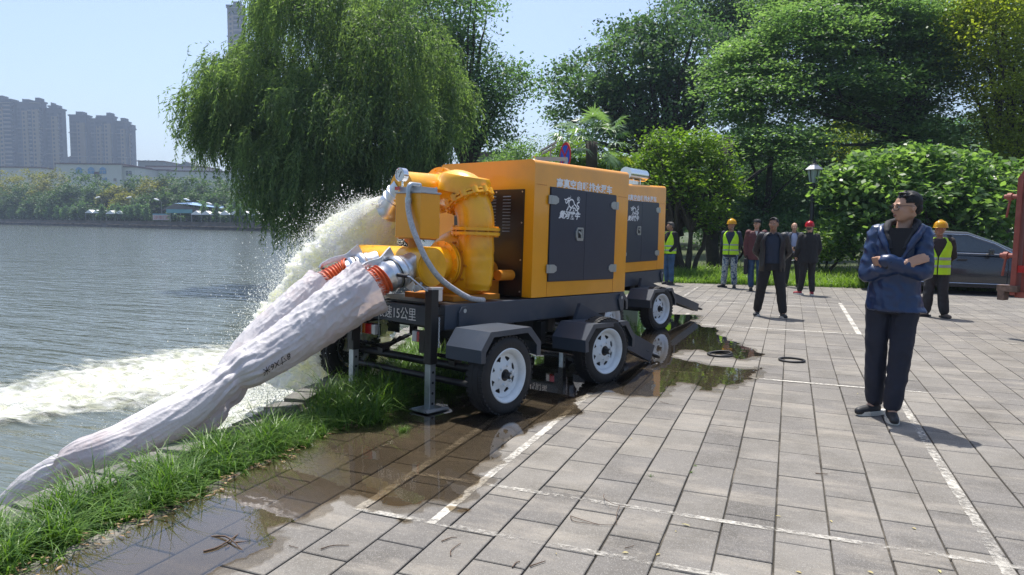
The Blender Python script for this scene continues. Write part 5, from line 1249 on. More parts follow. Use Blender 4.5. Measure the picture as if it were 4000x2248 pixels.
tube(gl, [h(-.008, -.1065, .008), h(.008, -.1065, .008)], .0024, 6); g_ = obj('spectacles', gl, m_black, r)
bm = BM(); tube(bm, [tuple(Vector(j['eR']).lerp(Vector(j['wR']), .80)), tuple(Vector(j['eR']).lerp(Vector(j['wR']), .86))], .056, 14); obj('cuff', bm, m_lining, jk, smooth=True)
for c_ in list(r.children):
    if c_.name.startswith('shoe'):
        bm = BM(); mn = np.array([v.co[:] for v in c_.data.vertices]); c0 = mn.mean(0); 
        bm.free()

# 2: walking man in open leather jacket ---------------------------------------------------------
p = gnd(3006, 1238)
J = dict(eL=(-.27, .10, 1.17), wL=(-.13, .17, .99), eR=(.27, .10, 1.17), wR=(.13, .17, .99), hL=(-.10, 0, .91), kL=(-.165, -.02, .50), aL=(-.215, .06, .085), hR=(.10, 0, .91), kR=(.165, -.06, .50), aR=(.215, -.09, .085))
r, j, h, e, Rm = person('man striding in an open black leather jacket over a navy shirt', tuple(p), 1.66, 0, .25, J, trousers=m_blk, toe={'L': (-.25, -1), 'R': (.35, -.9)}, headp=(0, -.03, 1.65), legs_r=1.08, seed=5, skin=m_skin2)
bm = BM(); loft(bm, [(l[0], l[1], l[2], l[3]*.93, l[4]*.98) for l in torso_levels(j, .96, 1, 1)][:-1]); sh = blob('shirt', bm, m_nvshirt, r, .012, .005, 14)
shell('jacket', r, m_leather, torso_levels(j, .82, 1.08, 1.10), lambda z: .62 if z < 1.4 else .50, .008, 48, .022, off=.012, seed=1)
bm = BM(); sleeves(bm, j, .078, .068, .056, .05); blob('jacket_sleeves', bm, m_leather, r, .012, .011, 18)
bm = BM(); lathe(bm, (0, 0, .985), (0, 0, 1), [(-.018, .163), (-.018, .167), (.018, .167), (.018, .163)], 28, close=True); bt = obj('belt', bm, m_leather, r); bt.scale = (1, .74, 1)
bm = BM(); box(bm, (0, -.128, .985), (.050, .008, .036)); obj('buckle', bm, m_silver, r, bevel=.004)
bm = BM()
for s_ in (-1, 1): box(bm, (s_*.045, -.105, 1.475), (.055, .012, .045), (.4, s_*.5, s_*.5))
obj('shirt_collar', bm, m_nvshirt, sh, bevel=.004)
add_face(r, h, e); hair_cap(r, h, Rm)

# 3: helmeted worker in camouflage trousers --------------------------------------------------------
p = gnd(2848, 1125)
AB = dict(eL=(-.235, .10, 1.16), wL=(-.08, .17, 1.0), eR=(.235, .10, 1.16), wR=(.08, .17, 1.0))
J = dict(AB, aL=(-.16, .02, .085), kL=(-.125, -.01, .5), aR=(.13, .0, .085))
r, j, h, e, Rm = person('worker in yellow helmet, lime vest and blue camouflage trousers', tuple(p), 1.64, .25, .75, J, trousers=m_camo, toe={'L': (-.7, -.7), 'R': (.2, -1)}, shoes=(m_shoe, m_shoe), skin=m_skin2, seed=7, cuff=1.1)
bm = BM(); loft(bm, torso_levels(j, .82, .99, .98)[:-1]); sleeves(bm, j, .074, .064, .052, .05); blob('shirt', bm, m_nvshirt, r, .012, .009, 15); vest(r, j, .885, stripes=((.985, 1.020), (1.125, 1.160)), seed=1); add_face(r, h, e); helmet(r, h, Rm, m_helY)
bm = BM()
for s_ in (-1, 1): box(bm, (s_*.085, -.162, 1.065), (.10, .010, .075), (0, 0, s_*.18))
obj('vest_pocket', bm, m_lime, r, bevel=.004)

# 4: man in maroon jacket and cap --------------------------------------------------------------------
p = gnd(2946, 1137)
r, j, h, e, Rm = person('man in a maroon jacket and black cap carrying a dark bag', tuple(p), 1.68, 0, .35, dict(wL=(-.225, -.02, .88), eL=(-.235, .03, 1.15), aL=(-.08, 0, .085), aR=(.11, .06, .085)), trousers=m_jean, hands=(('L', (0, -.1, -1), (1, 0, 0), .6),), shoes=(m_shoe, m_shoe), seed=9)
bm = BM(); loft(bm, torso_levels(j, .78, 1.05, 1.05)[:-1]); sleeves(bm, j, .076, .066, .054, .08); blob('jacket', bm, m_maroon, r, .012, .010, 13)
bm = BM(); prism(bm, [(0, 1.36), (.035, 1.475), (-.035, 1.475)], 'y', -.150, -.11); 
for v in bm.verts: v.co.y += (v.co.z-1.36)*.35
obj('shirt', bm, m_cream, r)
add_face(r, h, e); hair_cap(r, h, Rm); e_ = Rm.to_euler()
bm = BM(); ell(bm, h(0, .012, .072), (.088, .104, .060), e_, 3); cpx = obj('cap', bm, m_lining, r, smooth=True); bm = BM(); ell(bm, h(0, -.115, .050), (.062, .060, .007), e_, 3); obj('cap_peak', bm, m_lining, cpx, smooth=True)
hb = empty('bag', tuple(Vector(p))); bagp = r.rotation_euler.copy(); tag(hb, 'dark soft bag hanging from the hand of the man in maroon', 'bag')
hb.rotation_euler = bagp; bm = BM(); box(bm, (-.215, -.03, .58), (.09, .24, .38)); obj('bag_body', bm, m_lining, hb, bevel=.03)
bm = BM(); tube(bm, catmull([(-.215, -.10, .76), (-.215, -.09, .83), (-.215, -.03, .86), (-.215, .03, .83), (-.215, .04, .76)], 4), .008, 8); obj('bag_handle', bm, m_lining, hb)

# 5: balding man with phone --------------------------------------------------------------------------
p = gnd(3092, 1122)
J = dict(eL=(-.225, -.02, 1.16), wL=(-.06, -.22, 1.08), eR=(.225, -.02, 1.16), wR=(.06, -.22, 1.08), aL=(-.17, .0, .085), kL=(-.135, 0, .5), aR=(.17, .02, .085), kR=(.14, 0, .5))
r, j, h, e, Rm = person('balding man in a navy jacket and pale shirt holding a phone with both hands', tuple(p), 1.62, -.1, -.1, J, trousers=m_blk, hands=(('L', (.6, -.6, -.3), (.6, .6, 0), .6), ('R', (-.6, -.6, -.3), (-.6, .6, 0), .6)), toe={'L': (-.4, -1), 'R': (.5, -.9)}, shoes=(m_shoe, m_shoe), seed=11)
bm = BM(); loft(bm, [(l[0], l[1], l[2], l[3]*.93, l[4]*.97) for l in torso_levels(j, .95, 1, 1)][:-1]); blob('shirt', bm, m_ltshirt, r, .012, .004)
shell('jacket', r, pmat('navy_jacket', (.016, .022, .042), .7, var=.15), torso_levels(j, .84, 1.06, 1.08), lambda z: .38, .008, 44, .014, off=.01, seed=3)
bm = BM(); sleeves(bm, j, .076, .066, .054, .10); blob('jacket_sleeves', bm, MATS['navy_jacket'], r, .012, .009)
bm = BM(); box(bm, (0, -.125, .985), (.05, .008, .036)); obj('buckle', bm, m_silver, r)
add_face(r, h, e)
bm = BM(); 
for s_ in (-1, 1): ell(bm, h(s_*.064, .03, .015), (.016, .045, .032), Rm.to_euler(), 2)
ell(bm, h(0, .075, .0), (.060, .036, .045), Rm.to_euler(), 2); blob('hair', bm, m_ghair, r, .008)
ph = empty('phone', tuple(p)); ph.rotation_euler = r.rotation_euler; tag(ph, 'dark phone held by the balding man in the pale shirt', 'phone')
bm = BM(); box(bm, (0, -.30, 1.00), (.072, .010, .14), (.9, 0, 0)); obj('phone_body', bm, m_black, ph, bevel=.004)

# 6: man with red helmet seen from behind -------------------------------------------------------------
p = gnd(3150, 1153)
J = dict(eL=(-.25, .02, 1.16), wL=(-.22, -.10, .95), eR=(.25, .0, 1.16), wR=(.245, -.14, .97), aL=(-.09, .10, .085), aR=(.14, -.08, .085))
r, j, h, e, Rm = person('man in black with a red helmet, back turned, holding a cigarette', tuple(p), 1.60, 2.75, .55, J, trousers=m_blk, hands=(('R', (0, -.5, -.9), (-1, 0, 0), .6),), toe={'L': (-.2, -1), 'R': (.5, -.8)}, shoes=(m_redshoe, m_sole), torso=1.15, seed=13, hip_r=1.05)
bm = BM(); loft(bm, torso_levels(j, .80, 1.18, 1.22)[:-1]); sleeves(bm, j, .084, .072, .060, .05); loft(bm, [(0, .01, 1.47, .09, .09), (0, .01, 1.54, .078, .078)]); blob('jacket', bm, m_shirtk, r, .012, .011, 11); helmet(r, h, Rm, m_helR)
bm = BM(); ell(bm, h(0, .07, -.005), (.062, .040, .050), Rm.to_euler(), 2); blob('hair', bm, m_ghair, r, .008)
cg = empty('cigarette', tuple(p)); cg.rotation_euler = r.rotation_euler; tag(cg, 'white cigarette between the fingers of the man in the red helmet', 'cigarette'); w_ = j['wR']
bm = BM(); cyl(bm, (w_[0]*.915, (w_[1]-.09)*.915, (w_[2]-.12)*.915), (w_[0]*.915+.05, (w_[1]-.13)*.915, (w_[2]-.14)*.915), .005, n=8); obj('paper', bm, m_white, cg)

# 7: second yellow helmet worker, in front of the car ---------------------------------------------------
p = gnd(3650, 1240)
J = dict(AB, aL=(-.15, .02, .085), kL=(-.12, -.01, .5), aR=(.15, -.02, .085))
r, j, h, e, Rm = person('worker in yellow helmet and bright lime vest standing before the dark car', tuple(p), 1.60, 0, .85, J, trousers=m_char, toe={'L': (-.75, -.6), 'R': (.65, -.75)}, shoes=(m_brownshoe, m_shoe), skin=m_skin2, seed=15, legs_r=1.12, cuff=1.15)
bm = BM(); loft(bm, torso_levels(j, .80, 1.0, .98)[:-1]); sleeves(bm, j, .076, .066, .054, .05); blob('shirt', bm, pmat('dark_brown_shirt', (.022, .016, .015), .8), r, .012, .009); vest(r, j, .815, w=1.06, stripes=((.945, .995), (1.085, 1.135)), seed=4); add_face(r, h, e); helmet(r, h, Rm, m_helY)

# 8: vest and jeans, half hidden behind the far trailer ---------------------------------------------------
p = gnd(2612, 1112)
r, j, h, e, Rm = person('bareheaded man in lime vest and jeans, half hidden behind the farther trailer', tuple(p), 1.60, .9, .3, dict(eR=(.20, .06, 1.14), wR=(.13, -.10, .95), eL=(-.20, .06, 1.14), wL=(-.13, -.10, .95)), trousers=m_jean2, hands=(), shoes=(m_shoe, m_shoe), skin=m_skin2, seed=17)
bm = BM(); loft(bm, torso_levels(j, .86, 1.0, 1.0)[:-1]); sleeves(bm, j, .074, .064, .052, .1); blob('shirt', bm, m_shirtk, r, .012, .009); vest(r, j, .88, seed=8); add_face(r, h, e); hair_cap(r, h, Rm, m_ghair)
# ------------------------------------------------------------------ dark car behind the workers
m_car = pmat('graphite_car_paint', (.046, .049, .054), .25, metal=.5, coat=.8, var=.04)
m_carglass = pmat('tinted_window', (.018, .026, .030), .04, spec=1.0, coat=.6); m_trim = pmat('black_trim', (.01, .01, .011), .45); m_alloy = pmat('alloy_wheel', (.35, .36, .37), .35, metal=.8)
car = empty('car', (0, 0, 0)); tag(car, 'dark grey hatchback parked along the bushes, partly hidden by the men', 'car')
# profile stations x from rear (0) to front (4.45): (x, sill z, belt z, half width)
st = [(0, .45, .78, .62), (.06, .34, .92, .74), (.18, .28, .98, .82), (.5, .24, 1.00, .875), (1.0, .22, .99, .89), (2.0, .22, .96, .895), (3.0, .22, .93, .89), (3.3, .23, .90, .885), (3.9, .26, .80, .85), (4.25, .34, .68, .74), (4.42, .42, .58, .60)]
bm = BM(); rows = []
for x, z0, z1, hw in st:
    c_ = []
    prof = [(-.80, 0), (-1.0, .06), (-1.02, .30), (-.985, .70), (-.93, .93), (-.84, 1.0)]
    pts = [(hw*a, z0+(z1-z0)*b) for a, b in prof]; pts = pts+[(-a, b) for a, b in pts[::-1]]
    rows.append([bm.verts.new((x, a, b)) for a, b in pts])
for a, b in zip(rows, rows[1:]):
    n = len(a)
    for k in range(n): bm.faces.new((a[k], a[(k+1) % n], b[(k+1) % n], b[k]))
bm.faces.new(rows[0][::-1]); bm.faces.new(rows[-1]); obj('body', bm, m_car, car, auto=38)
gh = [(.02, .99, .70), (.35, 1.36, .60), (.75, 1.46, .60), (1.6, 1.50, .60), (2.2, 1.47, .60), (2.75, 1.26, .63), (3.30, .91, .70)]
bm = BM(); rows = []
for x, zt, hw in gh:
    zb = .94; pts = [(-.84, zb-.02), (-.80+.0, zb+.05), (-hw-.02, max(zt-.05, zb+.055)), (-hw+.07, zt)]; 
    if zt < 1.05: pts = [(-.80, zb-.02), (-.78, zb+.01), (-.74, zb+.03), (-.65, max(zt, zb+.035))]
    pts = pts+[(-a, b) for a, b in pts[::-1]]; rows.append([bm.verts.new((x, a, b)) for a, b in pts])
for a, b in zip(rows, rows[1:]):
    n = len(a)
    for k in range(n): bm.faces.new((a[k], a[(k+1) % n], b[(k+1) % n], b[k]))
bm.faces.new(rows[0][::-1]); bm.faces.new(rows[-1]); obj('roof', bm, m_car, car, auto=50)
def side_y(z, off=.008): return -(.80+(z-.99)*(-.20/.46))-off
def glass(poly, nm='window', m=m_carglass, off=.010):
    bm = BM(); vs = [bm.verts.new((x, side_y(z, off), z)) for x, z in poly]; bm.faces.new(vs); return obj(nm, bm, m, car)
glass([(.40, 1.04), (.62, 1.30), (.88, 1.345), (.90, 1.03)]); glass([(.98, 1.03), (.96, 1.36), (1.78, 1.40), (1.80, 1.01)]); glass([(1.90, 1.01), (1.88, 1.40), (2.20, 1.38), (2.72, 1.18), (3.02, .985)])
glass([(1.80, 1.00), (1.78, 1.42), (1.88, 1.42), (1.90, 1.00)], 'door_pillar', m_trim, .014)
bm = BM(); P = [(.30, side_y(1.05, .012), 1.02), (.58, side_y(1.34, .012), 1.345), (1.3, side_y(1.41, .012), 1.415), (2.2, side_y(1.40, .012), 1.40), (2.74, side_y(1.2, .012), 1.20), (3.10, side_y(.98, .012), .975)]; tube(bm, P, .011, 6); tube(bm, [(.35, side_y(1.0, .012), .995), (3.10, side_y(.96, .012), .960)], .010, 6); obj('window_trim', bm, m_chrome, car)
bm = BM()
for x in (.93, 1.86, 2.98): 
    P = [(x, -.915 if 1 else 0, .30), (x, -.917, .45), (x+.01, -.905, .70), (x+.0, -.875, .88), (x-.01, -.83, .97)]; tube(bm, P, .0045, 4)
obj('door_gap', bm, m_trim, car)
for x in (1.02, 1.98): bm = BM(); box(bm, (x+.10, -.925, .83), (.20, .03, .03)); obj('door_handle', bm, m_car, car, bevel=.008)
bm = BM(); box(bm, (2.05, -.905, .235), (2.3, .05, .10)); obj('side_sill', bm, m_trim, car, bevel=.01); bm = BM(); tube(bm, [(1.0, -.935, .28), (3.0, -.935, .28)], .010, 6); obj('sill_trim', bm, m_chrome, car)
for x in (.82, 3.50):
    for s_ in (-1, 1):
        w_ = empty('wheel', (x, s_*.80, .325)); w_.parent = car
        bm = BM(); lathe(bm, (0, 0, 0), (0, s_, 0), [(-.10, .21), (-.10, .31), (-.07, .325), (.07, .325), (.105, .31), (.11, .22), (.08, .21)], 40); obj('tyre', bm, m_tyre, w_, auto=40)
        bm = BM(); cyl(bm, (0, s_*.02, 0), (0, s_*.05, 0), .21, n=32); cyl(bm, (0, 0, 0), (0, s_*.10, 0), .05, n=16)
        for q in range(10): a = 2*PI*q/10; box(bm, (.12*math.cos(a), s_*.085, .12*math.sin(a)), (.20, .02, .035), (0, -a, 0))
        obj('rim', bm, m_alloy, w_)
    bm = BM(); cyl(bm, (x, -.89, .33), (x, -.905, .33), .40, n=40); obj('wheel_arch', bm, m_trim, car)
bm = BM(); box(bm, (.10, -.74, .84), (.20, .18, .16)); obj('tail_light', bm, m_carglass, car, bevel=.03)
bm = BM(); box(bm, (.05, 0, .42), (.16, 1.5, .22)); obj('bumper', bm, m_car, car, bevel=.04); bm = BM(); box(bm, (4.36, 0, .42), (.14, 1.3, .20)); obj('bumper', bm, m_car, car, bevel=.04)
bm = BM(); box(bm, (2.62, -.97, 1.02), (.10, .18, .13)); obj('wing_mirror', bm, m_car, car, bevel=.03)
bm = BM(); box(bm, (2.1, 0, .80), (1.6, 1.4, .3)); box(bm, (1.55, -.35, 1.08), (.12, .45, .5)); box(bm, (1.55, .35, 1.08), (.12, .45, .5)); obj('seats', bm, m_trim, car)
cp = gnd(3352, 1140); car.location = (cp.x+.10, cp.y+1.25, -.005); car.rotation_euler = (0, 0, -.02)

# ------------------------------------------------------------------ red dump truck, only its tail corner in view
m_truck = pmat('faded_red_truck_paint', (.26, .060, .040), .6, var=.15, vs=4, bump=.1, dirt=(.30, .15, .11), ds=2, dm=.7); m_rust = pmat('dusty_rusty_metal', (.17, .11, .08), .8, var=.4, vs=20)
tr = empty('truck', (0, 0, 0)); tag(tr, 'tail corner of a faded red truck bed at the right edge', 'truck')
bm = BM(); box(bm, (.035, 0, 1.42), (.07, .12, 1.62)); prism(bm, [(-.0, 2.23), (.07, 2.23), (.20, 2.36), (.12, 2.42)], 'y', -.06, .06); obj('corner_post', bm, m_truck, tr, bevel=.006)
bm = BM(); box(bm, (1.6, .03, 1.40), (3.0, .03, 1.55)); obj('side_panel', bm, m_truck, tr)
for k in range(6): bm = BM(); box(bm, (.22+k*.5, -.005, 1.40), (.055, .05, 1.5)); obj('panel_rib', bm, m_truck, tr, bevel=.006)
bm = BM(); box(bm, (1.5, -.02, .98), (3.0, .035, .10)); obj('red_stripe', bm, m_red, tr)
bm = BM(); box(bm, (1.6, .02, 2.16), (3.1, .06, .07)); box(bm, (1.6, .02, .62), (3.1, .07, .08)); obj('rail', bm, m_truck, tr)
for zz in (1.98, 1.16):
    bm = BM(); cyl(bm, (-.16, -.03, zz), (.07, -.03, zz), .032, n=14); cyl(bm, (-.12, -.03, zz), (-.06, -.03, zz), .052, n=14); box(bm, (-.10, -.04, zz-.16), (.022, .03, .26), (0, .12, 0)); obj('tailgate_latch', bm, m_truck, tr, bevel=.003)
bm = BM(); box(bm, (-.03, -.01, .70), (.26, .14, .09)); box(bm, (-.10, -.01, .60), (.09, .14, .14)); obj('latch_bracket', bm, m_rust, tr, bevel=.008)
bm = BM(); box(bm, (-.0, 1.0, 1.40), (.05, 2.0, 1.45)); obj('tailgate', bm, m_truck, tr)
bm = BM(); box(bm, (3.2, .9, .55), (6, .8, .18)); obj('chassis', bm, m_black, tr)
for x in (1.35, 5.3):
    for yy in (.12, 1.85):
        w_ = empty('wheel', (x, yy, .46)); w_.parent = tr; bm = BM(); lathe(bm, (0, 0, 0), (0, 1, 0), [(-.12, .28), (-.13, .42), (-.10, .46), (.10, .46), (.13, .42), (.12, .28)], 36); obj('tyre', bm, m_tyre, w_, auto=40)
        bm = BM(); cyl(bm, (0, -.06, 0), (0, .06, 0), .28, n=24); obj('rim', bm, m_rust, w_)
bm = BM(); box(bm, (5.6, 1.0, 1.5), (1.5, 2.0, 1.7)); obj('cab', bm, m_truck, tr, bevel=.08)
q = at(3948, 1180, 9.9); tr.location = (q.x, q.y, 0); tr.rotation_euler = (0, 0, math.radians(-38)); 

# ------------------------------------------------------------------ lamp post, sign, solar lamp
lp = empty('lamp_post', tuple(gnd(3165, 1095))); lp.location = (at(3168, 900, 20.6).x, at(3168, 900, 20.6).y, 0); tag(lp, 'black park lamp post with a tapered lantern, behind the group', 'lamp post')
bm = BM(); lathe(bm, (0, 0, 0), (0, 0, 1), [(0, .13), (.25, .12), (.3, .085), (.9, .075), (.95, .095), (1.0, .07), (2.72, .055), (2.74, .09), (2.78, .09), (2.80, .04)], 16); obj('post', bm, m_black, lp, auto=40)
bm = BM(); lathe(bm, (0, 0, 2.80), (0, 0, 1), [(0, .11), (.03, .12), (.38, .205)], 6); o = obj('lantern_glass', bm, pmat('frosted_lantern_glass', (.34, .42, .42), .25, coat=.5), lp)
bm = BM()
for k in range(6): a = 2*PI*k/6; tube(bm, [(.125*math.cos(a), .125*math.sin(a), 2.83), (.21*math.cos(a), .21*math.sin(a), 3.18)], .011, 5)
obj('lantern_frame', bm, m_black, lp)
bm = BM(); lathe(bm, (0, 0, 3.17), (0, 0, 1), [(0, .27), (.02, .275), (.14, .13), (.16, .12)], 6); obj('lantern_roof', bm, pmat('solar_roof', (.25, .27, .30), .25, metal=.5), lp)
bm = BM(); lathe(bm, (0, 0, 3.33), (0, 0, 1), [(0, .12), (.03, .05), (.14, .02), (.20, .0)], 8); obj('finial', bm, m_black, lp)
sg = empty('traffic_sign', (0, 0, 0)); q = at(2209, 612, 15.2); sg.location = (q.x, q.y, 0); tag(sg, 'round red and blue no stopping sign seen at a slant above the nearest trailer', 'sign')
sg.rotation_euler = (0, 0, -.86); R_ = .30; zc = q.z
bm = BM(); cyl(bm, (0, 0, zc), (0, -.012, zc), R_, n=48); obj('sign_disc', bm, pmat('sign_red', (.52, .02, .03), .4), sg)
bm = BM(); cyl(bm, (0, -.012, zc), (0, -.0145, zc), R_*.80, n=48); obj('blue_field', bm, pmat('sign_blue', (.01, .10, .55), .4), sg)
bm = BM(); box(bm, (0, -.016, zc), (R_*1.66, .002, .055), (0, .785, 0)); box(bm, (0, -.0175, zc), (R_*1.66, .002, .055), (0, -.785, 0)); obj('red_cross', bm, MATS['sign_red'], sg)
bm = BM(); cyl(bm, (0, .03, 0), (0, .03, zc+.25), .03, n=12); obj('pole', bm, m_zinc, sg)
so = empty('solar_lamp', (0, 0, 0)); q = at(2146, 622, 14.0); so.location = (q.x, q.y, 0); so.rotation_euler = (0, 0, .38); tag(so, 'pale solar panel bracket lamp just left of the round sign', 'solar lamp'); zc = q.z
m_pale = pmat('pale_grey_metal', (.42, .42, .40), .5)
bm = BM(); cyl(bm, (.33, .02, 0), (.33, .02, zc+.02), .04, n=12); obj('pole', bm, m_zinc, so)
bm = BM(); box(bm, (.05, 0, zc+.0), (.62, .06, .075)); obj('arm', bm, m_pale, so)
for dz, L_ in ((.24, .36), (.17, .30)): bm = BM(); box(bm, (-.02, 0, zc+dz), (L_, .34, .025), (0, -.52, 0)); obj('solar_panel', bm, m_pale, so)
bm = BM(); box(bm, (.02, 0, zc+.10), (.03, .03, .16)); obj('stem', bm, m_pale, so); bm = BM(); lathe(bm, (-.30, 0, zc-.04), (0, 0, -1), [(-.04, .02), (.0, .09), (.05, .10), (.07, .06), (.07, 0)], 16); obj('lamp_head', bm, m_pale, so)
# ------------------------------------------------------------------ trees and bushes
m_bark = pmat('bark', (.055, .045, .036), .95, var=.35, vs=5, bump=.8, bs=18)
m_bark2 = pmat('dark_bark', (.030, .026, .023), .95, var=.35, vs=5, bump=.8, bs=18)
LM = dict(
    willow=leafmat('willow_leaf', (.050, .095, .042), (.190, .270, .120), .58, .5),
    broad=leafmat('broad_leaf', (.040, .092, .048), (.145, .240, .115), .45, .5),
    dark=leafmat('dark_leaf', (.032, .075, .046), (.125, .210, .110), .42, .5),
    hack=leafmat('layered_leaf', (.055, .115, .058), (.205, .31, .15), .5, .42),
    fresh=leafmat('fresh_leaf', (.045, .105, .016), (.200, .300, .045), .45, .42),
    yellow=leafmat('yellow_green_leaf', (.10, .15, .018), (.38, .42, .06), .5, .42),
    bush=leafmat('large_bush_leaf', (.045, .105, .036), (.21, .32, .12), .5, .36),
    palm=leafmat('palm_leaf', (.06, .13, .06), (.22, .32, .18), .35, .35),
    farg=leafmat('far_tree_leaf', (.026, .062, .018), (.085, .145, .036), .3, .6),
    fary=leafmat('far_yellow_leaf', (.085, .105, .012), (.26, .235, .030), .3, .6))
def quads(C_, A, B):
    """diamond leaves: centre C, half length vector A, half width vector B"""
    V = np.stack([C_-A, C_+B-A*.1, C_+A, C_-B-A*.1], 1).reshape(-1, 3); n = len(C_); return V, np.arange(n*4).reshape(n, 4)
def unit(v): return v/np.maximum(np.linalg.norm(v, axis=1, keepdims=True), 1e-9)
def leaf_cloud(P, size, asp=.5, up=.8, hang=0.0):
    n = len(P); nrm = unit(rng.normal(0, 1, (n, 3))*(1-up)+np.array([0, 0, 1])*up+rng.normal(0, .25, (n, 3)))
    d = rng.normal(0, 1, (n, 3)); d[:, 2] -= hang*2; d = unit(d-nrm*(d*nrm).sum(1, keepdims=True)); b = np.cross(nrm, d)
    s = size*rng.uniform(.65, 1.35, n)[:, None]; return quads(P, d*s*.5, b*s*.5*asp)
EL = lambda px, py, D, rx, ry, rd=None: (at(px, py, D), rx*D/CAM_F, (rd if rd else rx*D/CAM_F*.8), ry*D/CAM_F)
ca, sa = math.cos(CAM_Y), math.sin(CAM_Y)
def in_ell(e, k, lo=.55, hi=1.0, topbias=0):
    c, rx, rd, rz = e; u = unit(rng.normal(0, 1, (k, 3))); u[:, 2] = np.where(rng.random(k) < topbias, np.abs(u[:, 2]), u[:, 2]); r = rng.uniform(lo**2, hi**2, k)[:, None]**.5
    q = u*r; x, y, z = q[:, 0]*rx, q[:, 1]*rd, q[:, 2]*rz
    return np.stack([c.x+x*ca-y*sa, c.y+x*sa+y*ca, c.z+z], 1)
def limb(bm, a, b, r0, r1, sag=0, seed=0, n=6):
    a, b = Vector(a), Vector(b); L = (b-a).length; P = []
    for i in range(n+1):
        t = i/n; p = a.lerp(b, t)+Vector((noise.noise(Vector((seed, t*2, 0))), noise.noise(Vector((seed, t*2, 7))), noise.noise(Vector((seed, t*2, 13)))))*L*.10*math.sin(PI*t); p.z += sag*L*math.sin(PI*t); P.append(p)
    tube(bm, P, [r0+(r1-r0)*i/n for i in range(n+1)], 7)
    return P
def tree(name, label, base, ells, leaf, nclump, per, size, csig, flat=.5, asp=.5, up=.75, trunk_r=.25, gap=.0, group=None, bark=None, fork=None, hang=0, limbs=24, cat='tree', lo=.5, stems=1, topbias=.2, twigs=0):
    bx, by, bz = base; t = empty(name, base); tag(t, label, cat, group)
    I = Matrix.Translation((-bx, -by, -bz))
    vol = np.array([e[1]*e[2]*e[3] for e in ells])**.75; ks = np.maximum(1, (nclump*vol/vol.sum()).astype(int))
    CL = np.vstack([in_ell(e, k, lo, 1.0, topbias) for e, k in zip(ells, ks)])
    if gap: 
        s_ = 1.6/max(np.mean([e[1] for e in ells]), .3); keep = np.array([noise.noise(Vector(p)*s_*1.4)+.35*noise.noise(Vector(p)*s_*4) > gap-.35 for p in CL]); CL = CL[keep]
    n = len(CL)*per; sg = np.array([csig, csig, csig*flat]); P = np.repeat(CL, per, 0)+rng.normal(0, 1, (n, 3))*sg
    if flat < .4: P[:, 2] -= .35*((P-np.repeat(CL, per, 0))[:, :2]**2).sum(1)/csig*.3
    V, F = leaf_cloud(P, size, asp, up, hang)
    tone = np.clip(np.repeat(rng.uniform(0, .75, len(CL)), per)+rng.uniform(-.05, .30, n), 0, 1)
    o = np_obj('crown', V, F, LM[leaf], t, var=tone); o.matrix_parent_inverse = I
    bm = BM(); b0 = Vector(base); cz = np.mean([e[0].z for e in ells]); cc_ = Vector((np.mean([e[0].x for e in ells]), np.mean([e[0].y for e in ells]), cz))
    zs_ = min(e[0].z-e[3] for e in ells); fk = Vector(fork) if fork else b0.lerp(cc_, .0)+Vector(((cc_.x-b0.x)*.25, (cc_.y-b0.y)*.25, max(.8, (zs_-bz)*.8+.3)))
    for s_ in range(stems):
        off = Vector((rnd.uniform(-.3, .3), rnd.uniform(-.3, .3), 0))*(stems > 1)*1.4; f2 = fk+off*2.0
        limb(bm, b0+off*.5, f2, trunk_r*(1 if stems == 1 else .55), trunk_r*(.75 if stems == 1 else .4), 0, s_*3+bx)
        for k in range(limbs//stems):
            q = Vector(CL[rnd.randrange(len(CL))]); m_ = f2.lerp(q, rnd.uniform(.4, .6))+Vector((0, 0, abs(q.z-f2.z)*.12)); r0 = trunk_r*rnd.uniform(.22, .5)
            P1 = limb(bm, f2, m_, r0, r0*.55, .04, k+bx); limb(bm, m_, q, r0*.55, r0*.12, .03, k*2+bx)
            for w_ in range(twigs):
                q3 = Vector(CL[rnd.randrange(len(CL))]); 
                if (q3-m_).length < 3.2: limb(bm, m_, q3, r0*.3, r0*.06, .02, w_+k)
    o = obj('trunk', bm, bark or m_bark, t, smooth=True); o.matrix_parent_inverse = I
    return t
def gp_(px, D): q = at(px, 900, D); return (q.x, q.y, -.035)

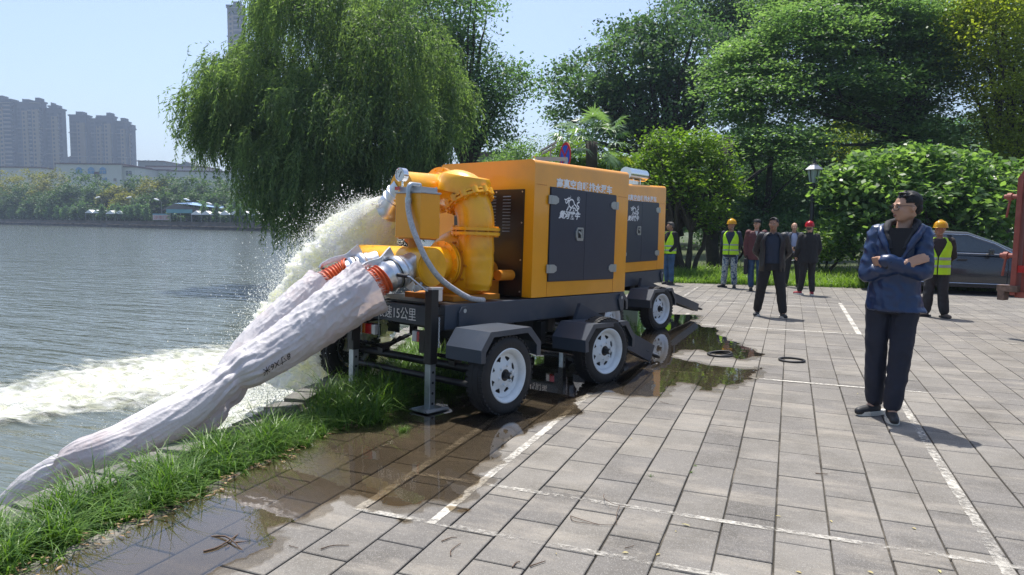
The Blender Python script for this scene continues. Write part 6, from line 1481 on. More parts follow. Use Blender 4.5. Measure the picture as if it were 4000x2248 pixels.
# the big weeping willow over the water
def willow():
    base = gp_(1600, 24.5); t = empty('willow_tree', base); tag(t, 'large weeping willow whose strands hang over the lake, left of the pump pipes', 'willow')
    I = Matrix.Translation(-Vector(base))
    ells = [EL(1020, 360, 23.5, 225, 185, 2.4), EL(1280, 90, 24, 290, 200, 3.0), EL(1540, 250, 23.5, 260, 240, 2.6), EL(1150, 470, 22.5, 240, 190, 2.0), EL(1430, 480, 22.8, 310, 210, 2.4), EL(850, 390, 23, 90, 120, 1.2), EL(1700, 400, 24.5, 105, 230, 1.6), EL(1080, 20, 24.5, 70, 50, 1.2), EL(1200, 650, 22.2, 220, 110, 1.4), EL(1700, 560, 23.5, 90, 90, 1.2), EL(915, 470, 22.8, 110, 90, 1.2), EL(1530, 640, 23, 170, 70, 1.2)]
    K = [58, 84, 80, 55, 88, 22, 32, 8, 54, 14, 22, 22]
    CL = np.vstack([in_ell(e, k, .72, 1.02, .35) for e, k in zip(ells, K)])
    # strands start at clumps, bend over and hang
    Ps, Ds, tn = [], [], []; bm = BM()
    for ci, c in enumerate(CL):
        ns = rnd.choice((22, 28, 34)); tone0 = rnd.uniform(0, .8)
        outd = np.array([c[0]-base[0], c[1]-base[1], 0]); outd /= np.linalg.norm(outd)+1e-6
        for s_ in range(ns):
            a = rnd.uniform(0, 2*PI); dd = outd*.9+np.array([math.cos(a), math.sin(a), 0]); L = rnd.uniform(.45, 1.6)*(1.35 if c[2] < 4 else 1)
            if c[2] < 3.0: L = min(L, max(.5, c[2]+.1))
            reach = rnd.uniform(.10, .50); st_ = c+rng.normal(0, .16, 3)
            m = int(L/.045); tt = np.linspace(0, 1, m)
            P = st_[None]+dd[None]*(reach*(1-np.exp(-tt*3)))[:, None]; P[:, 2] += .18*np.sin(np.minimum(tt*4, PI))*reach-L*tt**1.15
            P[:, :2] += .05*np.sin(tt*5+a)[:, None]
            Ps.append(P); T_ = np.gradient(P, axis=0); Ds.append(unit(T_)); tn.append(np.clip(tone0+rng.uniform(-.1, .3, m)+.12*(tt < .3), 0, 1))
            if s_ < 2: pass
    P = np.vstack(Ps); D = np.vstack(Ds); tn = np.concatenate(tn); n = len(P)
    for rep in range(1):
        d = unit(D*.9+rng.normal(0, .42, (n, 3))); w = unit(np.cross(d, rng.normal(0, 1, (n, 3)))); s = rng.uniform(.08, .17, n)[:, None]
        V, F = quads(P+d*s*.5, d*s*.5, w*s*.13)
    IN = np.vstack([in_ell((e[0], e[1]*.8, e[2]*.8, e[3]*.85), k_*70, .0, 1.0) for e, k_ in zip(ells, K)]); keep = np.array([noise.noise(Vector(p)*1.1) > -.12 for p in IN]); IN = IN[keep]
    V2, F2 = leaf_cloud(IN, .15, .22, .1, 1.2); F = np.vstack([F, F2+len(V)]); V = np.vstack([V, V2]); tn = np.concatenate([tn, rng.uniform(0, .35, len(IN))])
    o = np_obj('crown', V, F, LM['willow'], t, var=tn); o.matrix_parent_inverse = I
    fk = at(1580, 690, 24.3)
    limb(bm, base, fk, .42, .34, 0, 1); k = 0
    for e in ells:
        c = e[0]; m_ = fk.lerp(c, .5)+Vector((0, 0, .3)); limb(bm, fk, m_, .20, .12, .05, k); k += 1
        for q in range(9):
            c2 = Vector(CL[rnd.randrange(len(CL))]); 
            if (c2-c).length < 4: limb(bm, m_, c2, .06, .018, .08, k*7+q)
    limb(bm, base, at(1590, 470, 24), .25, .12, 0, 5); limb(bm, at(1590, 470, 24), at(1640, 330, 24), .10, .05, 0, 5)
    o = obj('trunk', bm, m_bark2, t, smooth=True); o.matrix_parent_inverse = I
willow()

tree('broadleaf_tree', 'tall dark broadleaf tree standing just behind the willow, at its right', gp_(1830, 31), [EL(1700, 60, 31, 230, 190, 3), EL(1850, 440, 31, 150, 150, 2), EL(1960, 330, 31, 120, 90, 1.5), EL(1760, 250, 32, 150, 190, 2.2), EL(1900, 560, 31, 110, 70, 1.4), EL(1500, -40, 33, 200, 120, 2.5), EL(2020, 305, 31, 55, 32, .8)], 'broad', 620, 75, .16, .50, .55, .55, .6, .30, .12, limbs=40)
tree('broadleaf_tree', 'dark spreading tree against the sky in the centre, above the palm', gp_(2620, 37), [EL(2300, 330, 37, 165, 120, 2.4), EL(2480, 230, 37, 190, 160, 2.8), EL(2680, 190, 37, 190, 170, 3), EL(2560, 420, 37, 250, 140, 2.6), EL(2790, 380, 37, 140, 190, 2.4), EL(2270, 440, 37, 120, 75, 1.6), EL(2400, 530, 37, 170, 60, 1.8)], 'dark', 620, 85, .20, .55, .32, .6, .6, .38, .22, limbs=60, bark=m_bark2, twigs=2)
tree('broadleaf_tree', 'tall tree reaching out of the frame behind the central dark tree', gp_(2960, 42), [EL(2760, 20, 42, 200, 80, 2.5), EL(3000, -10, 42, 260, 110, 3), EL(2900, 120, 42, 170, 90, 2.5)], 'dark', 330, 75, .20, .70, .4, .6, .6, .35, .18, limbs=40, bark=m_bark2, twigs=2)
tree('layered_tree', 'wide tree with layered feathery boughs filling the right half above the people', gp_(3560, 27), [EL(2950, 380, 26, 170, 140, 2), EL(3130, 180, 27, 230, 170, 2.6), EL(3400, 90, 28, 280, 150, 2.8), EL(3020, 560, 25, 190, 90, 1.6), EL(3300, 380, 27, 240, 150, 2.4), EL(3560, 330, 28, 230, 210, 2.4), EL(3250, -20, 29, 330, 90, 2.6), EL(3560, 560, 27, 200, 110, 1.8), EL(2880, 250, 27, 100, 110, 1.4), EL(3700, 120, 29, 200, 160, 2.2)], 'hack', 1500, 100, .150, .52, .13, .55, .82, .34, 0, limbs=26, bark=m_bark2, twigs=3, lo=.3, fork=tuple(at(3560, 560, 27)))
tree('yellow_green_tree', 'yellow green tree at the top right corner', gp_(3930, 26), [EL(3900, 130, 25, 150, 200, 2), EL(3960, 400, 25, 150, 190, 2), EL(4080, 250, 26, 180, 330, 2.4), EL(3860, 10, 25, 130, 90, 1.6), EL(3990, 600, 25, 130, 110, 1.5)], 'yellow', 900, 75, .12, .36, .55, .55, .6, .26, .1, limbs=30, lo=.45)
tree('yellow_green_tree', 'slim yellowish tree glowing in the dark gap left of the large bush', gp_(3340, 34), [EL(3320, 530, 33, 70, 90, 1.2), EL(3360, 640, 33, 90, 90, 1.4), EL(3380, 420, 34, 60, 60, 1)], 'yellow', 120, 60, .12, .40, .55, .55, .6, .15, .1, limbs=12, lo=.4)
tree('young_tree', 'light green young tree with several thin stems right of the farther trailer', gp_(2690, 21.5), [EL(2600, 600, 21.5, 120, 95, 1.1), EL(2740, 640, 21.5, 130, 130, 1.2), EL(2640, 740, 21, 110, 110, 1), EL(2830, 760, 21.5, 70, 110, .9), EL(2760, 840, 21, 80, 70, .9), EL(2540, 690, 22, 70, 80, .8)], 'fresh', 560, 34, .125, .20, .5, .5, .75, .15, .22, stems=5, limbs=45, bark=m_bark, lo=.35, topbias=.35, twigs=1)
tree('bush', 'bright green bush showing above the roof of the nearest trailer', gp_(2330, 24), [EL(2300, 665, 24, 130, 50, 1.0), EL(2420, 660, 24, 120, 60, 1.0), EL(2230, 600, 24.5, 70, 50, .9), EL(2150, 640, 24.5, 60, 50, .8), EL(2330, 760, 24, 250, 120, 1.2)], 'fresh', 330, 45, .13, .22, .55, .5, .7, .08, .05, limbs=14, cat='bush', stems=2)
tree('bush', 'grey green spiky shrub just left of the solar lamp', gp_(2040, 27), [EL(2000, 610, 27, 60, 50, .8), EL(2080, 590, 27, 60, 45, .8), EL(1950, 650, 27, 80, 50, .9), EL(2100, 680, 27, 120, 80, 1)], 'hack', 170, 45, .12, .24, .6, .35, .5, .08, .15, limbs=14, cat='bush', stems=2)
# large-leaved bush: every leaf cluster of big ovate leaves
tree('large_leaf_bush', 'wide bush of large ovate leaves behind the dark car', gp_(3600, 20.5), [EL(3440, 640, 20.3, 110, 70, 1.1), EL(3570, 600, 20.4, 90, 45, 1.0), EL(3720, 640, 20.4, 150, 60, 1.2), EL(3900, 690, 20.3, 150, 60, 1.2), EL(3350, 700, 20.2, 90, 50, .9), EL(3330, 780, 20, 110, 110, 1.0), EL(3560, 800, 20, 260, 150, 1.3), EL(3850, 850, 20, 240, 150, 1.3), EL(3380, 900, 20, 130, 90, 1.0), EL(3290, 700, 20.3, 70, 50, .8)], 'bush', 950, 20, .21, .27, .34, .62, .72, .10, .20, limbs=30, cat='bush', stems=4, lo=.45, topbias=.45)
# shadowy shrubs behind the people
for px, py, D, rx, ry, kind, lab in ((2960, 800, 27, 120, 150, 'broad', 'dark shrub filling the gap right of the young tree'), (3080, 900, 25, 130, 60, 'broad', 'low dark shrub behind the balding man and his neighbour'), (2840, 870, 26, 90, 90, 'dark', 'shadowy shrub behind the worker in camouflage'), (3230, 850, 26, 110, 130, 'dark', 'dark shrub right behind the lamp post'), (3060, 740, 32, 160, 120, 'broad', 'rounded mid green tree beyond the lamp post'), (3210, 960, 21.6, 60, 40, 'fresh', 'small fresh green shrub right of the man in the red helmet'), (3190, 640, 34, 120, 120, 'dark', 'dark tree crown above the lantern')):
    b_ = gp_(px, D); tree('shrub', lab, b_, [EL(px, py, D, rx, ry, 1.2), EL(px-rx*.5, py+ry*.4, D, rx*.7, ry*.6, 1), EL(px+rx*.5, py+ry*.4, D, rx*.7, ry*.6, 1)], kind, int(50+rx*ry*.012), 60, .12 if D < 30 else .16, .30, .55, .55, .6, .09, .05, limbs=12, cat='shrub' if py > 760 else 'tree', stems=2)
# leaning trunks in the shade behind the people
for px, D, h_, r_, lean, lab in ((2790, 23.5, 4.2, .24, .35, 'thick dark trunk behind the worker in camouflage, left one'), (2835, 24, 4.5, .20, -.1, 'thick dark trunk behind the worker in camouflage, right one'), (2980, 26, 4.6, .14, .2, 'slender dark trunk behind the man in maroon'), (2655, 22, 4.0, .15, .25, 'grey trunk beside the half hidden man in jeans')):
    b_ = gp_(px, D); bm = BM(); limb(bm, b_, (b_[0]+lean, b_[1], h_), r_, r_*.65, 0, px, 9); limb(bm, (b_[0]+lean*.3, b_[1], h_*.3), (b_[0]-lean*1.5-.4, b_[1]+.3, h_*.95), r_*.5, r_*.3, 0, px+1); limb(bm, (b_[0]+lean*.5, b_[1], h_*.5), (b_[0]+1.4, b_[1]-.2, h_*.8), r_*.3, r_*.1, .05, px+2)
    o = obj('tree_trunk', bm, m_bark2, smooth=True); tag(o, lab, 'tree trunk', 'bare trunks in the shade')
# dark wood behind everything on the right
n = 120000; ex = rng.uniform(1780, 4300, n); D = rng.uniform(46, 66, n); topy = 470-60*np.sin(ex*.004)-40*np.sin(ex*.013+1)+np.where(ex < 2500, 190, 0)+np.where(ex < 2120, 40, 0); 
ez = topy+(905-topy)*rng.random(n)**.8
gapm = ~((np.abs(ex-3035) < 52) & (ez < 650)); ex, D, ez = ex[gapm], D[gapm], ez[gapm]; n = len(ex)
P = np.array([tuple(at(a, b, c)) for a, b, c in zip(ex, ez, D)]); cl = np.array([noise.noise(Vector(p)*.45) for p in P]); P = P[cl > -.28]
V, F = leaf_cloud(P, .34, .6, .6); wd = np_obj('wood', V, F, LM['broad'], var=np.clip(rng.uniform(0, .5, len(P)), 0, 1)); tag(wd, 'dark mass of the wood behind the park trees', 'wood', kind='stuff')

# fan palm
def palm():
    b_ = gp_(2335, 22.5); t = empty('fan_palm', b_); tag(t, 'fan palm with drooping split fronds behind the round sign', 'palm'); I = Matrix.Translation(-Vector(b_)); c = at(2310, 555, 22.5)
    bm = BM(); limb(bm, b_, c, .16, .20, 0, 3); o = obj('trunk', bm, m_bark, t, smooth=True); o.matrix_parent_inverse = I
    for k in range(34):
        az = 2*PI*k/34*2.618+rnd.uniform(-.2, .2); el = rnd.uniform(-.75, 1.15); L = rnd.uniform(.75, 1.1); d = Vector((math.cos(az)*math.cos(el), math.sin(az)*math.cos(el), math.sin(el)))
        hub = c+d*L; side = d.cross(Vector((0, 0, 1))).normalized(); upv = side.cross(d); bm = BM(); tube(bm, [c, c+d*L*.5+Vector((0, 0, .05)), hub], .012, 5)
        for q in range(22):
            a = (q-10.5)/10.5*1.75; dd = (d*math.cos(a)+side*math.sin(a)).normalized(); l_ = rnd.uniform(.55, .72)*(1-.18*abs(a)/1.75); w_ = dd.cross(upv).normalized()*.024; drop = Vector((0, 0, -l_*rnd.uniform(.10, .55)))
            A = [hub-w_*.3, hub+w_*.3]; B_ = [hub+dd*l_*.55-w_+drop*.25, hub+dd*l_*.55+w_+drop*.25]; T_ = hub+dd*l_*.93+drop
            v = [bm.verts.new(x) for x in A+B_+[T_]]; bm.faces.new((v[0], v[1], v[3], v[2])); bm.faces.new((v[2], v[3], v[4]))
        o = obj('frond', bm, LM['yellow'] if k == 27 else LM['palm'], t); o.matrix_parent_inverse = I
        a = o.data.attributes.new('var', 'FLOAT', 'FACE'); a.data.foreach_set('value', np.full(len(o.data.polygons), rnd.uniform(.1, .9), dtype=np.float32))
palm()

# ------------------------------------------------------------------ the far bank
def shore_pt(px): return gnd(px, 877+28*px/1070, LZ)
def fb(px, back=0, z=1.0):
    p = shore_pt(px); d = Vector((p.x, p.y, 0)).normalized(); q = p+d*back; return Vector((q.x, q.y, z))
def dep(p): return _fw.dot(p-Vector((0, 0, CAM_H)))
def zy(p, y):
    """height at which a vertical at p meets picture row y (camera roll ignored)"""
    D_ = dep(p); px_ = 2000+CAM_F*_rt.dot(p-Vector((0, 0, CAM_H)))/D_; return at(px_, y, D_).z
A_, B_ = shore_pt(-500), shore_pt(1500)
far_bank = struct(sheet('far_bank', [(A_.x, A_.y), (B_.x, B_.y), (B_.x+60, B_.y+700), (-2500, 900)], 1.0, m_soil))
m_fwall = pmat('far_stone_wall', (.085, .078, .075), .9, var=.5, vs=.5, detail=8, dirt=(.20, .17, .14), ds=.35, dm=.5); m_fwall2 = pmat('far_cap_concrete', (.15, .14, .13), .9, var=.3, vs=.4)
fw = empty('far_embankment', (A_.x, A_.y, LZ)); tag(fw, 'long dark stone embankment wall along the far side of the lake', 'wall'); I = Matrix.Translation((-A_.x, -A_.y, -LZ))
pts = [tuple(shore_pt(x).xy) for x in (-500, -200, 0, 200, 400, 600, 800, 1000, 1250, 1500)]
o = wall_between('lower_wall', pts, LZ-.8, .10, -1.2, m_fwall, fw); o.matrix_parent_inverse = I
pts2 = [tuple((Vector(p)+Vector(p).normalized()*1.2)) for p in pts]; o = wall_between('upper_wall', pts2, .0, 1.06, -.5, m_fwall2, fw); o.matrix_parent_inverse = I
bm = BM()
for k in range(220):
    p = fb(rnd.uniform(0, 1250), .3, .12); box(bm, p, (rnd.uniform(.4, 1.8), rnd.uniform(.3, .8), rnd.uniform(.1, .35)), (0, 0, rnd.random()))
o = obj('ledge_rubble', bm, pmat('pale_rubble', (.27, .21, .17), .9, var=.4, vs=.8), fw); o['kind'] = 'stuff'; o.matrix_parent_inverse = I
BT = [(-40, 690, 90, 0, 18), (35, 676, 85, 1, 20), (125, 668, 95, 1, 26), (215, 668, 80, 1, 22), (90, 720, 90, 0, 12), (250, 735, 85, 0, 10), (320, 672, 95, 0, 24), (405, 712, 70, 0, 16), (180, 760, 80, 0, 8), (455, 728, 55, 1, 14), (545, 690, 65, 0, 28), (605, 700, 70, 1, 22), (520, 760, 70, 1, 12), (680, 682, 75, 0, 30), (750, 690, 80, 0, 24), (840, 695, 80, 0, 26), (930, 715, 80, 0, 22), (650, 745, 75, 0, 14), (760, 750, 80, 0, 12), (870, 755, 80, 0, 12), (1010, 705, 80, 0, 24), (380, 790, 80, 0, 8), (960, 780, 70, 0, 9), (1110, 740, 90, 0, 20), (20, 780, 80, 0, 7), (590, 770, 70, 0, 9)]
ORD = ['first', 'second', 'third', 'fourth', 'fifth', 'sixth', 'seventh', 'eighth', 'ninth', 'tenth', 'eleventh', 'twelfth', 'thirteenth', 'fourteenth', 'fifteenth', 'sixteenth', 'seventeenth', 'eighteenth', 'nineteenth', 'twentieth', 'twenty first', 'twenty second', 'twenty third']
def rank(k): me_ = BT[k]; return ORD[sum(1 for b in BT if b[3] == me_[3] and (b[4] > 15) == (me_[4] > 15) and b[0] < me_[0])]
for k, (px, ty, w_, yel, back) in enumerate(BT):
    b_ = fb(px, back+6, 1.0); D_ = dep(b_); top = zy(b_, ty); r_ = w_*D_/CAM_F; hh = top-1.0; t = empty('far_tree', b_); 
    where = 'below the first tower block' if px < 170 else 'between the two tower blocks and the white building' if px < 360 else 'before the white building with arched windows' if px < 540 else 'before the long low white wing' if px < 800 else 'by the willow strands'
    tag(t, f'{rank(k)} {"yellowish" if yel else "green"} rounded tree from the left, {"rear" if back > 15 else "front"} row beyond the embankment', 'tree', 'rounded trees on the far bank')
    E_ = [(Vector((b_.x, b_.y, 1+hh*.62)), r_, r_*.8, hh*.40), (Vector((b_.x+r_*.5*rnd.uniform(-1, 1), b_.y, 1+hh*.4)), r_*.9, r_*.8, hh*.36), (Vector((b_.x-r_*.5, b_.y, 1+hh*.45)), r_*.7, r_*.6, hh*.32)]
    CLs = np.vstack([in_ell(e, n_, .6, 1, .4) for e, n_ in zip(E_, (60, 42, 34))]); P = np.repeat(CLs, 26, 0)+rng.normal(0, 1, (len(CLs)*26, 3))*np.array([.75, .75, .5]); V, F = leaf_cloud(P, .62, .7, .7)
    o = np_obj('crown', V, F, LM['fary' if yel else 'farg'], t, var=np.clip(np.repeat(rng.uniform(0, .7, len(CLs)), 26)+rng.uniform(0, .25, len(P)), 0, 1)); o.matrix_parent_inverse = Matrix.Translation(-b_)
    bm = BM(); cyl(bm, (0, 0, 0), (0, 0, hh*.5), .3, .15, 8); obj('trunk', bm, m_bark2, t)
small = [(48, 812), (85, 806), (120, 812), (153, 808), (192, 806), (230, 800), (256, 803), (295, 803), (325, 792), (401, 802), (440, 803), (465, 797), (493, 802), (515, 800), (543, 788), (574, 796), (673, 800), (729, 800), (797, 794), (847, 798), (900, 810), (937, 804), (993, 812)]
for k, (px, ty) in enumerate(small):
    b_ = fb(px, 3.2, 1.0); D_ = dep(b_); top = zy(b_, ty); hh = top-1.0; r_ = 15*D_/CAM_F*rnd.uniform(.85, 1.15); t = empty('small_tree', b_)
    near_ = 'under the first tower' if px < 140 else 'under the gap between towers' if px < 200 else 'under the second tower' if px < 340 else 'before the white canopies at left' if px < 530 else 'left of the red lettered banner' if px < 600 else 'before the blue roofed pavilion' if px < 860 else 'before the right hand canopies'
    tag(t, f'small dark egg shaped tree {near_}, {ORD[k]} from the left', 'tree', 'small egg shaped trees on the far embankment')
    e = (Vector((b_.x, b_.y, 1+hh*.56)), r_, r_, hh*.46); CLs = in_ell(e, 30, .4, 1); CLs[:, :2] = np.array([b_.x, b_.y])+(CLs[:, :2]-np.array([b_.x, b_.y]))*np.clip(1.25-(CLs[:, 2:3]-1)/hh*.9, .25, 1.1)
    P = np.repeat(CLs, 24, 0)+rng.normal(0, 1, (len(CLs)*24, 3))*.30; V, F = leaf_cloud(P, .36, .7, .6)
    o = np_obj('crown', V, F, LM['broad'], t, var=rng.uniform(.1, .9, len(P))); o.matrix_parent_inverse = Matrix.Translation(-b_); bm = BM(); cyl(bm, (0, 0, 0), (0, 0, hh*.4), .12, .08, 6); obj('trunk', bm, m_bark2, t)
# low hedge of under-storey behind the row
n = 26000; ex = rng.uniform(-40, 1400, n); P = np.array([tuple(fb(a, 5+b, 1.0+c)) for a, b, c in zip(ex, rng.uniform(0, 5, n), rng.uniform(0, 3.4, n)*np.where(ex > 560, .45, 1))]); V, F = leaf_cloud(P, .5, .7, .7); hd = np_obj('undergrowth', V, F, LM['farg'], var=rng.uniform(0, .6, len(P))); tag(hd, 'low shrubs growing behind the far embankment', 'undergrowth', kind='stuff')
# white canopies, blue roofed pavilion, banner, lamps
m_canvas = pmat('white_canvas', (.78, .80, .82), .6); m_bluer = pmat('blue_sheet_roof', (.25, .40, .62), .4); m_post = pmat('grey_post', (.25, .25, .25), .6)
def facing(o, p): o.location = p; o.rotation_euler = (0, 0, CAM_Y)
for x0, x1, yy, bk, lab in ((345, 432, 829, 4.6, 'white canopy strip at left, before the dark egg shaped trees'), (425, 530, 832, 4.8, 'white canopy right of the leftmost canopy strip'), (757, 870, 833, 4.0, 'white peaked canopy right of the blue roofed pavilion'), (868, 985, 833, 4.2, 'white canopy nearest the willow strands'), (985, 1120, 836, 4.3, 'white canopy half behind the willow strands')):
    p = fb((x0+x1)/2, bk, 1.0); D_ = dep(p); w_ = (x1-x0)*D_/CAM_F; zt = zy(p, yy-8)-1; t = empty('canopy', p); facing(t, p); tag(t, lab, 'canopy', 'white canopies on the far bank')
    bm = BM(); nb = 3
    for q in range(nb): xa = -w_/2+w_*q/nb; prism(bm, [(xa, zt-.75), (xa+w_/nb/2, zt), (xa+w_/nb, zt-.75), (xa+w_/nb, zt-.9), (xa, zt-.9)], 'y', -1.2, 1.2)
    obj('roof', bm, m_canvas, t)
    for q in range(4): bm = BM(); cyl(bm, (-w_/2+w_*q/3, -1, 0), (-w_/2+w_*q/3, -1, zt-.8), .06, n=6); obj('post', bm, m_post, t)
p = fb(794, 8, 1.0); D_ = dep(p); k_ = D_/CAM_F; t = empty('pavilion', p); facing(t, p); tag(t, 'open pavilion with a pale blue sheet roof on the far bank', 'pavilion'); zt = zy(p, 797)-1; ze = zy(p, 815)-1
bm = BM(); w_ = 100*k_; bm.faces.new([bm.verts.new(q) for q in ((-w_, -2, zt), (-w_*.35, -2.4, zt-.25), (w_*.95, -2, ze), (w_*.55, 4, ze+.9), (-w_*.7, 4, zt+.4))]); bmesh.ops.solidify(bm, geom=bm.faces, thickness=.25); obj('roof', bm, m_bluer, t)
bm = BM(); prism(bm, [(-w_*1.5, ze-.6), (-w_, zt-.1), (w_*.0, ze-.1), (w_*.0, ze-.6)], 'y', -1.6, -1.4); obj('gable', bm, m_fwall2, t)
bm = BM(); box(bm, (-w_*.75, -2.1, ze-.75), (w_*1.0, .1, .9)); obj('fascia', bm, pmat('teal_fascia', (.12, .30, .34), .6), t)
for q in range(6): bm = BM(); cyl(bm, (-w_*1.2+w_*2.1*q/5, -1, 0), (-w_*1.2+w_*2.1*q/5, -1, ze-.3), .10, n=6); obj('post', bm, m_post, t)
bm = BM(); box(bm, (0, 1.5, 1.0), (w_*1.6, .3, 1.8)); obj('back_wall', bm, pmat('pavilion_wall', (.10, .085, .08), .9, var=.4), t)
p = fb(645, 3.4, 1.0); D_ = dep(p); k_ = D_/CAM_F; t = empty('banner', p); facing(t, p); tag(t, 'pale banner with red characters on the far embankment', 'banner'); z0 = zy(p, 861)-1; z1 = zy(p, 838)-1
bm = BM(); box(bm, (0, 0, (z0+z1)/2), (94*k_, .06, z1-z0)); obj('cloth', bm, pmat('pale_pink_banner', (.50, .42, .43), .8), t); bm = BM(); box(bm, (0, -.01, z1), (94*k_, .08, .28)); obj('top_band', bm, pmat('banner_teal', (.15, .33, .42), .7), t)
tx = text_mesh('lettering', '沙市门球场', 15.5*k_, pmat('banner_red', (.45, .07, .05), .7), t, .01, xs=1.08); tx.rotation_euler = (PI/2, 0, 0); tx.location = (-42*k_, -.045, z0+.30)
for x, y, lab in ((391, 773, 'first from left'), (513, 773, 'second from left'), (621, 781, 'third from left'), (738, 781, 'fourth from left'), (826, 797, 'nearest the willow')):
    p = fb(x, 4, 1.0); zt = zy(p, y)-1; t = empty('street_lamp', p); facing(t, p); tag(t, f'white headed street lamp on the far bank, {lab}', 'street lamp', 'street lamps on the far bank'); bm = BM(); tube(bm, [(.8, 0, 0), (.8, 0, zt-.8), (.5, 0, zt-.1), (0, 0, zt)], .05, 6); obj('pole', bm, m_post, t); bm = BM(); ell(bm, (-.35, 0, zt+.02), (.75, .3, .22), (0, -.25 if x < 600 else .3, 0), 2); obj('lamp_head', bm, m_canvas, t, smooth=True)

# ------------------------------------------------------------------ buildings
m_wpl = pmat('white_plaster', (.56, .55, .50), .85, var=.08, vs=.15); m_edge = pmat('brown_coping', (.12, .075, .065), .8); m_bwin = pmat('blue_window', (.05, .22, .42), .15, coat=.4); m_dwin = pmat('dark_window', (.07, .09, .11), .2, coat=.3); m_wfr = pmat('window_frame', (.30, .32, .33), .6)
def bld(name, px, D, label, cat='building'):
    q = at(px, 880, D); t = empty(name, (q.x, q.y, .9)); t.rotation_euler = (0, 0, CAM_Y); tag(t, label, cat); return t, D/CAM_F, q
def PZ(D, x, y): return at(x, y, D).z-.9
# white building with the arched blue windows
D0 = 290; t, k_, q = bld('white_building', 375, D0, 'white building with three blue arched windows beyond the far trees')
def X_(x): return (x-375)*k_
def wbox(x0, x1, ytop, y0, y1, nm='wall', m=None):
    bm = BM(); zt = PZ(D0, (x0+x1)/2, ytop); box(bm, ((X_(x0)+X_(x1))/2, (y0+y1)/2, zt/2), (X_(x1)-X_(x0), y1-y0, zt)); o = obj(nm, bm, m or m_wpl, t)
    bm = BM(); box(bm, ((X_(x0)+X_(x1))/2, (y0+y1)/2, zt+.25), (X_(x1)-X_(x0)+.8, y1-y0+.8, .5)); obj('coping', bm, m_edge, o); return zt
wbox(248, 482, 645, 0, 24); wbox(211, 247.5, 641, 3, 24); wbox(482.5, 528, 655, 1.5, 22)
for x in (318.5, 365.5, 410.5):
    w_ = 12.5*k_; zc = PZ(D0, x, 668); zb = PZ(D0, x, 681); bm = BM(); prism(bm, [(X_(x)-w_, zb), (X_(x)+w_, zb)]+[(X_(x)+w_*math.cos(a), zc+w_*math.sin(a)) for a in np.linspace(0, PI, 13)], 'y', -.25, .1); o = obj('arched_window', bm, m_bwin, t)
    bm = BM(); box(bm, (X_(x), -.30, zc), (w_*2, .08, .15)); box(bm, (X_(x), -.30, (zc+zb)/2), (.15, .08, (zc-zb))); obj('glazing_bar', bm, m_wfr, o)
for x, y, w_, h_, m_ in ((503.5, 678, 21, 18, m_dwin), (503, 712, 36, 18, m_dwin), (417, 703, 17, 14, m_bwin)):
    bm = BM(); box(bm, (X_(x), (1.5 if x > 480 else 0)-.1, PZ(D0, x, y)), (w_*k_, .3, h_*k_)); o = obj('window', bm, m_, t); bm = BM(); box(bm, (X_(x), (1.5 if x > 480 else 0)-.3, PZ(D0, x, y)), (.2, .1, h_*k_)); box(bm, (X_(x), (1.5 if x > 480 else 0)-.3, PZ(D0, x, y)+h_*k_*.2), (w_*k_, .1, .2)); obj('window_frame', bm, m_wfr, o)
tx = text_mesh('lettering', '阁', 13*k_, m_edge, t, .05); tx.rotation_euler = (PI/2, 0, 0); tx.location = (X_(450), -.1, PZ(D0, 456, 709))
bm = BM(); box(bm, (X_(388), -.4, PZ(D0, 388, 683)), (16*k_, .8, 18*k_)); obj('balcony_unit', bm, m_edge, t)
D0 = 310; t, k_, q = bld('white_building', 700, D0, 'long low white building wing right of the arched windows')
def X_(x): return (x-700)*k_
wbox(538, 670, 668, 0, 20); wbox(552, 780, 651, 6, 24, 'wall', pmat('pale_roof_storey', (.50, .50, .48), .8)); wbox(670.5, 960, 675, -2, 20)
for x, y, w_, h_ in ((652, 701, 26, 14), (678, 695, 16, 12), (860, 697, 30, 12)): bm = BM(); box(bm, (X_(x), -2.2 if x > 670 else -.1, PZ(D0, x, y)), (w_*k_, .3, h_*k_)); obj('window', bm, m_dwin, t)
D0 = 300; t, k_, q = bld('white_building', 90, D0, 'low white roofline left of the arched window building')
def X_(x): return (x-90)*k_
wbox(14, 168, 658, 0, 20)
D0 = 380; t, k_, q = bld('grey_building', 640, D0, 'grey hipped roofs with solar heaters behind the white wing')
def X_(x): return (x-640)*k_
m_groof = pmat('grey_roof', (.12, .13, .14), .8, var=.1); m_gw = pmat('grey_wall', (.22, .22, .23), .85, var=.15, vs=.2)
wbox(547, 645, 634, 0, 20, 'wall', m_gw); wbox(520, 780, 650, 10, 30, 'wall', m_gw)
bm = BM(); z0, z1 = PZ(D0, 740, 656), PZ(D0, 740, 633); prism(bm, [(X_(690), z0), (X_(790), z0), (X_(732), z1)], 'y', 0, 24); prism(bm, [(X_(765), z0), (X_(800), z0), (X_(778), z1-2.4)], 'y', -2, 20); obj('gable_roof', bm, m_groof, t)
for x in (556, 582, 594, 626, 664, 702): bm = BM(); box(bm, (X_(x), -1, PZ(D0, x, 632 if x < 640 else 643)), (7*k_, .9, .7), (0, .2, 0)); box(bm, (X_(x), 1, PZ(D0, x, 634 if x < 640 else 645)-.6), (8*k_, .2, 1.2)); obj('solar_heater', bm, m_silver if 0 else m_gw, t)
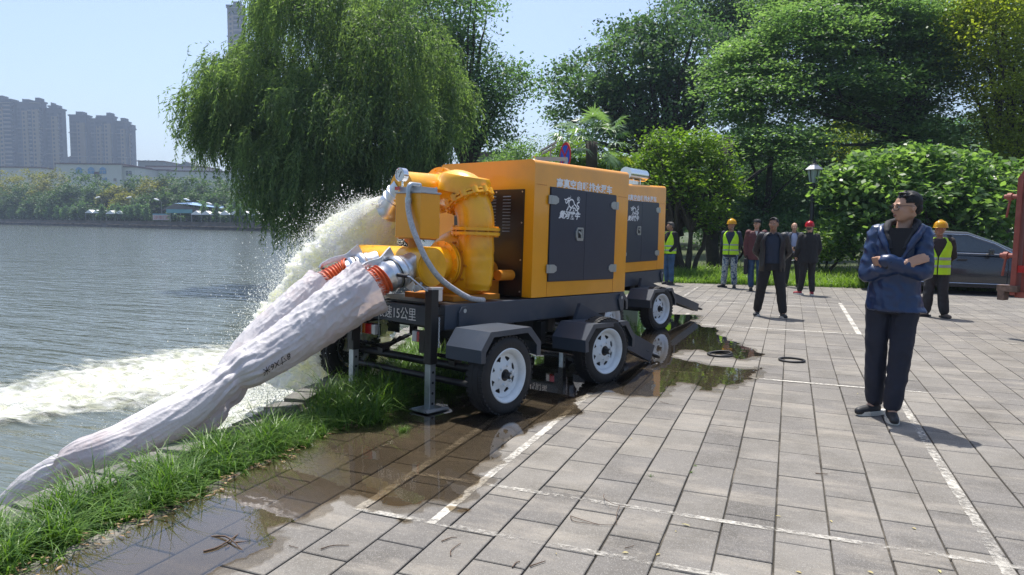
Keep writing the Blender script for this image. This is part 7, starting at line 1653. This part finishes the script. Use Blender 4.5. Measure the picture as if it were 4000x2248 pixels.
# towers
m_tan = pmat('tan_tower_render', (.21, .155, .10), .9, var=.06, vs=.1); m_hazegrey = pmat('haze_tinted_grey_render', (.072, .074, .092), .9, var=.08, vs=.1); m_slot = pmat('tower_recess', (.03, .03, .035), .9); m_band = pmat('tower_band', (.19, .17, .155), .9)  # wing grey has the blue of distant haze painted into its base colour
def tower(px0, D, label, bays, ybase=800, rear=7):
    t, k_, q = bld('tower_block', px0, D, label); X_ = lambda x: (x-px0)*k_; fl = 3.0
    V, F = [], []
    def q4(x0, x1, z0, z1, y):
        i = len(V); V.extend([(x0, y, z0), (x1, y, z0), (x1, y, z1), (x0, y, z1)]); F.append((i, i+1, i+2, i+3))
    Vb, Fb = [], []
    for (x0, x1, yt, tan0, tan1, set_) in bays:
        zt = PZ(D, (x0+x1)/2, yt); bm = BM(); box(bm, ((X_(x0)+X_(x1))/2, set_+rear/2, zt/2), (X_(x1)-X_(x0), rear, zt)); o = obj('wing', bm, m_hazegrey, t)
        bm = BM(); box(bm, ((X_(x0)+X_(x1))/2, set_+rear/2, zt+.6), (X_(x1)-X_(x0)+1.2, rear+1.2, 1.1)); box(bm, ((X_(x0)+X_(x1))/2+1, set_+rear/2, zt+2), ((X_(x1)-X_(x0))*.4, 6, 3)); obj('parapet', bm, m_hazegrey, o)
        bm = BM(); box(bm, ((X_(tan0)+X_(tan1))/2, set_-.3, (zt-5)/2), (X_(tan1)-X_(tan0), 1.2, zt-5)); obj('tan_bay', bm, m_tan, o)
        for z in np.arange(12, zt, fl*6): bm = BM(); box(bm, ((X_(x0)+X_(x1))/2, set_-.5, z), (X_(x1)-X_(x0)+.3, 1.8, .5)); obj('floor_band', bm, m_band, o)
        for z in np.arange(4, zt-3, fl):
            q4(X_(tan0)+.8, X_(tan0)+2.2, z, z+1.6, set_-.95)
            if tan0-x0 > 6:
                for f in np.linspace(x0+2, tan0-5, max(1, int((tan0-x0)/8))): q4(X_(f), X_(f)+2.0, z, z+1.7, set_-.06)
            if x1-tan1 > 6:
                for f in np.linspace(tan1+1.5, x1-5, max(1, int((x1-tan1)/8))): q4(X_(f), X_(f)+2.4, z, z+1.9, set_-.06); 
                i = len(Vb); a, b = X_(tan1)+.3, X_(x1)-.3
                Vb.extend([(a, set_-1.1, z-.5), (b, set_-1.1, z-.5), (b, set_-1.1, z+.5), (a, set_-1.1, z+.5)]); Fb.append((i, i+1, i+2, i+3))
    np_obj('windows', np.array(V), np.array(F), m_slot, t, kind='stuff')
    if Vb: np_obj('balconies', np.array(Vb), np.array(Fb), m_band, t, kind='stuff')
    return t
tower(110, 520, 'tall tan and grey tower block at the left edge of the picture', [(-60, 68, 400, 20, 36, 0), (76, 136, 411, 98, 120, 3), (142, 180, 408, 148, 172, 0), (186, 240, 432, 208, 232, 4), (69, 75, 404, 70, 72, 9), (137, 141, 410, 138, 139, 9), (181, 185, 418, 182, 183, 9)])
tower(400, 545, 'second tan and grey tower block, right of the first', [(288, 354, 460, 318, 348, 0), (361, 412, 472, 384, 404, 3), (414, 453, 464, 424, 448, 0), (460, 498, 482, 478, 494, 3), (500, 508, 505, 503, 505, 6), (355, 360, 474, 356, 358, 9), (454, 459, 482, 455, 457, 9)])
tower(934, 470, 'slate blue tower showing through the left side of the willow', [(907, 962, 50, 912, 930, 0)])
D0 = 560; t, k_, q = bld('apartment_block', 270, D0, 'lower hazy block between the two towers')
def X_(x): return (x-270)*k_
wbox(254, 292, 618, 0, 20, 'wall', m_hazegrey)
D0 = 62; t, k_, q = bld('park_building', 3035, D0, 'pale building with a window row glimpsed through the trees above the lantern')
def X_(x): return (x-3035)*k_
wbox(2990, 3085, 578, 0, 8, 'wall', m_wpl)
for x in (3005, 3025, 3045, 3065): bm = BM(); box(bm, (X_(x), -.05, PZ(D0, x, 603)), (15*k_, .1, 14*k_)); obj('window', bm, m_dwin, t)
D0 = 70; t, k_, q = bld('shed', 1930, D0, 'grey roofed shed glimpsed above the nearest trailer, right of the willow')
def X_(x): return (x-1930)*k_
wbox(1850, 2010, 618, 0, 8, 'wall', m_gw)
D0 = 40; t, k_, q = bld('shed', 2440, D0, 'pale shed glimpsed below the palm fronds')
def X_(x): return (x-2440)*k_
wbox(2400, 2500, 650, 0, 5, 'wall', m_wpl)

# ------------------------------------------------------------------ haze
bm = BM(); box(bm, (-620, 420, 62), (2700, 1500, 130))
for v in bm.verts: v.co.z = max(v.co.z, LZ-1.4)
hz = bpy.data.materials.new('haze'); hz.use_nodes = True; t = hz.node_tree; t.nodes.clear(); o_ = t.nodes.new('ShaderNodeOutputMaterial'); pv = t.nodes.new('ShaderNodeVolumePrincipled')
pv.inputs['Color'].default_value = (.62, .77, 1.0, 1); pv.inputs['Density'].default_value = .00050; pv.inputs['Anisotropy'].default_value = .3; t.links.new(pv.outputs[0], o_.inputs['Volume'])
hzo = obj('haze', bm, hz); hzo['kind'] = 'stuff'; hzo['label'] = 'thin pale blue summer haze over the lake'; hzo['category'] = 'haze'
